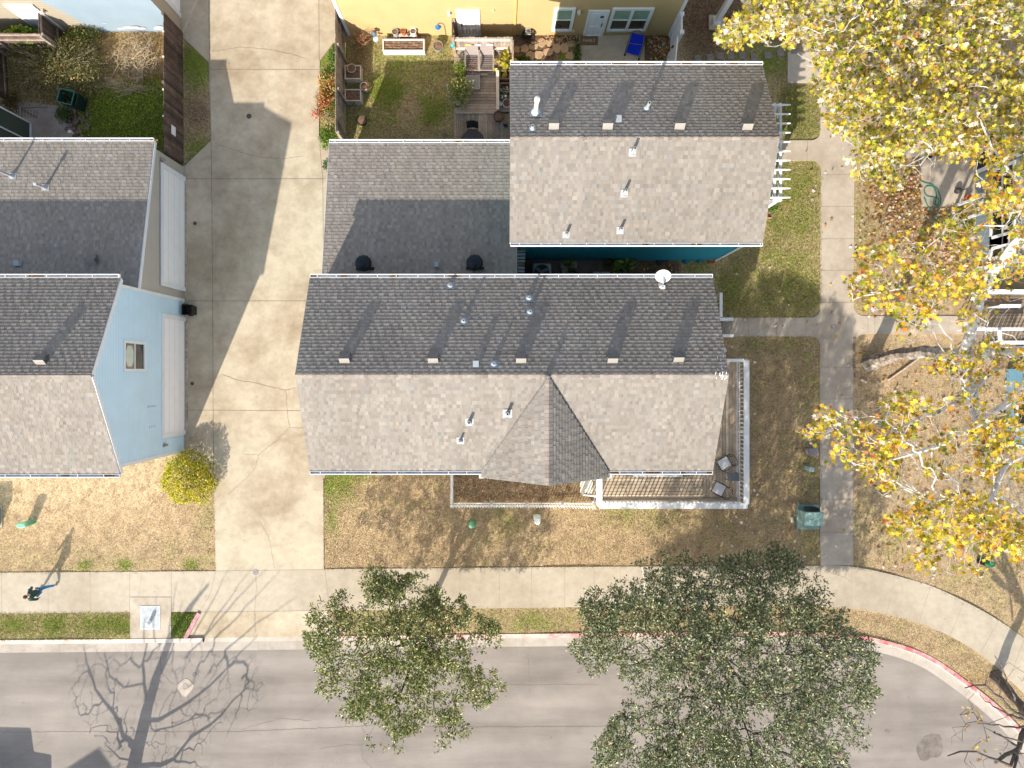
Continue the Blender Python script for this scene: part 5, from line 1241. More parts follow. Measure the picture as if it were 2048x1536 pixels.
pot("pot", "round grey tub of dry soil beside the raised bed", q2g(876, 91, .3), .23, .30, (.22, .20, .19))
# bench with buckets behind the raised bed
pb = thing("plank_bench", "pale plank on short legs holding buckets along the yellow wall", "bench", G(812, 80, 0))
a_ = q2g(788, 67, .35); c_ = q2g(833, 72.5, .35); b = MB(); b.box(X(a_[0]), X(c_[0]), Y(c_[1]), Y(a_[1]), .31, .35)
for gx in (a_[0] + 2, c_[0] - 2): b.box(X(gx) - .04, X(gx) + .04, Y(c_[1]) + .02, Y(a_[1]) - .02, 0, .31)
b.build("plank", mat("pale_plank", (.55, .47, .38), .8, .2, 6), pb)
def bucket(label, px, py, z0, r, h, col, nm="bucket", group=None): g = q2g(px, py, z0 + h); return pot(nm, label, (g[0], g[1]), r, h, col, "bucket", None, z0=z0)
bucket("grey bucket with soil, leftmost on the plank bench", 790, 62.5, .35, .145, .36, (.30, .29, .28)); bucket("orange flowerpot in the middle of the plank bench", 806, 61.5, .35, .125, .30, (.55, .13, .03)); bucket("white bucket with soil at the plank bench's right end", 826, 61.5, .35, .145, .36, (.66, .66, .64))
bucket("white bucket on the ground in front of the plank bench", 793.5, 72.5, 0, .15, .30, (.68, .69, .70)); bucket("red bucket on the ground in front of the plank bench", 827.5, 72, 0, .16, .30, (.58, .06, .03)); bucket("small dark pot squeezed between orange and white buckets", 816.5, 66.5, .35, .08, .16, (.06, .06, .06))
# lamp-like feeder, hooks and globe
t = thing("bird_feeder", "dark hanging feeder with a blue-white disc near the bare red shrub", "feeder", G(752, 82, 0)); p = G(754, 82, 0); b = MB(); b.tube([p, p + Vector((0, 0, .8))], .012, 6); b.build("pole", DARKMETAL, t); b = MB(); b.lathe(p + Vector((0, 0, .55)), [(.03, 0), (.10, .05), (.10, .2), (.13, .22), (.02, .34)], 10); b.build("roof", mat("slate_blue", (.10, .12, .18), .5, .1), t); b = MB(); b.lathe(p + Vector((.02, -.12, .42)), [(.12, 0), (.12, .03), (.06, .04)], 14); b.build("disc", mat("pale_blue_disc", (.45, .66, .72), .4, .1), t)
t = thing("plant_hook", "black crook hook with a hanging blue glass ball by the weathered fence", "hook", G(893, 66, 0)); p = G(892, 72.5, 0); b = MB(); b.tube([p, p + Vector((.0, 0, .9)), p + Vector((-.05, 0, 1.12)), p + Vector((-.16, 0, 1.2)), p + Vector((-.27, 0, 1.12)), p + Vector((-.29, 0, 1.02))], .010, 6); b.build("hook", DARKMETAL, t); b = MB(); b.lathe(p + Vector((-.29, 0, .74)), [(.02, 0), (.10, .04), (.13, .12), (.10, .2), (.03, .25), (.015, .28)], 14); b.build("glass_ball", mat("blue_glass", (.02, .13, .42), .15, .1, spec=.7), t, smooth=True)
t = thing("garden_globe", "turquoise globe on a wooden stake at the deck's top left corner", "ornament", G(909, 110, 0)); p = G(908.5, 111.5, 0); b = MB(); b.tube([p, p + Vector((0, 0, .95))], .03, 6); b.build("stake", mat("orange_stake", (.42, .25, .10), .8, .2), t); b = MB(); b.lathe(p + Vector((0, 0, .93)), [(.02, 0), (.08, .03), (.10, .1), (.08, .17), (.01, .2)], 14); b.build("globe", mat("turquoise_glass", (.02, .38, .46), .2, .1, spec=.7), t, smooth=True)
# sling lounge chairs
SLING = mat("taupe_sling_fabric", (.25, .21, .20), .85, .12, 12)
FRAME = mat("bronze_frame", (.30, .255, .22), .5, .15, 8)
def sling_chair(px, label, w=.60):
    p = P(px, 128, .2); p.z = .17; t = thing("lounge_chair", label, "chair", p, 0, "sling lounge chairs on the deck"); L = p
    def at(x, y, z): return Vector((L.x + x, L.y + y, L.z + z))
    b = MB()
    for s in (-1, 1):
        b.tube([at(s*w/2, -.42, .0), at(s*w/2, -.40, .60), at(s*w/2, .35, .64), at(s*w/2, .58, .30), at(s*w/2, .62, 0)], .022, 6); b.tube([at(s*(w/2 - .04), -.40, .36), at(s*(w/2 - .04), .22, .32), at(s*(w/2 - .04), .60, .98)], .02, 6)
    b.tube([at(-w/2 + .04, .60, .98), at(w/2 - .04, .60, .98)], .02, 6); b.tube([at(-w/2, -.41, .34), at(w/2, -.41, .34)], .02, 6); b.build("frame", FRAME, t)
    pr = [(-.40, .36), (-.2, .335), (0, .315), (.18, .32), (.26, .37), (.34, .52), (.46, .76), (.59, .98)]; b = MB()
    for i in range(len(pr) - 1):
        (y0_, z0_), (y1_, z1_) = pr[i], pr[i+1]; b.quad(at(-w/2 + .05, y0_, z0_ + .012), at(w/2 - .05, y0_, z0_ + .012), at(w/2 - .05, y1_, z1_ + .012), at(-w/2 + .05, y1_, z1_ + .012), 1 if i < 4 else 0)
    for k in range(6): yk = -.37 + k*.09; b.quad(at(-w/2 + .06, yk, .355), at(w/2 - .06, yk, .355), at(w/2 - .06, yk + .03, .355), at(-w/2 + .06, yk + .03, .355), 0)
    b.build("sling", [SLING, mat("shaded_sling_seat", (.10, .08, .075), .85, .2, 12)], t)  # darker seat colour carries the slat shade; the back stays lighter
    return t
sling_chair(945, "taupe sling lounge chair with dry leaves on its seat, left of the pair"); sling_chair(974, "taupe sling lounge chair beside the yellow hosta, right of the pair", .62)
b = MB(); ctr = P(945, 133, .5)
for _ in range(130):
    q_ = P(945 + R.gauss(0, 6), 128 + R.gauss(4, 7), .53); e1 = Vector((R.uniform(-1, 1), R.uniform(-1, 1), R.uniform(-.4, .4))).normalized()*R.uniform(.02, .05); e2 = Vector((-e1.y, e1.x, R.uniform(-.02, .03)))*.6; b.quad(q_ - e1, q_ + e2, q_ + e1, q_ - e2, 0, R.choice([(.10, .06, .05), (.16, .08, .06), (.30, .16, .12), (.2, .12, .09)]))
o = tag(b.build("fallen_leaves", SYCLEAF), "heap of dry brown leaves lying on the left lounge chair", "leaves", kind="stuff")
t = thing("stick_bundle", "log and dry sticks lying on the deck in front of the lounge chairs", "sticks", G(955, 150, .17)); b = MB()
b.tube([P(925, 147, .25), P(950, 149, .27), P(977, 148, .25)], .07, 8)
for _ in range(22): a0 = P(R.uniform(915, 975), R.uniform(140, 155), .3); b.tube([a0, a0 + Vector((R.uniform(-.3, .3), R.uniform(-.25, .25), R.uniform(-.05, .12)))], .012, 4)
b.build("stick", mat("pale_driftwood", (.40, .32, .25), .85, .3, 8), t)
t = thing("glass_table", "small square glass patio table with shells on the deck", "table", G(945, 170, .17)); za = .5
b = MB(); q0, q1 = P(932, 150.5, za), P(960, 178, za); xa, xb, ya, yb = q0.x, q1.x, q1.y, q0.y; b.box(xa + .04, xb - .04, ya + .04, yb - .04, za - .012, za); tp = b.build("table_top", glassmat("grey_green_tabletop", (.20, .20, .18), .12), t)
b = MB(); b.box(xa, xb, ya, ya + .04, za - .03, za + .006); b.box(xa, xb, yb - .04, yb, za - .03, za + .006); b.box(xa, xa + .04, ya + .04, yb - .04, za - .03, za + .006); b.box(xb - .04, xb, ya + .04, yb - .04, za - .03, za + .006); b.build("table_frame", FRAME, t)
for sx in (xa + .03, xb - .03):
    for sy in (ya + .03, yb - .03): b = MB(); b.box(sx - .02, sx + .02, sy - .02, sy + .02, .16, za - .031); b.build("leg", FRAME, t)
for px, py, c, r, nm, lb in ((940, 164, (.42, .40, .18), .07, "shell", "olive round shell on the glass patio table"), (946.5, 162, (.62, .68, .66), .055, "shell", "white glassy shell on the glass patio table"), (946.5, 167, (.52, .44, .36), .045, "shell", "small tan shell on the glass patio table")):
    b = MB(); b.lathe(P(px, py, za), [(r*.6, .004), (r, r*.5), (r*.6, r), (.005, r*1.15)], 12); tag(b.build(nm, mat("shell_%d" % int(px + py), c, .4, .1, 20)), lb, "shell")
# right side of the deck: plank screen, slatted planters, bucket
b = MB(); b.bar(P(995, 141, .62), P(995.5, 219, .6), .13, .05); b.bar(P(995, 141, .3), P(995.5, 219, .3), .05, .5); tag(b.build("plank_screen", mat("pale_plank", (.55, .47, .38), .8, .2, 6)), "pale timber plank edging the deck beside the slatted planters", "plank")
for py0, py1, lb in ((140, 158, "brown slatted planter crate below the yellow hosta"), (165, 184, "brown slatted planter crate nearer the white bin")):
    a_, c_ = q2g(999.5, py0, .5), q2g(1021, py1, .5); raised_bed("slatted_planter", lb, a_[0], c_[0], a_[1], c_[1], .5, mat("red_brown_slats", (.16, .10, .075), .8, .3, 30), th=.045, soild=.22)
pot("bin", "white round lidded bin at the deck's edge by the teal house", q2g(1000.5, 207, .4), .10, .4, (.70, .70, .69), "bin", soil=False); t = pot("pot", "white pot holding a variegated plant by the teal house corner", q2g(1014, 206, .35), .20, .35, (.70, .70, .68))
pot("pot", "large brown bowl of bare soil on the lower deck", q2g(996.5, 233.5, .35), .23, .33, (.07, .05, .042), z0=.12); pot("pot", "small terracotta pot with a blue base by the gutter corner", q2g(1012, 244, .42), .10, .12, (.30, .12, .07), z0=.30); pot("pot", "cobalt blue pot beneath the small terracotta pot", q2g(1011, 250, .25), .10, .17, (.012, .015, .11), z0=.12, soil=False)
pot("pot", "dark tub of the bushy shrub at the deck's upper left", q2g(925, 143, .35), .20, .33, (.02, .022, .025)); pot("pot", "brown round pot with a twiggy shrub beside the glass table", q2g(922.5, 160.5, .4), .21, .40, (.16, .10, .07)); pot("pot", "dark blue-grey pot topped with pale pebbles on the deck corner", q2g(914.5, 204, .42), .21, .28, (.05, .06, .08), z0=.16, soilm=mat("pebbles", (.42, .36, .29), .8, .5, 28))
b = MB(); b.tube([P(894, 169, .9), P(901, 205, .1)], .02, 6); tag(b.build("garden_stake", mat("pale_blue_stake", (.48, .55, .60), .4, .1)), "pale blue straight stake standing by the potted shrubs", "stake")
# dark chair and table in the shade of the lower deck
t = thing("patio_chair", "dark resin chair at the dark round table on the shaded lower deck", "chair", P(945, 268, .12)); p = P(945, 262, .6); p.z = .12; b = MB(); x, y = p.x, p.y
b.box(x - .22, x + .22, y - .24, y + .10, .52, .55); b.build("seat", mat("dark_resin", (.045, .035, .035), .6, .15, 8), t)
b = MB()
for k in range(7): a0 = -.22 + .44*k/6; b.obox(Vector((x + a0, y + .20 - .06*(1 - (a0/.24)**2)*0 + .05*(1-(a0/.24)**2), .80)), (.036, 0, 0), (0, .012, 0), (0, .06, .26))
b.build("backrest", mat("dark_resin", (.045, .035, .035)), t)
for sx in (-.2, .2):
    for sy in (-.22, .1): b = MB(); b.tube([(x + sx, y + sy, .12), (x + sx, y + sy, .52)], .02, 6); b.build("leg", mat("dark_resin", (.045, .035, .035)), t)
t = thing("round_table", "dark round mesh table partly under the garage gutter on the lower deck", "table", P(945, 285, .12)); p = P(945, 283, .8); b = MB(); b.lathe((p.x, p.y, .80), [(.52, 0), (.53, .015), (.5, .03)], 28); b.build("table_top", mat("dark_mesh", (.05, .042, .045), .6, .1), t); b = MB(); b.lathe((p.x, p.y, .12), [(.25, 0), (.05, .04), (.04, .68)], 12); b.build("pedestal", mat("dark_mesh", (.05, .042, .045)), t)

# ---- yellow house forecourt: flagstones, mat, hose, blue chair
STONE = mat("tan_flagstone", (.36, .25, .155), .85, .2, 4, .12, 25)
FS = [(1034,99,9,8),(1048,98,10,9),(1067,92,11,9),(1083,85,9,10),(1100,85,10,9),(1060,112,9,11),(1077,110,10,9),(1097,104,11,8),(1114,97,9,11),(1129,97,9,11),(1143,88,9,7),(1140,112,10,9),(1152,96,6,6),(1120,80,7,5)]
rs = random.Random(12); st0 = None
for cx, cy, rx, ry in FS:
    ph = rs.uniform(0, 6.28); pts = []
    for k in range(7):
        a = ph + 2*math.pi*k/7 + rs.uniform(-.2, .2); s_ = rs.uniform(.88, 1.12); q_ = G(cx + rx*s_*math.cos(a), cy + ry*s_*math.sin(a)); pts.append((q_.x, q_.y))
    b = MB(); b.prism(pts, -.02, .035); tag(b.build("flagstone", STONE, bevel=.012), "irregular tan flagstone set in bare soil between the timber deck and the yellow house's porch", "flagstone", "flagstones before the yellow house")
b = MB(); b.box(X(1160), X(1195.5), Y(91.5), Y(72), .052, .075); dm = b.build("doormat", mat("coir_mat", (.14, .085, .045), .95, .3, 30, .3, 60)); tag(dm, "brown coir doormat lettered FAMILY before the white porch door", "doormat")
def text_obj(txt, size, loc, rot, m, parent, name="lettering", ext=.002):
    cu = bpy.data.curves.new(name, 'FONT'); cu.body = txt; cu.size = size; cu.extrude = ext; cu.align_x = 'CENTER'; cu.align_y = 'CENTER'
    o = bpy.data.objects.new("t", cu); COL.objects.link(o); dg = bpy.context.evaluated_depsgraph_get(); dg.update(); me = bpy.data.meshes.new_from_object(o.evaluated_get(dg)); bpy.data.objects.remove(o); bpy.data.curves.remove(cu)
    me.materials.append(m); ob = bpy.data.objects.new(name, me); COL.objects.link(ob); ob.location = loc; ob.rotation_euler = rot
    if parent: ob.parent = parent; ob.location = Vector(loc) - Vector(parent.location)
    return ob
text_obj("FAMILY", .17, G(1178, 83, .078), (0, 0, 0), mat("pale_lettering", (.40, .38, .34), .8, .1), dm)
t = thing("garden_hose", "coiled black garden hose on a reel against the yellow wall", "hose", G(1057, 72, 0)); c0 = yw(1056, 60); b = MB()
pts = []
for k in range(90):
    a = k * .42; r_ = .26 + .03*math.sin(k*.7) ; pts.append(Vector((c0.x + r_*math.cos(a), yy - .10 - .16*(k/90.0), .42 + r_*1.15*math.sin(a))))
pts += [Vector((c0.x - .1, yy - .3, .05)), Vector((c0.x + .25, yy - .45, .04)), Vector((c0.x + .5, yy - .35, .04))]
b.tube(pts, .016, 5); b.build("hose", mat("black_rubber", (.03, .026, .024), .6, .2), t); b = MB(); b.box(c0.x - .12, c0.x + .12, yy - .22, yy - .03, .50, .72); b.build("reel", mat("reel_grey", (.38, .36, .34), .5, .1), t)
t = thing("folding_chair", "blue fabric folding lounge chair with dark frame on the porch slab", "chair", G(1270, 95, .05)); b = MB()
A0, A1 = P(1250, 106, .14), P(1278, 115, .14); M0, M1 = P(1256, 86, .55), P(1287, 90, .55); T0, T1 = P(1263, 65, 1.08), P(1290, 70, 1.08)
BLUEF = mat("blue_fabric", (.0, .022, .46), .7, .10, 9)
def lerp_grid(rows, n=6, sag=.03):
    b = MB(); pr = None
    for (l, r_) in rows:
        cur = [l.lerp(r_, .06 + .88*k/n) - Vector((0, 0, sag*math.sin(math.pi*k/n))) for k in range(n + 1)]
        if pr:
            for k in range(n): b.quad(pr[k], pr[k+1], cur[k+1], cur[k])
        pr = cur
    return b
for nm, rows in (("seat", [(A0.lerp(M0, .12), A1.lerp(M1, .12)), (A0.lerp(M0, .5) - Vector((0,0,.03)), A1.lerp(M1, .5) - Vector((0,0,.03))), (M0, M1)]), ("backrest", [(M0 + Vector((0,.01,.02)), M1 + Vector((0,.01,.02))), (M0.lerp(T0, .5), M1.lerp(T1, .5)), (T0, T1)])): lerp_grid(rows).build(nm, BLUEF, t)
b = MB()
for a, m_, t_ in ((A0, M0, T0), (A1, M1, T1)): b.tube([a - Vector((0, .05, .09)), a, m_, t_], .022, 6)
arc_ = [T0.lerp(T1, k/8) + Vector((.0, .10*math.sin(math.pi*k/8), .05*math.sin(math.pi*k/8))) for k in range(9)]; b.tube(arc_, .022, 6); b.tube([M0, M0 - Vector((-.05, -.25, .5))], .016, 6); b.tube([M1, M1 - Vector((.05, -.2, .5))], .016, 6); b.build("frame", mat("grey_tube", (.09, .09, .10), .5, .1, metal=.3), t)
b = MB()
for a in (A0, A1): b.lathe(a - Vector((0, .06, .09)), [(.04, 0), (.045, .06), (.03, .1)], 10)
b.build("foot", BLACKPL, t)
# stepping stones on the shaded ground right of the gate
SST = mat("grey_paver", (.20, .165, .15), .9, .2, 5, .1, 30); proto = None
for gx, gy, rz in ((1395,118,.05),(1420,115,.0),(1440,112,-.05),(1461,112.5,.03),(1484,112,.02),(1508,115,0),(1535,111,.05),(1560,106,.2),(1588,102,.0)):
    p = G(gx, gy, 0)
    if proto is None:
        b = MB(); b.box(-.15, .15, -.15, .15, -.03, .035); proto = b.build("stepping_stone", SST, bevel=.01); tag(proto, "square grey stepping stone in the shaded row behind the teal house", "stepping stone", "stepping stones behind the teal house"); o = proto
    else: o = proto.copy(); COL.objects.link(o)
    o.location = p; o.rotation_euler = (0, 0, rz)
# ---- driveway: bin, clean-outs
t = thing("trash_bin", "black lidless trash bin with rounded corners beside the pale blue garage door", "bin", G(386, 622, .034)); p = G(386, 622, .034)
b = MB(); h = .62; 
for (r0, r1, z0_, z1_) in ((.19, .235, 0, h),):
    n = 8
    def rr_sq(r, z): return [Vector((p.x + r*(1 if c in (0, 3) else -1) - (.06 if c in (0, 3) else -.06)*0 , p.y + r*(1 if c in (0, 1) else -1), z)) for c in range(4)]
    lo_, hi_ = rr_sq(r0, p.z), rr_sq(r1, p.z + h); inn, bot = rr_sq(r1 - .03, p.z + h), rr_sq(r0 - .02, p.z + .25)
    v = lo_ + hi_ + inn + bot; fcs = []
    for k in range(4):
        k2 = (k + 1) % 4; fcs += [(k, k2, 4 + k2, 4 + k), (4 + k, 4 + k2, 8 + k2, 8 + k), (8 + k, 8 + k2, 12 + k2, 12 + k)]
    fcs.append((12, 13, 14, 15)); b.add(v, fcs)
b.build("body", BLACKPL, t, bevel=.05)
b = MB()
for k in range(9): q_ = Vector((p.x + R.uniform(-.15, .15), p.y + R.uniform(-.15, .15), p.z + .27)); b.lathe(q_, [(.03, 0), (.035, .02), (.01, .035)], 6)
b.build("rubbish", mat("bin_rubbish", (.09, .05, .035), .8, .4, 12), t)
b = MB(); b.obox(p + Vector((.14, -.24, .5)), (.10, 0, 0), (0, .03, 0), (0, 0, .03)); b.obox(p + Vector((-.1, .25, .55)), (.12, 0, 0), (0, .03, 0), (0, 0, .03)); b.build("handle", BLACKPL, t)
CLO = mat("rusty_cleanout", (.075, .055, .05), .7, .3, 20)
for gx, gy, r, lb in ((498.5, 233, .115, "round rusty clean-out lid in the driveway beside the small lawn"), (390.5, 447, .085, "small rusty clean-out lid before the grey garage door"), (385, 767, .085, "small rusty clean-out lid before the pale blue garage door")):
    b = MB(); p = G(gx, gy, .03); b.lathe(p, [(r, 0), (r, .012), (r*.9, .014), (r*.86, .010), (.02, .012), (.02, .02), (.001, .02)], 20); tag(b.build("cleanout_lid", CLO), lb, "drain lid")
b = MB(); p = G(512, 1144, .03); b.lathe(p, [(.13, 0), (.13, .012), (.11, .014), (.10, .008), (.03, .01), (.03, .016), (.001, .016)], 20); tag(b.build("water_valve_lid", mat("grey_iron", (.22, .21, .21), .6, .3, 20)), "round grey iron valve lid at the driveway and sidewalk joint", "drain lid")
# manhole in the road
t = thing("manhole", "round iron manhole lid in a diamond-shaped concrete collar in the road", "manhole", P(371, 1373, ZR)); p = P(371, 1373, ZR)
pts = [P(x, y, ZR) for x, y in ((353, 1374), (356, 1368), (371, 1357), (378, 1359), (388, 1370), (385, 1378), (372, 1394), (366, 1392))]; b = MB(); b.prism([(q_.x, q_.y) for q_ in pts], ZR - .05, ZR + .012); b.build("collar", concrete_mat("collar_concrete", (.40, .345, .285), (.8, .77, .73), .7, 1.0), t)
b = MB(); b.lathe((p.x, p.y, ZR + .008), [(.14, 0), (.14, .012), (.12, .013), (.115, .009), (.05, .010), (.03, .014), (.001, .014)], 24); b.build("lid", mat("iron_lid", (.24, .23, .225), .6, .3, 25), t)
b = MB(); p = P(389, 1349, ZR); b.lathe((p.x, p.y, ZR - .01), [(.10, 0), (.10, .018), (.07, .018), (.065, .012), (.001, .012)], 20); tag(b.build("valve_cover", mat("asphalt_iron", (.15, .14, .135), .7, .3, 25)), "small round valve cover in the road above the manhole collar", "drain lid")
# meter vault on its concrete pad
t = thing("meter_vault", "grey steel meter vault lid in a raised concrete pad on the verge", "utility vault", G(301, 1235, 0))
b = MB(); q_ = [G(261, 1194, 0), G(343, 1194, 0), G(343, 1275, 0), G(261, 1276, 0)]; b.prism([(a.x, a.y) for a in q_], -.05, .045); b.build("pad", concrete_mat("pad_concrete", (.42, .36, .29), (.7, .66, .61), .9, .9), t)
b = MB(); b.box(X(282), X(321), Y(1258), Y(1211), .04, .062); b.build("frame", mat("pale_steel", (.50, .52, .53), .5, .2, 10), t)
b = MB(); b.box(X(284.5), X(318.5), Y(1255.5), Y(1214.5), .05, .068); b.build("lid", mat("grey_steel_lid", (.36, .38, .39), .45, .2, 6), t)
t = thing("vent_cap", "small white capped pipe standing on the steel meter vault lid", "pipe", G(302, 1248, .068)); b = MB(); p = G(302, 1243, .068); b.lathe(p, [(.075, 0), (.075, .20), (.085, .21), (.085, .30), (.06, .33), (.001, .335)], 14); b.build("pipe", WHITE, t)
# ---- utility boxes
GREENP = mat("green_utility_plastic", (.10, .27, .15), .45, .1, 6); TEALP = mat("grey_green_painted_steel", (.20, .31, .28), .5, .15, 4)
t = thing("utility_pedestal", "light green rounded utility pedestal on the dry lawn left of the bush", "utility box", G(62, 1046, 0)); p = G(64, 1044, 0); b = MB()
for s_ in (1,): b.prism([(p.x + .20*math.cos(a)*(1 if True else 1), p.y + .11*math.sin(a)) for a in np.linspace(0, 2*math.pi, 18)[:-1]], 0, .62)
b.build("body", GREENP, t); b = MB(); b.prism([(p.x + .22*math.cos(a), p.y + .13*math.sin(a)) for a in np.linspace(0, 2*math.pi, 18)[:-1]], .55, .78); b.build("cap", mat("pale_green_cap", (.18, .40, .26), .4, .1, 6), t, bevel=.05)
t = thing("utility_cabinet", "dark green utility cabinet cut by the photo's left edge on the lawn", "utility box", G(0, 1035, 0)); b = MB(); p = G(14, 1032, 0); b.box(p.x - 1.1, p.x - .26, p.y - .42, p.y + .4, .03, .75); b.build("body", mat("dark_green_steel", (.05, .12, .085), .5, .15), t, bevel=.03); b = MB(); b.box(p.x - 1.2, p.x - .2, p.y - .5, p.y + .5, 0, .05); b.build("pad", CONC_WALK, t)
t = thing("utility_pedestal", "round-topped green utility pedestal in the tree's shadow by the picket fence", "utility box", G(944, 1046, 0)); p = G(945, 1044, 0); b = MB(); b.lathe(p, [(.15, 0), (.15, .5), (.16, .52), (.165, .62), (.13, .70), (.06, .74), (.001, .745)], 20); b.build("body", GREENP, t, smooth=False); b = MB(); b.obox(p + Vector((0, -.15, .3)), (.05, 0, 0), (0, .02, 0), (0, 0, .08)); b.build("lock", DARKMETAL, t)
t = thing("utility_pedestal", "white domed utility post with a square flange on the lawn below the picket fence", "utility box", G(1074, 1040, 0)); p = G(1073.5, 1035, 0); b = MB(); b.box(p.x - .15, p.x + .15, p.y - .05, p.y + .17, .0, .52); b.build("body", mat("greenish_white", (.60, .64, .56), .45, .05), t, bevel=.015); b = MB(); b.lathe(p + Vector((0, -.06, 0)), [(.14, .1), (.14, .60), (.13, .66), (.08, .71), (.001, .73)], 18); b.build("dome", mat("white_plastic", (.74, .76, .75), .35, .04), t)
tr = thing("transformer", "grey-green padmount transformer with cooling fins beside the garden path", "transformer", G(1598, 1028, 0)); p = G(1601, 1022, 0)
b = MB(); a_, c_ = q2g(1593, 951 + 0, 0), None
b.box(X(1592), X(1637), Y(1058), Y(1008), 0, .10); b.build("pad", mat("green_pad", (.17, .24, .22), .6, .2), tr)
b = MB(); xa, xb, ya, yb = X(1594), X(1628), Y(1043), Y(1018); b.box(xa, xb, ya, yb, .10, .80); b.add([(xa - .015, ya - .03, .80), (xb + .015, ya - .03, .80), (xb + .015, yb + .02, .92), (xa - .015, yb + .02, .92), (xa - .015, ya - .03, .74), (xb + .015, ya - .03, .74), (xb + .015, yb + .02, .74), (xa - .015, yb + .02, .74)], [(0, 1, 2, 3), (4, 5, 1, 0), (5, 6, 2, 1), (6, 7, 3, 2), (7, 4, 0, 3)]); b.build("cabinet", TEALP, tr)
b = MB(); b.box(xa, xb, ya + .25, ya + .262, .843, .848); b.build("lid_seam", mat("seam_dark", (.08, .12, .11), .6), tr)
b = MB()
for k in range(9): x = xa + .22 + k*.058; b.box(x, x + .018, yb + .021, yb + .16, .2, .76)
b.build("cooling_fin", mat("fin_dark", (.055, .075, .075), .5, .1), tr)
for (gx, gy, w, h, rz, lb, m_) in ((1617, 901, .34, .55, .15, "grey-violet flat utility box on the lawn edge beneath the sycamore twigs", mat("grey_violet_box", (.20, .18, .19), .6, .15)), (1611, 935, .20, .62, -.2, "slim pale teal utility pedestal beside the path above the transformer", mat("pale_teal_steel", (.26, .38, .38), .5, .15))):
    t = thing("utility_box", lb, "utility box", G(gx, gy, 0)); p = G(gx, gy, 0); b = MB(); u = Vector((math.cos(rz), math.sin(rz), 0)); v_ = Vector((-u.y, u.x, 0)); b.obox(p + Vector((0, 0, h/2)), u*w*.5, v_*w*.45, Vector((0, 0, h/2))); b.build("body", m_, t, bevel=.02); b = MB(); b.obox(p + Vector((0, 0, h + .02)), u*w*.54, v_*w*.5, Vector((0, 0, .03))); b.build("lid", m_, t, bevel=.015)
t = thing("utility_pedestal", "dark green rounded utility pedestal near the curved sidewalk on the right", "utility box", G(1966, 1124, 0)); p = G(1962, 1121, 0); b = MB(); b.prism([(p.x + .17*math.cos(a), p.y + .13*math.sin(a)) for a in np.linspace(0, 2*math.pi, 18)[:-1]], 0, .74); b.build("body", mat("deep_green_plastic", (.03, .17, .075), .45, .1), t, bevel=.04); b = MB(); b.box(p.x - .2, p.x - .12, p.y - .1, p.y + .08, 0, .5); b.build("bracket", DARKMETAL, t)
t = thing("pipe_marker", "small white pipe lying beside the transformer", "pipe", G(1583, 1040, 0)); b = MB(); b.tube([G(1582.5, 1034, .05), G(1584, 1044, .05)], .06, 8); b.build("pipe", WHITE_OLD, t)
t = thing("street_sign", "thin dark metal stake sign on the brown ground right of the path", "sign", G(1745, 972, 0)); b = MB(); p = G(1746, 970, 0); q_ = P(1781, 977, 1.25); b.tube([p, Vector((p.x, p.y, 1.2))], .02, 6); b.build("pole", DARKMETAL, t); b = MB(); b.box(p.x - .04, p.x + .42, p.y - .015, p.y + .015, .95, 1.22); b.build("plate", DARKMETAL, t)
# ---- right: hose, dog bowls, edging
t = thing("garden_hose", "green garden hose looped on the concrete slab under the sycamore", "hose", G(1865, 390, .05)); b = MB()
hp = [(1837,362),(1845,366),(1862,369),(1874,380),(1880,396),(1880,410),(1876,415),(1868,413),(1863,404),(1866,396),(1874,394),(1878,402),(1875,411),(1868,413)]
hp += [(1872,385),(1862,372),(1850,372),(1845,381),(1849,393),(1860,395),(1872,397)]; hp2 = [(1846,396),(1853,412),(1858,422),(1866,430),(1864,440),(1878,450),(1888,460),(1890,475),(1882,488),(1876,495)]
for hh in (hp, hp2):
    cc_ = smooth_curve(hh, 3); b.tube([G(x, y, .068 + .006*math.sin(i)) for i, (x, y) in enumerate(cc_)], .022, 6)
b.build("hose", mat("green_hose", (.02, .16, .10), .45, .1), t)
t = thing("watering_can", "dark watering can standing on the concrete slab in shade", "watering can", G(1912, 383, .05)); p = G(1912, 383, .05); b = MB(); b.lathe(p, [(.13, 0), (.12, .22), (.08, .25)], 12); b.tube([p + Vector((.1, 0, .05)), p + Vector((.3, .05, .28))], .02, 6); b.tube([p + Vector((-.1, 0, .06)), p + Vector((-.2, 0, .18)), p + Vector((-.06, 0, .28))], .015, 6); b.build("can", mat("charcoal_plastic", (.03, .03, .035), .5, .1), t)
t = thing("flower_pot", "dark upright pot on the slab's upper left corner", "pot", G(1850, 312, .05)); b = MB(); p = G(1850, 316, .05); b.lathe(p, [(.09, 0), (.13, .35), (.12, .36), (.10, .3), (.01, .29)], 12); b.build("body", BLACKPL, t)
t = thing("flower_pot", "terracotta pot at the concrete slab's lower right corner", "pot", G(1930, 396, .05)); b = MB(); p = G(1930, 398, .05); b.lathe(p, [(.10, 0), (.15, .26), (.14, .27), (.11, .22), (.01, .21)], 12); b.build("body", mat("terracotta", (.42, .12, .05), .7, .1), t)
eb = thing("edging_brick", "row of worn edging bricks curving along the path beside the sycamore trunk", "edging", G(1710, 720, 0))
for i, (gx, gy) in enumerate(((1708,680),(1707,692),(1707,704),(1707,716),(1707,728),(1708,740),(1711,750))):
    b = MB(); p = G(gx, gy, .02); b.obox(p, (.05, 0, 0), (0, .11, 0), (0, 0, .05)); b.build("brick", mat("worn_brick", (.22, .16, .12), .9, .3, 8), eb, bevel=.01)
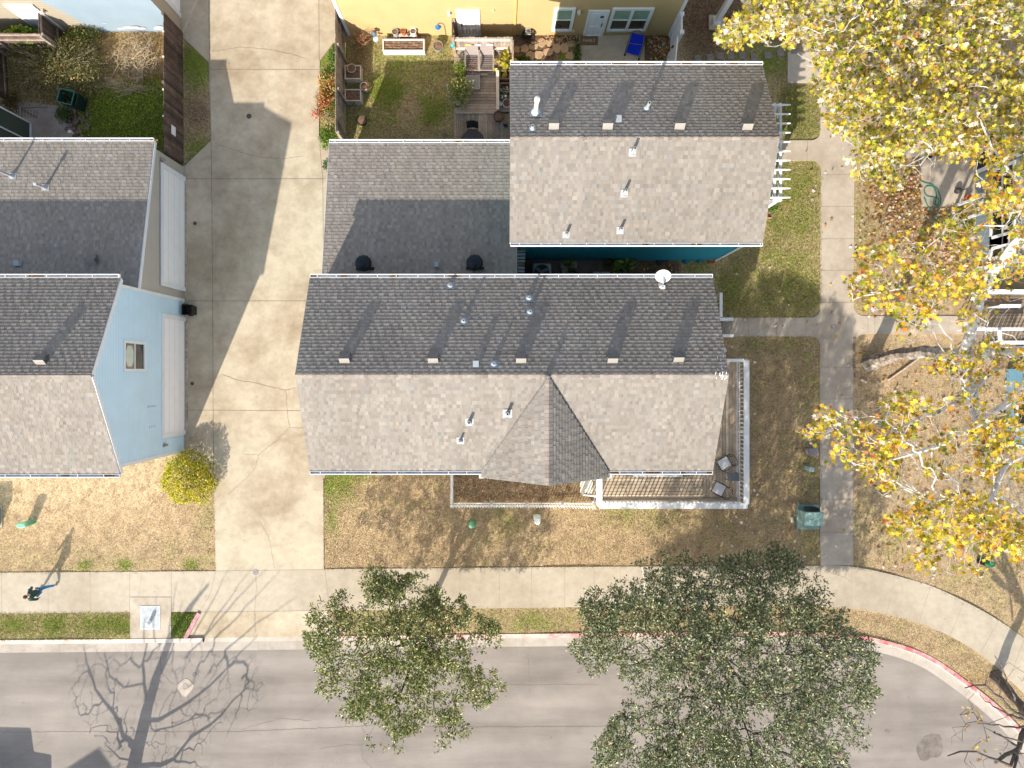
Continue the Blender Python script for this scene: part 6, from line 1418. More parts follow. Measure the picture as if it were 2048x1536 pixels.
b = MB(); b.tube([G(1775, 760, .05), G(1810, 735, .07), G(1835, 717, .05)], .05, 6); b.tube([G(1720, 758, .04), G(1732, 765, .05)], .06, 6); tag(b.build("fallen_branch", mat("pale_driftwood", (.40, .32, .25))), "pale fallen branch on bare ground below the sycamore trunk", "branch")
# planter box at the pergola's foot
a_ = G(1540, 432, 0); raised_bed("planter_box", "small reddish timber planter at the foot of the white pergola", 1530, 1541, 427, 438, .25, mat("red_brown_timber", (.30, .17, .11), .8, .2, 8), th=.04)
# ---- overgrown yard things
t = thing("wheelie_bin", "dark green open wheelie bin with white lettering standing in the overgrown yard", "bin", G(150, 200, 0)); ang = math.radians(-14); u = Vector((math.cos(ang), math.sin(ang), 0)); v_ = Vector((-u.y, u.x, 0)); H_ = .95
c0 = P(131, 193, H_); base = Vector((c0.x, c0.y, .0)); b = MB(); wt_, dt_ = .33, .30
def rq(s_, z, dx=0): return [base + u*(wt_*s_*a) + v_*(dt_*s_*c) + Vector((0, 0, z)) for a, c in ((-1, -1), (1, -1), (1, 1), (-1, 1))]
r0_, r1_, r2_, r3_ = rq(.78, .04), rq(1, H_), rq(.90, H_), rq(.72, .3); v = r0_ + r1_ + r2_ + r3_; fc = []
for k in range(4): k2 = (k + 1) % 4; fc += [(k, k2, 4 + k2, 4 + k), (4 + k, 4 + k2, 8 + k2, 8 + k), (8 + k, 8 + k2, 12 + k2, 12 + k)]
fc.append((12, 13, 14, 15)); b.add(v, fc); b.build("body", mat("bin_green", (.012, .045, .035), .45, .1), t, bevel=.03)
b = MB()
for k in range(4): b.tube([r1_[k], r1_[(k+1) % 4]], .022, 6)
b.build("rim", mat("bin_rim_green", (.03, .13, .10), .4, .1), t)
b = MB(); b.obox(base + u*.46 + Vector((0, 0, .52)), u*.02, v_*.30, Vector((0, 0, .36))); b.build("lid", mat("bin_lid_green", (.008, .028, .022), .5, .1), t, bevel=.015)
ob = text_obj("TCR", .15, base + u*.305 + Vector((0, 0, .72)), (math.radians(90), 0, ang + math.radians(90)), mat("white_lettering", (.6, .6, .6), .6, .05), t, "lettering")
b = MB()
for s_ in (-1, 1): q_ = base + u*.22 + v_*(s_*.22) + Vector((0, 0, .10)); b.tube([q_ - v_*.03, q_ + v_*.03], .10, 12)
b.build("wheel", BLACKPL, t)
t = thing("garden_spade", "long handled dark spade leaning on the patio slab", "spade", G(60, 250, .04)); b = MB(); b.tube([P(40, 216, 1.0), P(42, 262, .12)], .018, 6); b.build("handle", DRYM, t); b = MB(); e = P(42, 270, .1); b.add([e + Vector((-.13, -.08, 0)), e + Vector((.15, -.1, 0)), e + Vector((.04, .12, .08)), e + Vector((-.02, .12, .08)), e + Vector((-.13, -.08, .03)), e + Vector((.15, -.1, .03)), e + Vector((.04, .12, .11)), e + Vector((-.02, .12, .11))], [(3, 2, 1, 0), (4, 5, 6, 7), (0, 1, 5, 4), (1, 2, 6, 5), (2, 3, 7, 6), (3, 0, 4, 7)]); b.build("blade", DARKMETAL, t)
t = thing("dog_crate", "black wire crate panel folded on the patio slab below the fence", "crate", G(75, 235, .04)); b = MB(); 
for k in range(8): b.tube([P(32 + k*6, 217 + k*.6, .5), P(32 + k*6, 232 + k*.6, .1)], .009, 4)
b.tube([P(30, 217, .5), P(96, 214, .5)], .011, 4); b.tube([P(42, 218, .5), P(73, 235, .1)], .02, 4); b.build("wire", DARKMETAL, t)
t = thing("bucket", "white rag-draped post beside the brick rubble in the overgrown yard", "post", G(143, 268, .04)); b = MB(); b.tube([P(146, 262, .7), P(147, 281, 0)], .02, 6); b.build("pole", DARKMETAL, t); b = MB(); q_ = P(142, 265, .7); b.obox(q_, (.07, 0, 0), (0, .06, 0), (0, 0, .12)); b.build("rag", WHITE_OLD, t, bevel=.02)
RUB = mat("brick_rubble", (.15, .105, .085), .9, .4, 6)
for k in range(1):
    t = thing("brick_rubble", "heap of broken bricks and plastic between the patio slab and green weeds", "rubble", G(160, 245, .02)); b = MB(); rs = random.Random(3)
    for i in range(46): q_ = G(rs.gauss(155, 12), rs.gauss(245, 18), rs.uniform(.02, .12)); a = rs.uniform(0, 3.14); b.obox(q_, (math.cos(a)*.10, math.sin(a)*.10, 0), (-math.sin(a)*.05, math.cos(a)*.05, 0), (0, rs.uniform(-.01, .01), .03), 0)
    b.build("brick", RUB, t)
# parked van below the picture, only its shadow is seen
vn = thing("parked_van", "parked van below the photo whose shadow lies on the road's lower left", "van"); e = shadow_src(45, 1490, 1.95); vn.location = (e.x - .5, e.y, ZR); L = Vector(vn.location)
pr = [(-2.4, .35), (-2.4, 1.25), (-1.5, 1.35), (-.9, 2.05), (1.9, 2.1), (2.3, 1.6), (2.35, .35)]; b = MB()
n = len(pr); v = [(L.x - a, L.y - .9, L.z + z) for a, z in pr] + [(L.x - a, L.y + .9, L.z + z) for a, z in pr]; b.add(v, [tuple(range(n)), tuple(range(2*n-1, n-1, -1))] + [(k, n + k, n + (k+1) % n, (k+1) % n) for k in range(n)]); b.build("body", mat("van_silver", (.35, .36, .37), .3, .05), vn, bevel=.08)
for sx in (-1.5, 1.4):
    for sy in (-.82, .82): b = MB(); b.tube([(L.x - sx, L.y + sy - .1, L.z + .34), (L.x - sx, L.y + sy + .1, L.z + .34)], .34, 18); b.build("wheel", BLACKPL, vn)
b = MB()
for sy in (-.905, .905): b.quad((L.x - 1.7, L.y + sy, L.z + 1.35), (L.x + .9, L.y + sy, L.z + 1.35), (L.x + .8, L.y + sy, L.z + 1.9), (L.x - 1.6, L.y + sy, L.z + 1.9))
b.build("window", glassmat("dark_glass"), vn)
# ================================================================ trees, shrubs, leaves
def inpoly(x, y, poly):
    p = np.array(poly, float); n = len(p); r = np.zeros(len(x), bool); j = n - 1
    for i in range(n):
        xi, yi = p[i]; xj, yj = p[j]
        c = ((yi > y) != (yj > y)) & (x < (xj - xi) * (y - yi) / (yj - yi + 1e-12) + xi); r ^= c; j = i
    return r
def Pn(px, py, z):
    s = (CAMH - z) / F; return np.stack([(px - NX) * s, (NY - py) * s, z], -1)
def unit(a): return a / np.maximum(np.linalg.norm(a, axis=-1, keepdims=True), 1e-9)
STAR = [(0.0, 0.0)]
for k_, (r_, a_) in enumerate(((.10, -90), (.42, -52), (.30, -30), (.52, -5), (.30, 22), (.60, 48), (.36, 68), (.66, 90), (.36, 112), (.60, 132), (.30, 158), (.52, 185), (.30, 210), (.42, 232))):
    STAR.append((r_ * math.sin(math.radians(a_)) + .1, r_ * math.cos(math.radians(a_))))
STAR_F = [(0, i, i + 1) for i in range(1, 14)] + [(0, 14, 1)]
OVAL = [(0, 0), (.42, .5), (1, 0), (.42, -.5)]; OVAL_F = [(0, 2, 1), (0, 3, 2)]
BROAD = [(0, 0), (.25, .42), (.62, .45), (1, 0), (.62, -.45), (.25, -.42), (.5, 0)]; BROAD_F = [(6, 1, 0), (6, 2, 1), (6, 3, 2), (6, 4, 3), (6, 5, 4), (6, 0, 5)]
def leaves(name, m, C, D, Nn, L, W, cols, parent, tmpl=OVAL, faces=OVAL_F, curl=.18, seed=1):
    """one mesh of many leaves: centre of stalk C, direction D, normal Nn, length L, width W"""
    n = len(C); o0 = Vector((0, 0, 0)); q_ = parent
    while q_ is not None: o0 = o0 + Vector(q_.location); q_ = q_.parent
    D = unit(D); Nn = unit(Nn - D * (Nn * D).sum(-1, keepdims=True)); T = np.cross(Nn, D); k = len(tmpl); t = np.array(tmpl)
    lift = curl * (np.abs(t[:, 1]) * 1.0) - curl * .8 * np.maximum(t[:, 0] - .4, 0) ** 2 * 2
    V = C[:, None, :] + D[:, None, :] * (t[None, :, 0:1] * L[:, None, None]) + T[:, None, :] * (t[None, :, 1:2] * W[:, None, None]) + Nn[:, None, :] * (lift[None, :, None] * L[:, None, None])
    V = V.reshape(-1, 3) - np.array(o0)
    fa = np.array(faces); Fc = (np.arange(n)[:, None, None] * k + fa[None]).reshape(-1, fa.shape[1])
    me = bpy.data.meshes.new(name); nv, nf = len(V), len(Fc)
    me.vertices.add(nv); me.vertices.foreach_set("co", V.astype(np.float32).ravel()); me.loops.add(nf * fa.shape[1]); me.loops.foreach_set("vertex_index", Fc.astype(np.int32).ravel())
    me.polygons.add(nf); me.polygons.foreach_set("loop_start", np.arange(0, nf * fa.shape[1], fa.shape[1], dtype=np.int32)); me.polygons.foreach_set("loop_total", np.full(nf, fa.shape[1], np.int32))
    me.update(calc_edges=True); me.materials.append(m)
    ca = me.color_attributes.new("Col", 'FLOAT_COLOR', 'CORNER'); cc = np.c_[cols, np.ones(n)].astype(np.float32)
    ca.data.foreach_set("color", np.repeat(cc, len(faces) * fa.shape[1], axis=0).ravel())
    o = bpy.data.objects.new(name, me); COL.objects.link(o); o.parent = parent; return o
def palette(rg, n, pal, jit=.18):
    w = np.array([p[1] for p in pal], float); w /= w.sum(); idx = rg.choice(len(pal), n, p=w); c = np.array([p[0] for p in pal])[idx]
    return np.clip(c * rg.normal(1, jit, (n, 1)) * rg.normal(1, .06, (n, 3)), 0.002, .95)
def branch_mesh(name, m, limbs, anchors, parent, seed=1, bias=.25, tip=.007, power=.46, jit=.10, sides=5, sag=0.0, maxd=None):
    """limbs: list of polylines of (Vector, radius); anchors attached one by one to the nearest wood (grows outwards)"""
    rg = np.random.default_rng(seed); mb = MB(); pos = []; rad = []; plen = []
    for lm in limbs:
        pts = [Vector(p) for p, r in lm]; rs = [r for p, r in lm]; fine = []; fr = []
        for i in range(len(pts) - 1):
            n = max(1, int((pts[i+1] - pts[i]).length / .35))
            for k in range(n):
                t = k / n; q_ = pts[i].lerp(pts[i+1], t)
                if 0 < i or k: q_ = q_ + Vector(rg.normal(0, .025, 3))
                fine.append(q_); fr.append(rs[i] + (rs[i+1] - rs[i]) * t)
        fine.append(pts[-1]); fr.append(rs[-1]); mb.tube(fine, fr, 8)
        L0 = 0
        for i, q_ in enumerate(fine):
            if i: L0 += (fine[i] - fine[i-1]).length
            pos.append(tuple(q_)); rad.append(fr[i]); plen.append(L0 + (0 if lm is limbs[0] else 2.0))
    nb = len(pos); A = np.array(anchors); n = len(A)
    if n:
        N0 = np.array(pos); PL = np.array(plen)
        best = np.full(n, 1e9); bi = np.zeros(n, int)
        for s in range(0, n, 400):
            d = np.linalg.norm(A[s:s+400, None] - N0[None], axis=-1) + bias * PL[None]; bi[s:s+400] = d.argmin(1); best[s:s+400] = d.min(1)
        P_ = list(N0); par = [-1] * nb; PLl = list(PL); done = np.zeros(n, bool); aidx = np.zeros(n, int)
        for _ in range(n):
            c = np.where(done, 1e9, best); i = int(c.argmin()); done[i] = True; j = bi[i]
            a = np.array(P_[j]); e = A[i]; L = np.linalg.norm(e - a); mid = (a + e) / 2 + rg.normal(0, jit, 3) * min(L, 1.2) + np.array([0, 0, sag * L])
            P_.append(mid); par.append(j); PLl.append(PLl[j] + L/2); k1 = len(P_) - 1
            P_.append(e); par.append(k1); PLl.append(PLl[j] + L); k2 = len(P_) - 1; aidx[i] = k2
            for kk in (k1, k2):
                d = np.linalg.norm(A - P_[kk], axis=1) + bias * PLl[kk]; u = (d < best) & ~done; best[u] = d[u]; bi[u] = kk
        cnt = np.zeros(len(P_)); cnt[aidx] = 1
        for k in range(len(P_) - 1, nb - 1, -1): cnt[par[k]] += cnt[k]
        P_ = np.array(P_); r = tip * np.maximum(cnt, 1) ** power
        for k in range(nb, len(P_)):
            pk = par[k]; rp = r[pk] if pk >= nb else min(rad[pk] * .8, r[k] * 1.3)
            mb.tube([P_[pk], P_[k]], [min(rp, r[k] * 1.25), r[k]], sides if r[k] > .02 else 3, cap=False)
    return mb.build(name, m, parent)
def clusters(rg, A, n, spread, outdir=None, up=.5):
    """n leaves fanned around every anchor"""
    C = np.repeat(A, n, 0); D = rg.normal(0, 1, C.shape); D[:, 2] = D[:, 2] * .5 + .1
    if outdir is not None: D += np.repeat(outdir, n, 0) * .8
    D = unit(D); C = C + D * rg.uniform(0, spread, (len(C), 1)) + rg.normal(0, spread * .35, C.shape)
    Nn = rg.normal(0, .55, C.shape); Nn[:, 2] += up + .6
    return C, D, Nn
def px_anchors(rg, poly, n, zfun, ncl=None, sig=14, keep=None):
    p = np.array(poly, float); lo, hi = p.min(0), p.max(0); out = []
    if ncl:
        cx = []
        while len(cx) < ncl:
            c = rg.uniform(lo, hi, (400, 2)); cx += [tuple(q_) for q_ in c[inpoly(c[:, 0], c[:, 1], poly)]]
        cx = np.array(cx[:ncl]); w = rg.uniform(.5, 1.6, ncl)
    tot = 0
    while tot < n:
        if ncl: i = rg.choice(ncl, 2000, p=w / w.sum()); c = cx[i] + rg.normal(0, sig, (2000, 2))
        else: c = rg.uniform(lo, hi, (2000, 2))
        c = c[inpoly(c[:, 0], c[:, 1], poly)]
        if keep is not None: c = c[keep(c[:, 0], c[:, 1])]
        out.append(c); tot += len(c)
        if not len(c): break
    c = np.concatenate(out)[:n]; z = zfun(c[:, 0], c[:, 1], rg); return Pn(c[:, 0], c[:, 1], z)
# ---------------------------------------------------------------- evergreen street trees
def evergreen(label, base, poly, ctr, rad, zlo, zhi, n, ncl, sig, per, ll, lw, pal, seed, limbs, trunk_r, extra=None, west=0.0):
    rg = np.random.default_rng(seed); b = G(*base); t = thing("evergreen_tree", label, "tree", b)
    def zf(x, y, rg):
        rho = np.clip(np.hypot((x - ctr[0]) / rad[0], (y - ctr[1]) / rad[1]), 0, 1); top = zlo + .6 + (zhi - zlo - .6) * np.sqrt(np.maximum(0, 1 - rho ** 2)); low = zlo + .4 * (1 - rho)
        return low + (top - low) * rg.uniform(0, 1, len(x)) ** .55
    A = px_anchors(rg, poly, n, zf, ncl, sig)
    lf_ = np.clip((Pn(ctr[0], ctr[1], 4.0)[0] - A[:, 0]) / 5.0, 0, 1) * west; A[:, 2] += lf_
    g_ = A.copy()
    for _ in range(4):
        need = ((NY - A[:, 1] / MPP) - 1132) / 68.3; zz = np.maximum(A[:, 2], need); sc = (CAMH - zz) / (CAMH - A[:, 2]); A[:, :2] *= sc[:, None]; A[:, 2] = zz
    if extra is not None: A = np.concatenate([A, extra])
    tw = branch_mesh("trunk", DARKBARK, limbs, A, t, seed, .22, .0036, .43)
    cb = np.array([b.x, b.y, (zlo + zhi) / 2 - 1]); od = unit(A - cb)
    C, D, Nn = clusters(rg, A, per, ll * .9, od, .35); m = len(C)
    leaves("crown", LEAFM, C, D, Nn, ll * rg.uniform(.7, 1.25, m), lw * rg.uniform(.8, 1.2, m), palette(rg, m, pal, .22), t, curl=.15)
    return t
PAL_S = [((.062, .084, .014), 4), ((.122, .152, .028), 4), ((.23, .245, .065), 3), ((.38, .36, .14), 1.5), ((.48, .43, .20), .5), ((.25, .09, .04), .12)]
PAL_B = [((.052, .078, .030), 4), ((.105, .135, .052), 4), ((.21, .225, .10), 3), ((.37, .36, .19), 1.6), ((.48, .46, .28), .5), ((.30, .10, .07), .2)]
ST_POLY = [(690,1165),(745,1128),(800,1152),(855,1145),(870,1172),(905,1198),(945,1192),(945,1225),(1000,1245),(1005,1300),(985,1330),(1010,1370),(985,1400),(950,1420),(935,1470),(890,1490),(840,1505),(835,1460),(790,1480),(765,1450),(740,1440),(700,1440),(670,1440),(690,1400),(640,1390),(622,1400),(640,1350),(630,1330),(610,1280),(605,1230),(640,1200)]
def GZ(gx, gy, z): return G(gx, gy, z)
st_l = [[(G(849,1240,-.05), .17), (G(849,1240,1.0), .13), (G(848,1243,2.0), .12)], [(G(848,1243,1.9), .08), (G(825,1240,3.0), .06), (G(800,1232,4.0), .035)], [(G(848,1243,1.8), .08), (G(862,1255,3.0), .06), (G(872,1270,4.3), .03)],
        [(G(848,1243,1.9), .08), (G(838,1275,3.0), .06), (G(822,1320,3.8), .03)], [(G(848,1243,1.6), .045), (G(888,1238,2.3), .04), (G(905,1218,2.7), .03)], [(G(848,1243,2.0), .06), (G(845,1215,3.4), .045), (G(838,1195,4.4), .03)]]
rgx = np.random.default_rng(77); ex = np.concatenate([Pn(rgx.normal(838, 38, 300), rgx.normal(1290, 42, 300), rgx.uniform(4.6, 6.0, 300)), Pn(rgx.uniform(720, 810, 14), rgx.uniform(1440, 1500, 14), rgx.uniform(4.2, 4.8, 14))])
evergreen("small airy green tree over the kerb, left of the big dark tree", (849, 1240), ST_POLY, (812, 1312), (205, 200), 2.5, 5.7, 2600, 170, 12, 10, .125, .052, PAL_S, 11, st_l, .17, extra=ex)
BT_POLY = [(1160,1175),(1190,1160),(1235,1150),(1250,1125),(1310,1100),(1340,1092),(1400,1112),(1440,1118),(1500,1105),(1550,1088),(1600,1112),(1615,1150),(1640,1150),(1650,1170),(1692,1200),(1660,1222),(1700,1215),(1685,1250),(1738,1272),(1762,1330),(1745,1350),(1762,1400),(1766,1442),(1722,1420),(1745,1480),(1732,1512),(1692,1480),(1700,1560),(1640,1640),(1500,1680),(1350,1680),(1230,1620),(1195,1550),(1185,1500),(1182,1450),(1205,1438),(1237,1400),(1240,1350),(1230,1315),(1180,1332),(1150,1300),(1132,1280),(1160,1240),(1155,1200)]
bt_l = [[(G(1384,1245,-.05), 0.161), (G(1384,1245,1.2), 0.130), (G(1386,1247,2.2), 0.118)], [(G(1386,1247,2.1), 0.081), (G(1355,1240,4.2), 0.056), (G(1320,1225,6.2), 0.031)], [(G(1386,1247,2.2), 0.087), (G(1400,1255,4.8), 0.062), (G(1405,1262,7.3), 0.031)], [(G(1386,1247,2.0), 0.068), (G(1430,1235,4.0), 0.050), (G(1480,1215,5.4), 0.025)], [(G(1386,1247,2.0), 0.068), (G(1405,1300,4.0), 0.050), (G(1420,1360,5.2), 0.025)], [(G(1386,1247,2.1), 0.062), (G(1350,1300,4.0), 0.043), (G(1310,1350,5.0), 0.025)], [(G(1386,1247,2.1), 0.062), (G(1390,1200,4.4), 0.043), (G(1395,1160,6.0), 0.025)]]
evergreen("large dense dark green tree spreading over kerb, sidewalk and street", (1384, 1245), BT_POLY, (1450, 1350), (330, 300), 3.0, 8.4, 8600, 430, 17, 11, .118, .050, PAL_B, 12, bt_l, .26, west=.8)
# ---------------------------------------------------------------- sycamores in autumn leaf
PAL_Y = [((.58, .41, .025), 5), ((.60, .46, .05), 3.5), ((.34, .31, .03), 2.4), ((.17, .19, .02), 2.2), ((.54, .27, .05), 1.8), ((.40, .15, .05), .9), ((.62, .55, .44), 1.6), ((.50, .36, .22), 1.3)]
PAL_U = [((.58, .47, .05), 5), ((.50, .44, .06), 3.4), ((.29, .29, .035), 2.4), ((.14, .17, .02), 1.8), ((.54, .36, .09), 1.4), ((.66, .60, .49), 2.6), ((.57, .47, .34), 2.2), ((.40, .18, .08), .5)]
def sycamore(label, base, limbs, A, pal, seed, per, ls, bareA=None, parent_name="sycamore_tree", tip=.0050):
    rg = np.random.default_rng(seed); b = G(*base); t = thing(parent_name, label, "tree", b)
    branch_mesh("trunk", SYCBARK, limbs, A if bareA is None else np.concatenate([A, bareA]), t, seed, .30, tip, .41, .07)
    C, D, Nn = clusters(rg, A, per, ls * 1.1, None, .25); m = len(C)
    sz = ls * rg.uniform(.55, 1.35, m); leaves("crown", SYCLEAF, C, D, Nn, sz, sz * rg.uniform(.8, 1.15, m), palette(rg, m, pal, .16), t, STAR, STAR_F, .22)
    return t
def LP(pts): return [(P(x, y, z), r) for x, y, z, r in pts]
s1 = [LP([(1738,727,-.05,.44),(1755,720,.5,.32),(1795,708,2.0,.25),(1850,705,4,.245),(1925,711,6.2,.235),(2000,708,8,.21),(2075,700,9.5,.15)]),
      LP([(1925,710,6.2,.20),(1945,655,7,.18),(1960,592,7.6,.17),(1985,545,8.3,.17),(2048,470,9.6,.15),(2110,400,11,.10)]),
      LP([(1912,714,6,.12),(1935,760,6.6,.10),(1945,820,7.2,.09),(1953,880,8,.07),(1960,930,8.5,.04)]), LP([(1930,716,6.2,.11),(1950,780,6.8,.09),(1958,850,7.6,.07),(1972,905,8.4,.04)]),
      LP([(2075,700,9.5,.15),(2060,765,9.5,.12),(2005,812,9.7,.11),(1950,850,10,.10),(1890,885,10.2,.08),(1830,905,10.4,.05),(1775,922,10.6,.02)]),
      LP([(2005,715,8.1,.12),(1985,745,8.3,.09),(1940,788,8.7,.08),(1880,822,9.1,.065),(1830,840,9.4,.05),(1780,862,9.8,.018)]),
      LP([(2075,700,9.5,.14),(2110,850,10,.11),(2055,905,10,.10),(2012,930,10,.09),(1985,985,10.2,.08),(1965,1040,10.4,.07),(1938,1085,10.6,.05),(1922,1118,10.8,.03)]),
      LP([(1962,592,7.6,.07),(1905,563,8.2,.055),(1835,570,8.6,.045),(1765,584,9,.03),(1705,600,9.3,.018)]), LP([(2110,400,11,.065),(2050,388,11,.055),(2018,338,11.1,.045),(1985,290,10.9,.035),(1958,240,10.6,.022),(1950,205,10.5,.012)]),
      LP([(1985,985,10.2,.06),(2030,1010,10.5,.05),(2075,1060,10.8,.03)]), LP([(1925,1000,10.4,.035),(1870,1020,10.7,.03),(1820,1060,11,.02)]), LP([(1940,790,8.7,.05),(1990,850,9.2,.04),(2010,900,9.6,.03),(2025,990,10,.02)])]
rg1 = np.random.default_rng(31); zs = lambda lo, hi: (lambda x, y, rg: rg.uniform(lo, hi, len(x)))
A1 = np.concatenate([px_anchors(rg1, [(1690,585),(1720,500),(1790,480),(1860,440),(1900,420),(1960,400),(2070,380),(2070,560),(2010,590),(1985,660),(1900,650),(1850,640),(1800,690),(1770,660)], 520, zs(7.5, 11.5), 52, 14),
    px_anchors(rg1, [(1605,862),(1640,815),(1700,830),(1760,850),(1760,800),(1840,780),(1950,790),(2070,760),(2070,960),(2000,980),(1900,960),(1830,940),(1760,1005),(1700,930),(1645,920)], 560, zs(8.5, 11.5), 64, 14),
    px_anchors(rg1, [(1770,1040),(1830,1000),(1900,985),(2070,980),(2070,1120),(1990,1100),(1970,1150),(1930,1160),(1890,1130),(1840,1150),(1815,1115),(1860,1085),(1800,1075)], 520, zs(8.8, 11.5), 56, 13),
    px_anchors(rg1, [(1850,690),(2060,660),(2060,760),(1900,790),(1860,740)], 110, zs(8, 10.5), 22, 12),
    px_anchors(rg1, [(1940,300),(2060,260),(2060,420),(1960,440)], 150, zs(10, 12), 20, 14)])
BA = np.concatenate([px_anchors(rg1, [(1640,830),(1760,790),(2060,770),(2060,1110),(1960,1150),(1840,1150),(1790,1060),(1740,990)], 520, zs(8.5, 11.3)), px_anchors(rg1, [(1700,600),(1760,500),(2060,400),(2060,700),(1800,690)], 220, zs(7.8, 11))])
sycamore("leaning white-barked sycamore with sparse yellow leaves over the garden path", (1745, 722), s1, A1, PAL_Y, 41, 4, .165, bareA=BA, tip=.0040)
s2 = [LP([(1652,186,-.05,.36),(1700,140,2.5,.28),(1752,95,4.8,.24),(1800,55,6.5,.18)]), LP([(1752,95,4.8,.14),(1720,150,6.5,.10),(1700,220,7.8,.06),(1690,280,8.6,.03)]), LP([(1752,95,4.8,.14),(1680,60,6.6,.10),(1600,50,8,.07),(1520,40,8.8,.04),(1460,65,9.2,.02)]),
      LP([(1800,55,6.5,.14),(1850,130,7.6,.10),(1880,200,8.6,.07),(1890,270,9.2,.04),(1840,330,9.6,.025)]), LP([(1800,55,6.5,.14),(1900,40,8,.10),(1990,90,9,.06),(2060,160,10,.04)]), LP([(1800,55,6.5,.12),(1820,0,8,.09),(1780,-40,9,.05)])]
U_POLY = [(1428,78),(1440,55),(1490,15),(1510,-50),(2130,-50),(2130,340),(2048,310),(1985,300),(1930,318),(1890,320),(1850,300),(1815,290),(1790,335),(1745,345),(1722,322),(1692,290),(1660,262),(1640,200),(1622,180),(1632,125),(1605,95),(1570,92),(1540,62),(1490,88)]
rg2 = np.random.default_rng(32)
A2 = np.concatenate([px_anchors(rg2, U_POLY, 3200, zs(6.5, 10.8), 420, 16), px_anchors(rg2, [(1690,280),(1790,290),(1830,330),(1800,380),(1750,410),(1700,405),(1700,340)], 90, zs(7.5, 10), 16, 12), px_anchors(rg2, [(1425,75),(1500,10),(1560,90),(1520,80),(1450,95)], 60, zs(7.5, 9.5))])
sycamore("broad sycamore with dense yellow-green crown filling the photo's top right corner", (1652, 186), s2, A2, PAL_U, 42, 8, .15, bareA=px_anchors(rg2, [(1430,75),(1500,0),(2060,0),(2060,250),(1950,330),(1720,400),(1640,220),(1600,110)], 500, zs(8.5, 11.2)))
# ---------------------------------------------------------------- bare trees
def bare(label, base, limbs, A, bark, seed, leafA=None, pal=None, tip=.005):
    t = thing("bare_tree", label, "tree", G(*base)); branch_mesh("trunk", bark, limbs, A, t, seed, .15, tip, .5, .16)
    if leafA is not None:
        rg = np.random.default_rng(seed); C, D, Nn = clusters(rg, leafA, 3, .14); m = len(C); leaves("crown", SYCLEAF, C, D, Nn, .13 * rg.uniform(.6, 1.3, m), .13 * rg.uniform(.6, 1.3, m), palette(rg, m, pal), t, STAR, STAR_F)
    return t
b1 = [LP([(1990,1352,-.05,.30),(1996,1358,.25,.24),(2030,1398,1.5,.2),(2062,1440,2.5,.17)]), LP([(2062,1440,2.5,.10),(2030,1425,3.2,.06),(2000,1395,3.8,.05),(1970,1371,4.2,.045),(1930,1376,4.5,.02)]), LP([(2062,1440,2.5,.07),(2007,1428,3.6,.04),(1961,1392,4.2,.015)]), LP([(2062,1450,2.6,.06),(2036,1455,3.2,.04),(1955,1447,4.0,.015)]),
      LP([(2062,1440,2.5,.13),(2045,1470,3,.11),(2036,1495,3.4,.09),(1990,1525,4,.06)]), LP([(2040,1490,3.4,.08),(2020,1530,3.8,.06),(1965,1508,4.3,.04),(1922,1502,4.6,.035),(1895,1512,4.8,.02)]), LP([(2062,1440,2.5,.10),(2110,1500,4.5,.07),(2180,1580,6.5,.03)]), LP([(2036,1495,3.4,.06),(2030,1540,4,.05),(2025,1600,5,.02)]), LP([(2030,1400,1.8,.04),(2010,1350,3.2,.03),(1990,1312,4,.015)]), LP([(2036,1493,3.4,.05),(2000,1470,4,.03),(1968,1455,4.4,.012)])]
rg3 = np.random.default_rng(33)
A3 = np.concatenate([px_anchors(rg3, [(1900,1500),(1930,1380),(1960,1340),(2000,1290),(2070,1330),(2100,1420),(2100,1600),(1960,1560),(1910,1540)], 90, zs(3, 6)), px_anchors(rg3, [(2050,1400),(2200,1380),(2240,1600),(2060,1640)], 60, zs(4, 8))])
lf = np.concatenate([px_anchors(rg3, [(1930,1355),(1960,1345),(1960,1390),(1935,1400)], 3, zs(4, 4.6)), px_anchors(rg3, [(1925,1410),(1960,1415),(1955,1470),(1930,1460)], 7, zs(4, 4.6)), px_anchors(rg3, [(1900,1480),(2030,1480),(2030,1536),(1900,1536)], 8, zs(4, 5))])
bare("nearly bare dark-branched tree beside the curved sidewalk, bottom right", (1993, 1354), b1, np.concatenate([A3, lf]), DARKBARK, 51, lf, [((.48, .33, .08), 1), ((.40, .28, .10), 1)], tip=.0055)
def SH(pts):
    out = []
    for x, y, r in pts:
        z = max(.6, (1600 - y) / 68.3); out.append((shadow_src(x, y, z + ZR), r))
    return out
tb0 = G(246, 1604, ZR)
s_l = [[(tb0, .36)] + SH([(268,1532,.30),(285,1450,.26),(305,1380,.21),(322,1330,.17),(345,1265,.15),(385,1205,.10),(425,1155,.05)]), SH([(274,1491,0.081),(245,1471,0.068),(226,1422,0.056),(206,1400,0.046),(190,1380,0.037),(174,1325,0.025),(168,1290,0.012)]), SH([(290,1448,0.074),(292,1390,0.062),(287,1325,0.050),(292,1300,0.037),(300,1220,0.019)]),
       SH([(268,1532,0.074),(322,1529,0.068),(348,1516,0.062),(380,1477,0.056),(441,1435,0.043),(467,1400,0.031),(500,1371,0.019)]), SH([(300,1440,0.068),(319,1438,0.062),(374,1406,0.050),(416,1374,0.040),(467,1322,0.025),(520,1262,0.012)]), SH([(295,1420,0.031),(289,1366,0.031),(248,1374,0.028),(219,1351,0.025),(209,1306,0.019)]), SH([(310,1370,0.043),(345,1300,0.037),(358,1240,0.025),(372,1190,0.012)]), SH([(312,1460,0.025),(345,1455,0.022),(380,1440,0.019),(412,1430,0.012)]), SH([(270,1520,0.031),(240,1515,0.025),(212,1490,0.012)])]
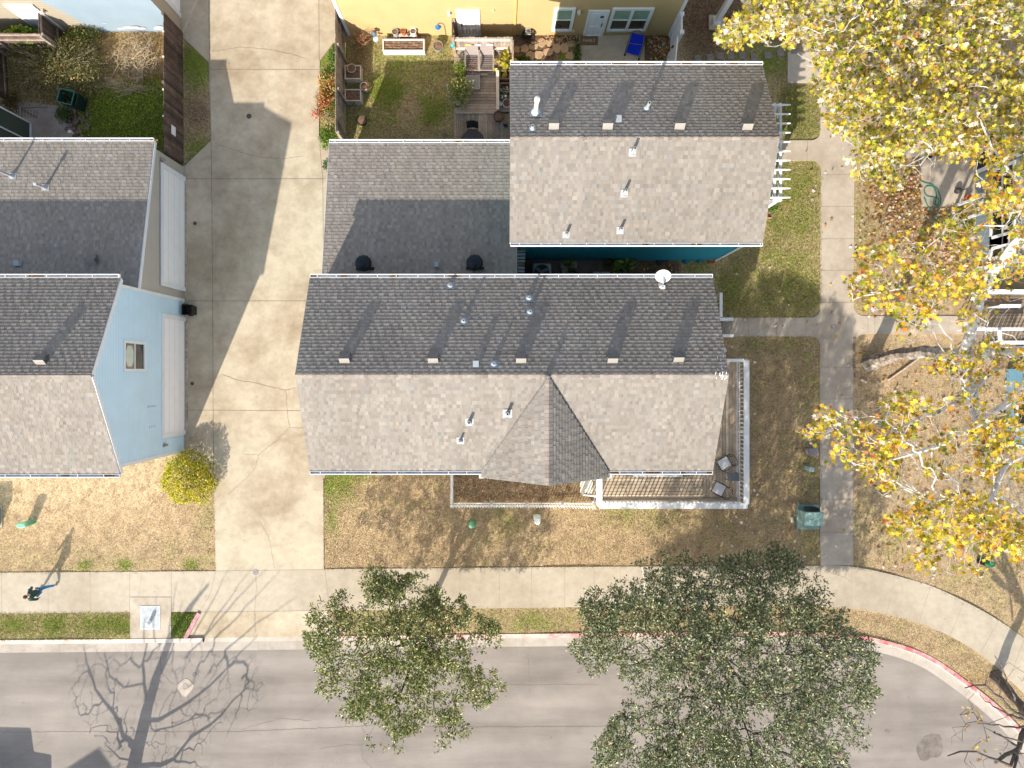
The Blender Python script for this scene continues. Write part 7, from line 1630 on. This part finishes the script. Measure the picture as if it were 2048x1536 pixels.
rg4 = np.random.default_rng(34); c = rg4.uniform((120, 1270), (530, 1545), (900, 2)); c = c[inpoly(c[:,0], c[:,1], [(120,1380),(160,1290),(300,1290),(560,1310),(540,1400),(460,1480),(420,1545),(230,1545),(190,1480)])][:520]
A4 = np.array([tuple(shadow_src(x, y, max(1.2, (1600 - y)/68.3 + rg4.normal(0, .35)) + ZR)) for x, y in c])
for q_ in ([(385,1275),(425,1200),(468,1120)],[(400,1285),(455,1200),(520,1110)],[(345,1265),(352,1210),(362,1150)],[(430,1275),(500,1200),(566,1130)],[(320,1290),(318,1230),(322,1170)],[(450,1300),(520,1235),(600,1180)],[(366,1270),(395,1205),(418,1140)],[(410,1270),(480,1185),(540,1125)]): s_l.append(SH([(x, y, r) for (x, y), r in zip(q_, (.035,.024,.010))]))
bare("bare street tree below the photo whose branching shadow covers the road", (246, 1604), s_l, A4, BARK, 52, tip=.007)
# ---------------------------------------------------------------- shrubs and small plants
def shrub(name, label, g, rx, ry, h, n, ll, lw, pal, seed, cat="shrub", z0=0.05, shell=.5, mtl=PLANTM, stems=30, tmpl=OVAL, faces=OVAL_F, stemm=BARK, up=.4, group=None, base_z=0.0, flat=1.0, lean=(0, 0), stem_r=.008):
    rg = np.random.default_rng(seed); b = G(g[0], g[1], base_z); t = thing(name, label, cat, b, 0, group)
    d = unit(rg.normal(0, 1, (n, 3))); d[:, 2] = np.abs(d[:, 2]) * 1.0 - .25; r = rg.uniform(0, 1, (n, 1)) ** shell
    bump = 1 + .10 * np.sin(d[:, 0:1] * 7 + seed) * np.sin(d[:, 1:2] * 6) + .08 * np.sin(d[:, 2:3] * 11 + d[:, 0:1] * 5)
    C = d * r * bump * np.array([rx, ry, h * .62]); C[:, 2] = np.maximum(C[:, 2] + h * .38, z0); C[:, 0] += lean[0] * C[:, 2]; C[:, 1] += lean[1] * C[:, 2]; C += np.array(b)
    Nn = d + rg.normal(0, .5, (n, 3)) + np.array([0, 0, up]); D = unit(d + rg.normal(0, .8, (n, 3)))
    if stems:
        mb = MB()
        for i in rg.choice(n, stems): e = C[i]; a = np.array(b) + np.array([rg.normal(0, rx * .12), rg.normal(0, ry * .12), 0]); mb.tube([a, (a + e) / 2 + rg.normal(0, .04, 3) + np.array([0, 0, h * .1]), e], [stem_r * 1.5, stem_r, stem_r * .5], 4)
        mb.build("stem", stemm, t)
    leaves("foliage", mtl, C, D, Nn, ll * rg.uniform(.6, 1.3, n), lw * rg.uniform(.7, 1.25, n), palette(rg, n, pal), t, tmpl, faces, .15); return t
def twigs(name, label, g, rx, ry, h, n, m, seed, r=.008, cat="shrub", lean=.3, base_z=0.0, fork=2, spread=.15):
    rg = np.random.default_rng(seed); b = G(g[0], g[1], base_z); t = thing(name, label, cat, b); mb = MB()
    for i in range(n):
        a = np.array(b) + np.array([rg.normal(0, rx * spread), rg.normal(0, ry * spread), 0]); an = rg.uniform(0, 6.28); e = np.array(b) + np.array([math.cos(an) * rx * rg.uniform(.3, 1), math.sin(an) * ry * rg.uniform(.3, 1), h * rg.uniform(.4, 1)])
        md = (a + e) / 2 + rg.normal(0, .06, 3) + np.array([0, 0, h * .18]); mb.tube([a, md, e], [r, r * .8, r * .4], 4)
        for f in range(fork): s_ = md + (e - md) * rg.uniform(0, .7); mb.tube([s_, s_ + rg.normal(0, .5, 3) * np.array([rx * .4, ry * .4, h * .25]) + np.array([0, 0, .05])], [r * .55, r * .25], 3)
    mb.build("stem", m, t); return t
shrub("round_bush", "round clipped yellow and green bush at the pale blue house's corner", (388, 951), 1.18, 1.20, 1.5, 6500, .085, .045, [((.58, .49, .012), 4), ((.44, .41, .014), 3), ((.15, .19, .012), 1.6), ((.05, .085, .012), 1.3)], 61, "bush", shell=.16)
# planting strip by the driveway
shrub("flowering_shrub", "orange-red leaved shrub at the top of the driveway planting strip", (657, 172), .48, .55, .55, 420, .13, .05, [((.54, .20, .07), 3), ((.58, .32, .10), 2.4), ((.45, .10, .06), 1), ((.20, .25, .03), 3.2), ((.45, .38, .16), 1.6)], 62)
shrub("flowering_shrub", "bright red leaved shrub in the middle of the driveway planting strip", (651, 206), .42, .42, .55, 330, .15, .05, [((.56, .13, .08), 3), ((.56, .26, .09), 2), ((.16, .22, .03), 2.4), ((.5, .4, .16), .8)], 63)
shrub("flowering_shrub", "sparse coral red sprig leaning over the driveway concrete", (637, 232), .36, .26, .45, 70, .14, .05, [((.54, .13, .08), 4), ((.45, .25, .1), 1)], 64, stems=16)
shrub("dry_shrub", "straw coloured dry shrub in the driveway planting strip", (661, 242), .46, .45, .5, 420, .10, .025, [((.45, .36, .2), 3), ((.50, .28, .08), 1), ((.25, .26, .06), 1.4)], 65, stems=60, stemm=DRYM)
shrub("green_shrub", "low bright green shrub at the strip's lower end above the garage roof", (656, 278), .42, .55, .35, 900, .075, .035, [((.12, .22, .02), 3), ((.20, .30, .03), 2), ((.07, .13, .012), 1)], 66)
shrub("green_shrub", "small green shrub at the strip's upper end beside the fence", (669, 120), .28, .55, .4, 600, .08, .04, [((.09, .17, .02), 3), ((.16, .25, .03), 2)], 67)
shrub("green_shrub", "green and orange weeds hugging the fence in the planting strip", (672, 212), .22, .75, .35, 700, .075, .035, [((.11, .2, .02), 3), ((.2, .26, .04), 2), ((.45, .22, .06), .8)], 68)
shrub("green_shrub", "small dark ivy sprig at the garage's driveway corner", (655, 333), .14, .22, .5, 110, .11, .07, [((.05, .10, .03), 3), ((.12, .18, .06), 1)], 69)
# middle yard pots and shrubs
twigs("red_twig_shrub", "bare reddish twig shrub against the yellow wall's left end", (722, 92), .75, .6, 1.15, 34, mat("red_twig", (.34, .16, .085), .8, .3), 70, .008)
shrub("potted_shrub", "bushy yellow-green shrub in the tub at the deck's upper left", q2g(920, 134, .7), .34, .34, .55, 620, .08, .04, [((.14, .20, .02), 3), ((.26, .29, .04), 2), ((.06, .1, .015), 1.5)], 71, base_z=.4)
shrub("potted_shrub", "large loose shrub with small olive leaves beside the glass table", q2g(919, 182, .9), .62, .75, .7, 1300, .095, .042, [((.30, .31, .09), 3), ((.17, .21, .04), 3), ((.09, .13, .025), 1.5), ((.42, .40, .16), 1)], 72, base_z=.5, stems=60, shell=.6)
shrub("potted_shrub", "green weedy tuft hanging over the deck edge by the brown pot", q2g(918, 152, .5), .22, .28, .35, 230, .09, .04, [((.14, .22, .03), 3), ((.3, .33, .08), 1.5)], 73, base_z=.3)
shrub("hosta", "yellow broad leaved plant behind the slatted planters", q2g(1008, 122, .6), .48, .48, .55, 34, .34, .22, [((.52, .46, .03), 3), ((.42, .40, .05), 2), ((.5, .34, .14), 1.5)], 74, base_z=.25, tmpl=BROAD, faces=BROAD_F, up=.8, stems=14)
shrub("potted_plant", "variegated white and green leaved plant beside the teal house corner", q2g(1012, 186, .6), .24, .24, .4, 20, .2, .12, [((.5, .56, .48), 2), ((.10, .2, .1), 2)], 75, base_z=.4, tmpl=BROAD, faces=BROAD_F, up=.9, stems=8)
twigs("dry_plant", "tuft of dry pale stems at the small lawn's lower right", (888, 268), .35, .35, .55, 26, DRYM, 76, .006)
twigs("dry_plant", "shrivelled brown stems in the pale pot between planter boxes", q2g(735, 175, .5), .26, .26, .35, 26, mat("brown_stem", (.20, .12, .07), .9, .3), 77, .009, base_z=.36)
twigs("dry_plant", "thin dead stalks hanging from the second square planter box", q2g(706, 208, .5), .22, .4, .3, 12, mat("brown_stem", (.20, .12, .07)), 78, .007, base_z=.3)
# yellow house forecourt greens and litter
shrub("green_shrub", "leafy green creeper along the porch slab's left edge", (1154, 108), .16, .75, .22, 420, .08, .05, [((.07, .14, .015), 3), ((.13, .2, .03), 2)], 79)
shrub("green_shrub", "low green weeds under the thin fence beside the flagstones", (1044, 122), .45, .22, .2, 420, .07, .04, [((.05, .11, .012), 3), ((.16, .19, .03), 1)], 80)
# alley plants
shrub("hosta", "large leaved green and yellow plant against the teal wall in the alley", (1240, 526), .62, .52, .85, 46, .36, .20, [((.10, .20, .03), 3), ((.20, .27, .03), 2), ((.05, .12, .03), 2)], 81, tmpl=BROAD, faces=BROAD_F, up=.7, stems=16)
shrub("potted_plant", "small bright fern-like plant on the timber plant stand in the alley", (1137, 531), .24, .14, .3, 60, .16, .05, [((.10, .22, .03), 3), ((.16, .28, .05), 1)], 82, base_z=.42)
shrub("green_shrub", "dark leafy plant beside the plant stand in the alley", (1146, 552), .24, .24, .5, 70, .16, .07, [((.04, .10, .03), 3)], 83)
for gx, gy, r_, h_, lb in ((1371, 523, .16, .30, "small teal watering can by the teal wall in the alley"), (1398, 522, .13, .24, "small teal figurine by the teal wall near the corner"), (1320, 524, .22, .14, "dark low pot of soil against the teal wall")):
    t = thing("garden_ornament", lb, "ornament", G(gx, gy, 0)); b = MB(); p = G(gx, gy, 0); b.lathe(p, [(r_*.7, 0), (r_, h_*.6), (r_*.5, h_), (.01, h_*1.02)], 12); b.tube([p + Vector((r_*.6, 0, h_*.4)), p + Vector((r_*1.6, .06, h_*.9))], .02, 6); b.build("body", mat("teal_glaze", (.02, .14, .18), .4, .2) if h_ > .2 else BLACKPL, t)
t = thing("flower_pot", "terracotta pot tucked at the teal house's white corner trim", "pot", G(1421, 521, 0)); b = MB(); p = G(1421, 522, 0); b.lathe(p, [(.10, 0), (.15, .26), (.14, .27), (.11, .22), (.01, .21)], 12); b.build("body", mat("terracotta", (.42, .12, .05), .7, .1), t)
shrub("green_shrub", "leafy green shrub at the south foot of the white pergola", (1531, 414), .52, .45, .7, 620, .10, .06, [((.08, .15, .02), 3), ((.14, .22, .03), 2), ((.22, .26, .05), .7)], 84)
shrub("green_shrub", "low green planting beneath the pergola beside the side path", (1500, 345), .45, .6, .5, 520, .09, .05, [((.05, .10, .015), 3), ((.12, .18, .03), 1.5)], 85)
shrub("green_shrub", "leafy green shrub between the concrete slab and the blue-grey house", (1905, 452), .8, .6, .8, 700, .12, .07, [((.08, .15, .02), 3), ((.16, .22, .03), 2), ((.3, .3, .04), 1)], 86)
# overgrown yard
shrub("vine", "yellow-green grape vine climbing in front of the pale blue back door", (70, 92), .95, .40, 1.7, 420, .19, .17, [((.14, .22, .015), 3), ((.24, .30, .02), 2), ((.07, .12, .012), 2)], 87, "vine", tmpl=BROAD, faces=BROAD_F, stems=20, shell=.4)
shrub("tangled_shrub", "big tangled brown and green shrub filling the overgrown yard", (125, 142), 2.35, 1.75, 1.45, 8500, .10, .04, [((.17, .135, .035), 3), ((.085, .10, .02), 3), ((.30, .23, .09), 1.6), ((.06, .085, .018), 2.4)], 88, stems=340, stemm=DRYM, shell=.45, stem_r=.010)
shrub("tangled_shrub", "pale flowered arching shrub above the green wheelie bin", (186, 165), .8, .75, 1.2, 620, .12, .045, [((.50, .40, .18), 3), ((.30, .26, .08), 2), ((.10, .12, .02), 2)], 89, stems=60, stemm=DRYM)
shrub("tangled_shrub", "dark green shrub against the cream wall behind the fence return", (178, 82), .85, .5, 1.1, 900, .10, .05, [((.06, .09, .012), 3), ((.12, .13, .02), 2), ((.2, .16, .05), 1)], 90, stems=40)
shrub("tangled_shrub", "dark reddish weeds with yellow blooms at the overgrown yard's west edge", (30, 212), .45, .55, .9, 700, .09, .05, [((.06, .055, .02), 3), ((.10, .07, .03), 2), ((.40, .34, .03), .5)], 91, stems=30)
shrub("green_shrub", "small green shrub below the wheelie bin beside the rubble", (134, 232), .42, .38, .5, 420, .10, .06, [((.05, .10, .02), 3), ((.09, .15, .02), 2)], 92)
twigs("brush_pile", "sunlit heap of pale dead branches on golden grass by the dark fence", (280, 122), 1.1, 1.25, .55, 120, mat("pale_dead_branch", (.40, .31, .20), .85, .3, 10), 93, .013, "brush pile", spread=.45)
twigs("brush_pile", "loose pale branches trailing down over the green weeds", (255, 178), 1.4, .5, .35, 34, mat("pale_dead_branch", (.50, .41, .30)), 94, .011, "brush pile", spread=.5)
# ---------------------------------------------------------------- ground cover made of real leaves and blades
def cover(name, label, poly, n, ll, lw, pal, seed, hmax=.12, m=PLANTM, cat="ground cover", blobs=None, up=.5, tmpl=OVAL, faces=OVAL_F, z0=.0):
    rg = np.random.default_rng(seed); p = np.array(poly, float); lo, hi = p.min(0), p.max(0); out = []; tot = 0
    while tot < n:
        if blobs: bl = np.array(blobs); k = rg.choice(len(bl), 4000); c = bl[k, :2] + rg.normal(0, 1, (4000, 2)) * bl[k, 2:4]
        else: c = rg.uniform(lo, hi, (4000, 2))
        c = c[inpoly(c[:, 0], c[:, 1], poly)]; out.append(c); tot += len(c)
    c = np.concatenate(out)[:n]; C = np.stack([(c[:, 0] - NX) * MPP, (NY - c[:, 1]) * MPP, rg.uniform(.005, hmax, n) + z0], -1)
    D = rg.normal(0, 1, (n, 3)); D[:, 2] = D[:, 2] * .5 + .25; Nn = rg.normal(0, .5, (n, 3)); Nn[:, 2] += up
    o = leaves(name, m, C, D, Nn, ll * rg.uniform(.5, 1.3, n), lw * rg.uniform(.6, 1.3, n), palette(rg, n, pal, .2), None, tmpl, faces)
    tag(o, label, cat, kind="stuff"); return o
cover("weeds", "bright green leafy weeds covering the overgrown yard's lower right", [(165,185),(330,150),(366,160),(366,330),(170,330),(160,240)], 9000, .085, .05, [((.14, .22, .014), 4), ((.25, .34, .02), 3), ((.34, .38, .04), 1.5), ((.22, .18, .06), 1)], 101, .16)
cover("dry_grass", "golden dry grass on the sunny part of the overgrown yard", [(195,66),(366,66),(366,165),(250,172),(195,140)], 6000, .13, .012, [((.50, .34, .10), 3), ((.58, .42, .17), 2), ((.34, .23, .07), 1.5), ((.24, .24, .05), .6)], 102, .10)
STRIP = [(-60,1226),(262,1223),(262,1278),(-60,1283)]
cover("grass", "bright green grass tufts on the verge left of the meter vault", STRIP, 9000, .075, .014, [((.16, .24, .02), 2.4), ((.27, .32, .04), 3), ((.46, .40, .16), 2.2), ((.34, .25, .10), 1.4), ((.09, .14, .012), .7)], 103, .07)
cover("grass", "green weeds in the wedge between meter vault and driveway kerb", [(345,1227),(398,1226),(372,1274),(345,1275)], 1500, .08, .03, [((.14, .24, .02), 3), ((.22, .3, .03), 2), ((.3, .24, .1), 1)], 104, .07)
ALLG = [((.22, .24, .06), 1.6), ((.52, .365, .19), 3.2), ((.68, .54, .36), 3.4), ((.30, .20, .10), 2), ((.15, .18, .035), 1.0), ((.70, .60, .46), .5)]
cover("grass", "dry tan lawn grass of the street front, left of the driveway", [(-60,925),(370,920),(431,956),(434,1144),(-60,1149)], 22000, .075, .013, [((.56, .42, .23), 3), ((.68, .55, .36), 3), ((.40, .28, .14), 2), ((.30, .27, .09), .8), ((.2, .13, .065), .7)], 105, .05)
cover("grass", "mixed tan and green front lawn between driveway and garden path", [(646,946),(900,946),(900,1010),(1500,1010),(1642,1010),(1642,1133),(647,1141)], 34000, .075, .013, ALLG, 106, .05)
cover("grass", "green side lawn between the two houses and the garden path", [(1440,535),(1530,480),(1545,330),(1625,325),(1643,345),(1643,600),(1622,638),(1440,638)], 16000, .07, .014, [((.20, .25, .04), 3), ((.34, .33, .08), 3), ((.54, .45, .19), 2.2), ((.10, .14, .02), 1)], 107, .05)
cover("grass", "brownish shaded lawn between the porch and the garden path", [(1478,671),(1622,671),(1643,690),(1643,1010),(1478,1010)], 14000, .07, .013, [((.36, .255, .14), 3), ((.25, .22, .07), 1.6), ((.50, .38, .23), 2), ((.14, .15, .035), 1)], 108, .05)
cover("grass", "mottled grass on the kerb strip right of the driveway", [(700,1224),(1140,1217),(1560,1214),(1666,1216),(1785,1233),(1900,1274),(2060,1400),(2080,1490),(2010,1418),(1864,1308),(1703,1264),(1000,1265),(700,1268)], 13000, .07, .013, ALLG, 109, .05)
cover("grass", "thin grass on the brown ground right of the garden path", [(1704,690),(2060,690),(2060,1282),(1860,1173),(1704,1134)], 15000, .07, .014, [((.36, .25, .13), 3), ((.26, .22, .06), 2), ((.48, .36, .2), 1.5), ((.18, .2, .04), 1)], 110, .05)
cover("grass", "green and tan grass of the small back lawn", [(695,72),(908,112),(908,322),(695,322)], 13000, .075, .014, [((.21, .27, .04), 3), ((.42, .40, .11), 2.5), ((.56, .46, .21), 2), ((.10, .15, .015), 1)], 111, .05)
cover("grass", "patchy grass right of the path above the brown ground", [(1712,325),(1840,318),(1840,415),(1940,420),(1940,600),(1730,628),(1712,610)], 9000, .07, .014, [((.34, .25, .12), 3), ((.24, .24, .06), 2), ((.46, .36, .18), 1.5)], 112, .05)
cover("grass", "green grass by the pergola and the shaded ground above it", [(1560,170),(1640,170),(1640,262),(1620,280),(1560,280)], 4200, .07, .014, [((.15, .20, .03), 3), ((.28, .28, .07), 2), ((.44, .36, .16), 1)], 113, .05)
# fallen leaves
FL = [((.50, .36, .20), 3), ((.62, .54, .44), 2), ((.48, .22, .07), 2), ((.30, .14, .06), 1.5), ((.58, .42, .08), 1)]
cover("fallen_leaves", "brown fallen leaves littering the ground beside the blue-grey house", [(1712,318),(1842,318),(1842,415),(1945,418),(1945,600),(1712,610)], 1500, .15, .15, FL, 121, .03, SYCLEAF, "leaves", [(1800,380,35,40),(1830,470,60,60),(1900,520,50,50)], .9, STAR, STAR_F, .03)
cover("fallen_leaves", "scattered fallen leaves on the lawns and garden path", [(1440,170),(1710,170),(1710,1130),(1440,1130)], 150, .15, .15, [((.66, .60, .52), 4), ((.50, .25, .08), 1.5), ((.55, .40, .08), 1)], 122, .02, SYCLEAF, "leaves", None, 1.2, STAR, STAR_F, .05)
cover("fallen_leaves", "pale fallen sycamore leaves on the bare ground under the tree", [(1712,690),(2060,690),(2060,1200),(1712,1125)], 420, .15, .15, FL, 123, .02, SYCLEAF, "leaves", None, 1.0, STAR, STAR_F, .03)
cover("fallen_leaves", "brown leaf litter inside the picket fenced garden bed", [(908,898),(1180,898),(1180,1002),(908,1002)], 700, .10, .06, [((.34, .15, .05), 3), ((.20, .10, .05), 2), ((.48, .30, .14), 1), ((.16, .15, .04), 1)], 124, .03, SYCLEAF, "leaves", None, 1.0, BROAD, BROAD_F, .02)
cover("fallen_leaves", "pale leaf litter along the yellow house wall and white fence", [(1080,72),(1158,72),(1158,90),(1080,84),(1080,72)], 130, .11, .07, FL, 125, .04, SYCLEAF, "leaves", None, 1.0, BROAD, BROAD_F, .03)
cover("fallen_leaves", "pale brown leaf heap between the porch slab and the white fence", [(1290,72),(1340,72),(1340,125),(1290,125)], 260, .12, .08, FL, 126, .05, SYCLEAF, "leaves", [(1318,88,12,14),(1330,100,8,16)], 1.0, BROAD, BROAD_F, .03)
cover("fallen_leaves", "small pale petals and leaf scraps on the front lawn", [(655,950),(1500,1010),(1630,1020),(1630,1128),(655,1132)], 160, .07, .05, [((.66, .60, .52), 4), ((.5, .3, .2), 1)], 127, .02, SYCLEAF, "leaves", None, 1.2, BROAD, BROAD_F, .04)
cover("fallen_leaves", "pale leaves scattered on brown soil in the dark alley", [(1210,524),(1410,524),(1410,556),(1210,560)], 40, .12, .08, FL, 128, .02, SYCLEAF, "leaves", None, 1.0, BROAD, BROAD_F, .04)
# ================================================================ the walking person
def skin_mesh(name, chains, m, parent, root=0, sub=2, origin=(0, 0, 0)):
    """chains: list of lists of (x, y, z, radius); chains sharing a start point are welded"""
    vs_, es, rs_ = [], [], []; idx = {}
    def vid(p):
        k = tuple(round(c, 4) for c in p[:3])
        if k not in idx: idx[k] = len(vs_); vs_.append(p[:3]); rs_.append(p[3])
        return idx[k]
    for c in chains:
        ids = [vid(p) for p in c]
        for a, b_ in zip(ids, ids[1:]): es.append((a, b_))
    me = bpy.data.meshes.new(name); me.from_pydata(vs_, es, []); o = bpy.data.objects.new(name, me); COL.objects.link(o)
    md = o.modifiers.new("skin", 'SKIN'); md.use_smooth_shade = True
    sk = me.skin_vertices[0].data if me.skin_vertices else None
    if sk is None:
        bpy.context.view_layer.objects.active = o; sk = me.skin_vertices[0].data
    for i, r in enumerate(rs_):
        rr = r if hasattr(r, '__len__') else (r, r); sk[i].radius = rr; sk[i].use_root = (i == root)
    s = o.modifiers.new("sub", 'SUBSURF'); s.levels = sub; s.render_levels = sub
    dg = bpy.context.evaluated_depsgraph_get(); dg.update(); me2 = bpy.data.meshes.new_from_object(o.evaluated_get(dg)); bpy.data.objects.remove(o); me2.materials.clear(); me2.materials.append(m); me2.name = name
    me2.polygons.foreach_set("use_smooth", [True] * len(me2.polygons))
    o2 = bpy.data.objects.new(name, me2); COL.objects.link(o2); o2.parent = parent; return o2
pe = thing("person", "person walking left on the sidewalk in dark green jacket and blue jeans", "person", G(100, 1172, .03), math.radians(180))
SKIN = mat("skin_tone", (.50, .27, .19), .5, .06, 20); JACK = mat("dark_green_jacket", (.022, .055, .045), .8, .25, 14); JEAN = mat("blue_jeans", (.035, .15, .32), .8, .15, 16); HAIR = mat("brown_hair", (.055, .026, .018), .55, .3, 30); SHOE = mat("dark_shoe", (.03, .025, .025), .5, .2); COLLAR = mat("white_collar", (.65, .63, .6), .7, .05)
# local frame: +x is the walking direction (turned to face left in the photo), z up
hip = (0, 0, .84, .115); 
LegF = [(.04, .085, .80, .085), (.20, .085, .46, .058), (.30, .085, .09, .040)]; LegB = [(-.02, -.085, .80, .085), (-.10, -.085, .44, .058), (-.36, -.085, .13, .040)]
arm1 = [(.03, .17, 1.30, .05), (-.10, .25, 1.07, .040), (-.06, .27, .86, .030)]; arm2 = [(.03, -.17, 1.30, .05), (.10, -.24, 1.07, .040), (.22, -.22, .90, .030)]
spine = [hip, (.01, 0, 1.0, .12), (.03, 0, 1.2, .14), (.04, 0, 1.32, .10), (.055, 0, 1.41, .05), (.07, 0, 1.47, .055), (.08, 0, 1.53, .085), (.08, 0, 1.60, .075)]
body = [spine, [hip] + LegF + [(.33, .085, .05, .035), (.42, .085, .06, .03)], [hip] + LegB + [(-.37, -.085, .07, .035), (-.29, -.085, .03, .03)], [spine[3]] + arm1 + [(-.055, .27, .80, .028), (-.045, .27, .75, .024)], [spine[3]] + arm2 + [(.25, -.215, .85, .028), (.28, -.21, .81, .024)]]
for (x, y, z, dx) in ((-.045, .27, .75, .0), (.28, -.21, .81, .02)):
    for f in range(4): body.append([(x, y, z, .024), (x + dx + .014*(f - 1.5), y + .002*f, z - .04, .0085), (x + dx*2 + .017*(f - 1.5) + .008, y + .002*f, z - .075 - .006*(1.5 - abs(f - 1.5)), .0075)])
    body.append([(x, y, z, .024), (x + .03, y - .01, z - .01, .010), (x + .04, y - .012, z - .04, .008)])
skin_mesh("body", body, SKIN, pe, 0, 2)
jk = [[(.0, 0, .80, (.155, .17)), (.01, 0, .95, (.145, .155)), (.03, 0, 1.18, (.155, .18)), (.04, 0, 1.33, (.11, .15)), (.052, 0, 1.39, .07)], [(.04, 0, 1.33, (.11, .15)), (.03, .19, 1.30, .075), (-.11, .26, 1.07, .062), (-.075, .275, .91, .052)], [(.04, 0, 1.33, (.11, .15)), (.03, -.19, 1.30, .075), (.10, -.25, 1.07, .062), (.18, -.235, .96, .052)]]
skin_mesh("jacket", jk, JACK, pe, 0, 2)
jn = [[(0, 0, .86, (.13, .14)), (.04, .09, .78, .10), (.20, .087, .46, .072), (.295, .085, .12, .056)], [(0, 0, .86, (.13, .14)), (-.02, -.09, .78, .10), (-.10, -.087, .44, .072), (-.345, -.085, .155, .056)]]
skin_mesh("jeans", jn, JEAN, pe, 0, 2)
skin_mesh("collar", [[(.055, 0, 1.385, .062), (.06, 0, 1.43, .058)]], COLLAR, pe, 0, 1)
skin_mesh("hair", [[(.045, 0, 1.50, .062), (.045, 0, 1.56, .092), (.06, 0, 1.615, .090), (.075, 0, 1.65, .05)]], HAIR, pe, 0, 2)
for nm, ch in (("shoe", [(.28, .085, .05, .045), (.36, .085, .055, .046), (.45, .085, .075, .032)]), ("shoe", [(-.40, -.085, .10, .045), (-.33, -.085, .055, .046), (-.25, -.085, .035, .035)])): skin_mesh(nm, [ch], SHOE, pe, 0, 2)
# facial features sit on the face side of the head
fb = MB(); L = Vector(pe.location)
def hb(mb, c, r): mb.lathe(L + Vector(c), [(r*.3, -r), (r*.9, -r*.45), (r, 0), (r*.9, r*.45), (r*.3, r)], 8)
for s in (-1, 1): hb(fb, (.160, s*.032, 1.545), .010)
fb.build("eye", DARKMETAL, pe)
fb = MB(); fb.add([L + Vector((.155, -.012, 1.535)), L + Vector((.155, .012, 1.535)), L + Vector((.185, 0, 1.505)), L + Vector((.155, 0, 1.50))], [(0, 2, 1), (0, 3, 2), (1, 2, 3)]); fb.build("nose", SKIN, pe)
fb = MB()
for s in (-1, 1): hb(fb, (.075, s*.083, 1.53), .018)
fb.build("ear", SKIN, pe)
fb = MB(); fb.box(L.x + .150, L.x + .158, L.y - .022, L.y + .022, L.z + 1.475, L.z + 1.483); fb.build("mouth", mat("lip_tone", (.32, .12, .10), .5), pe)
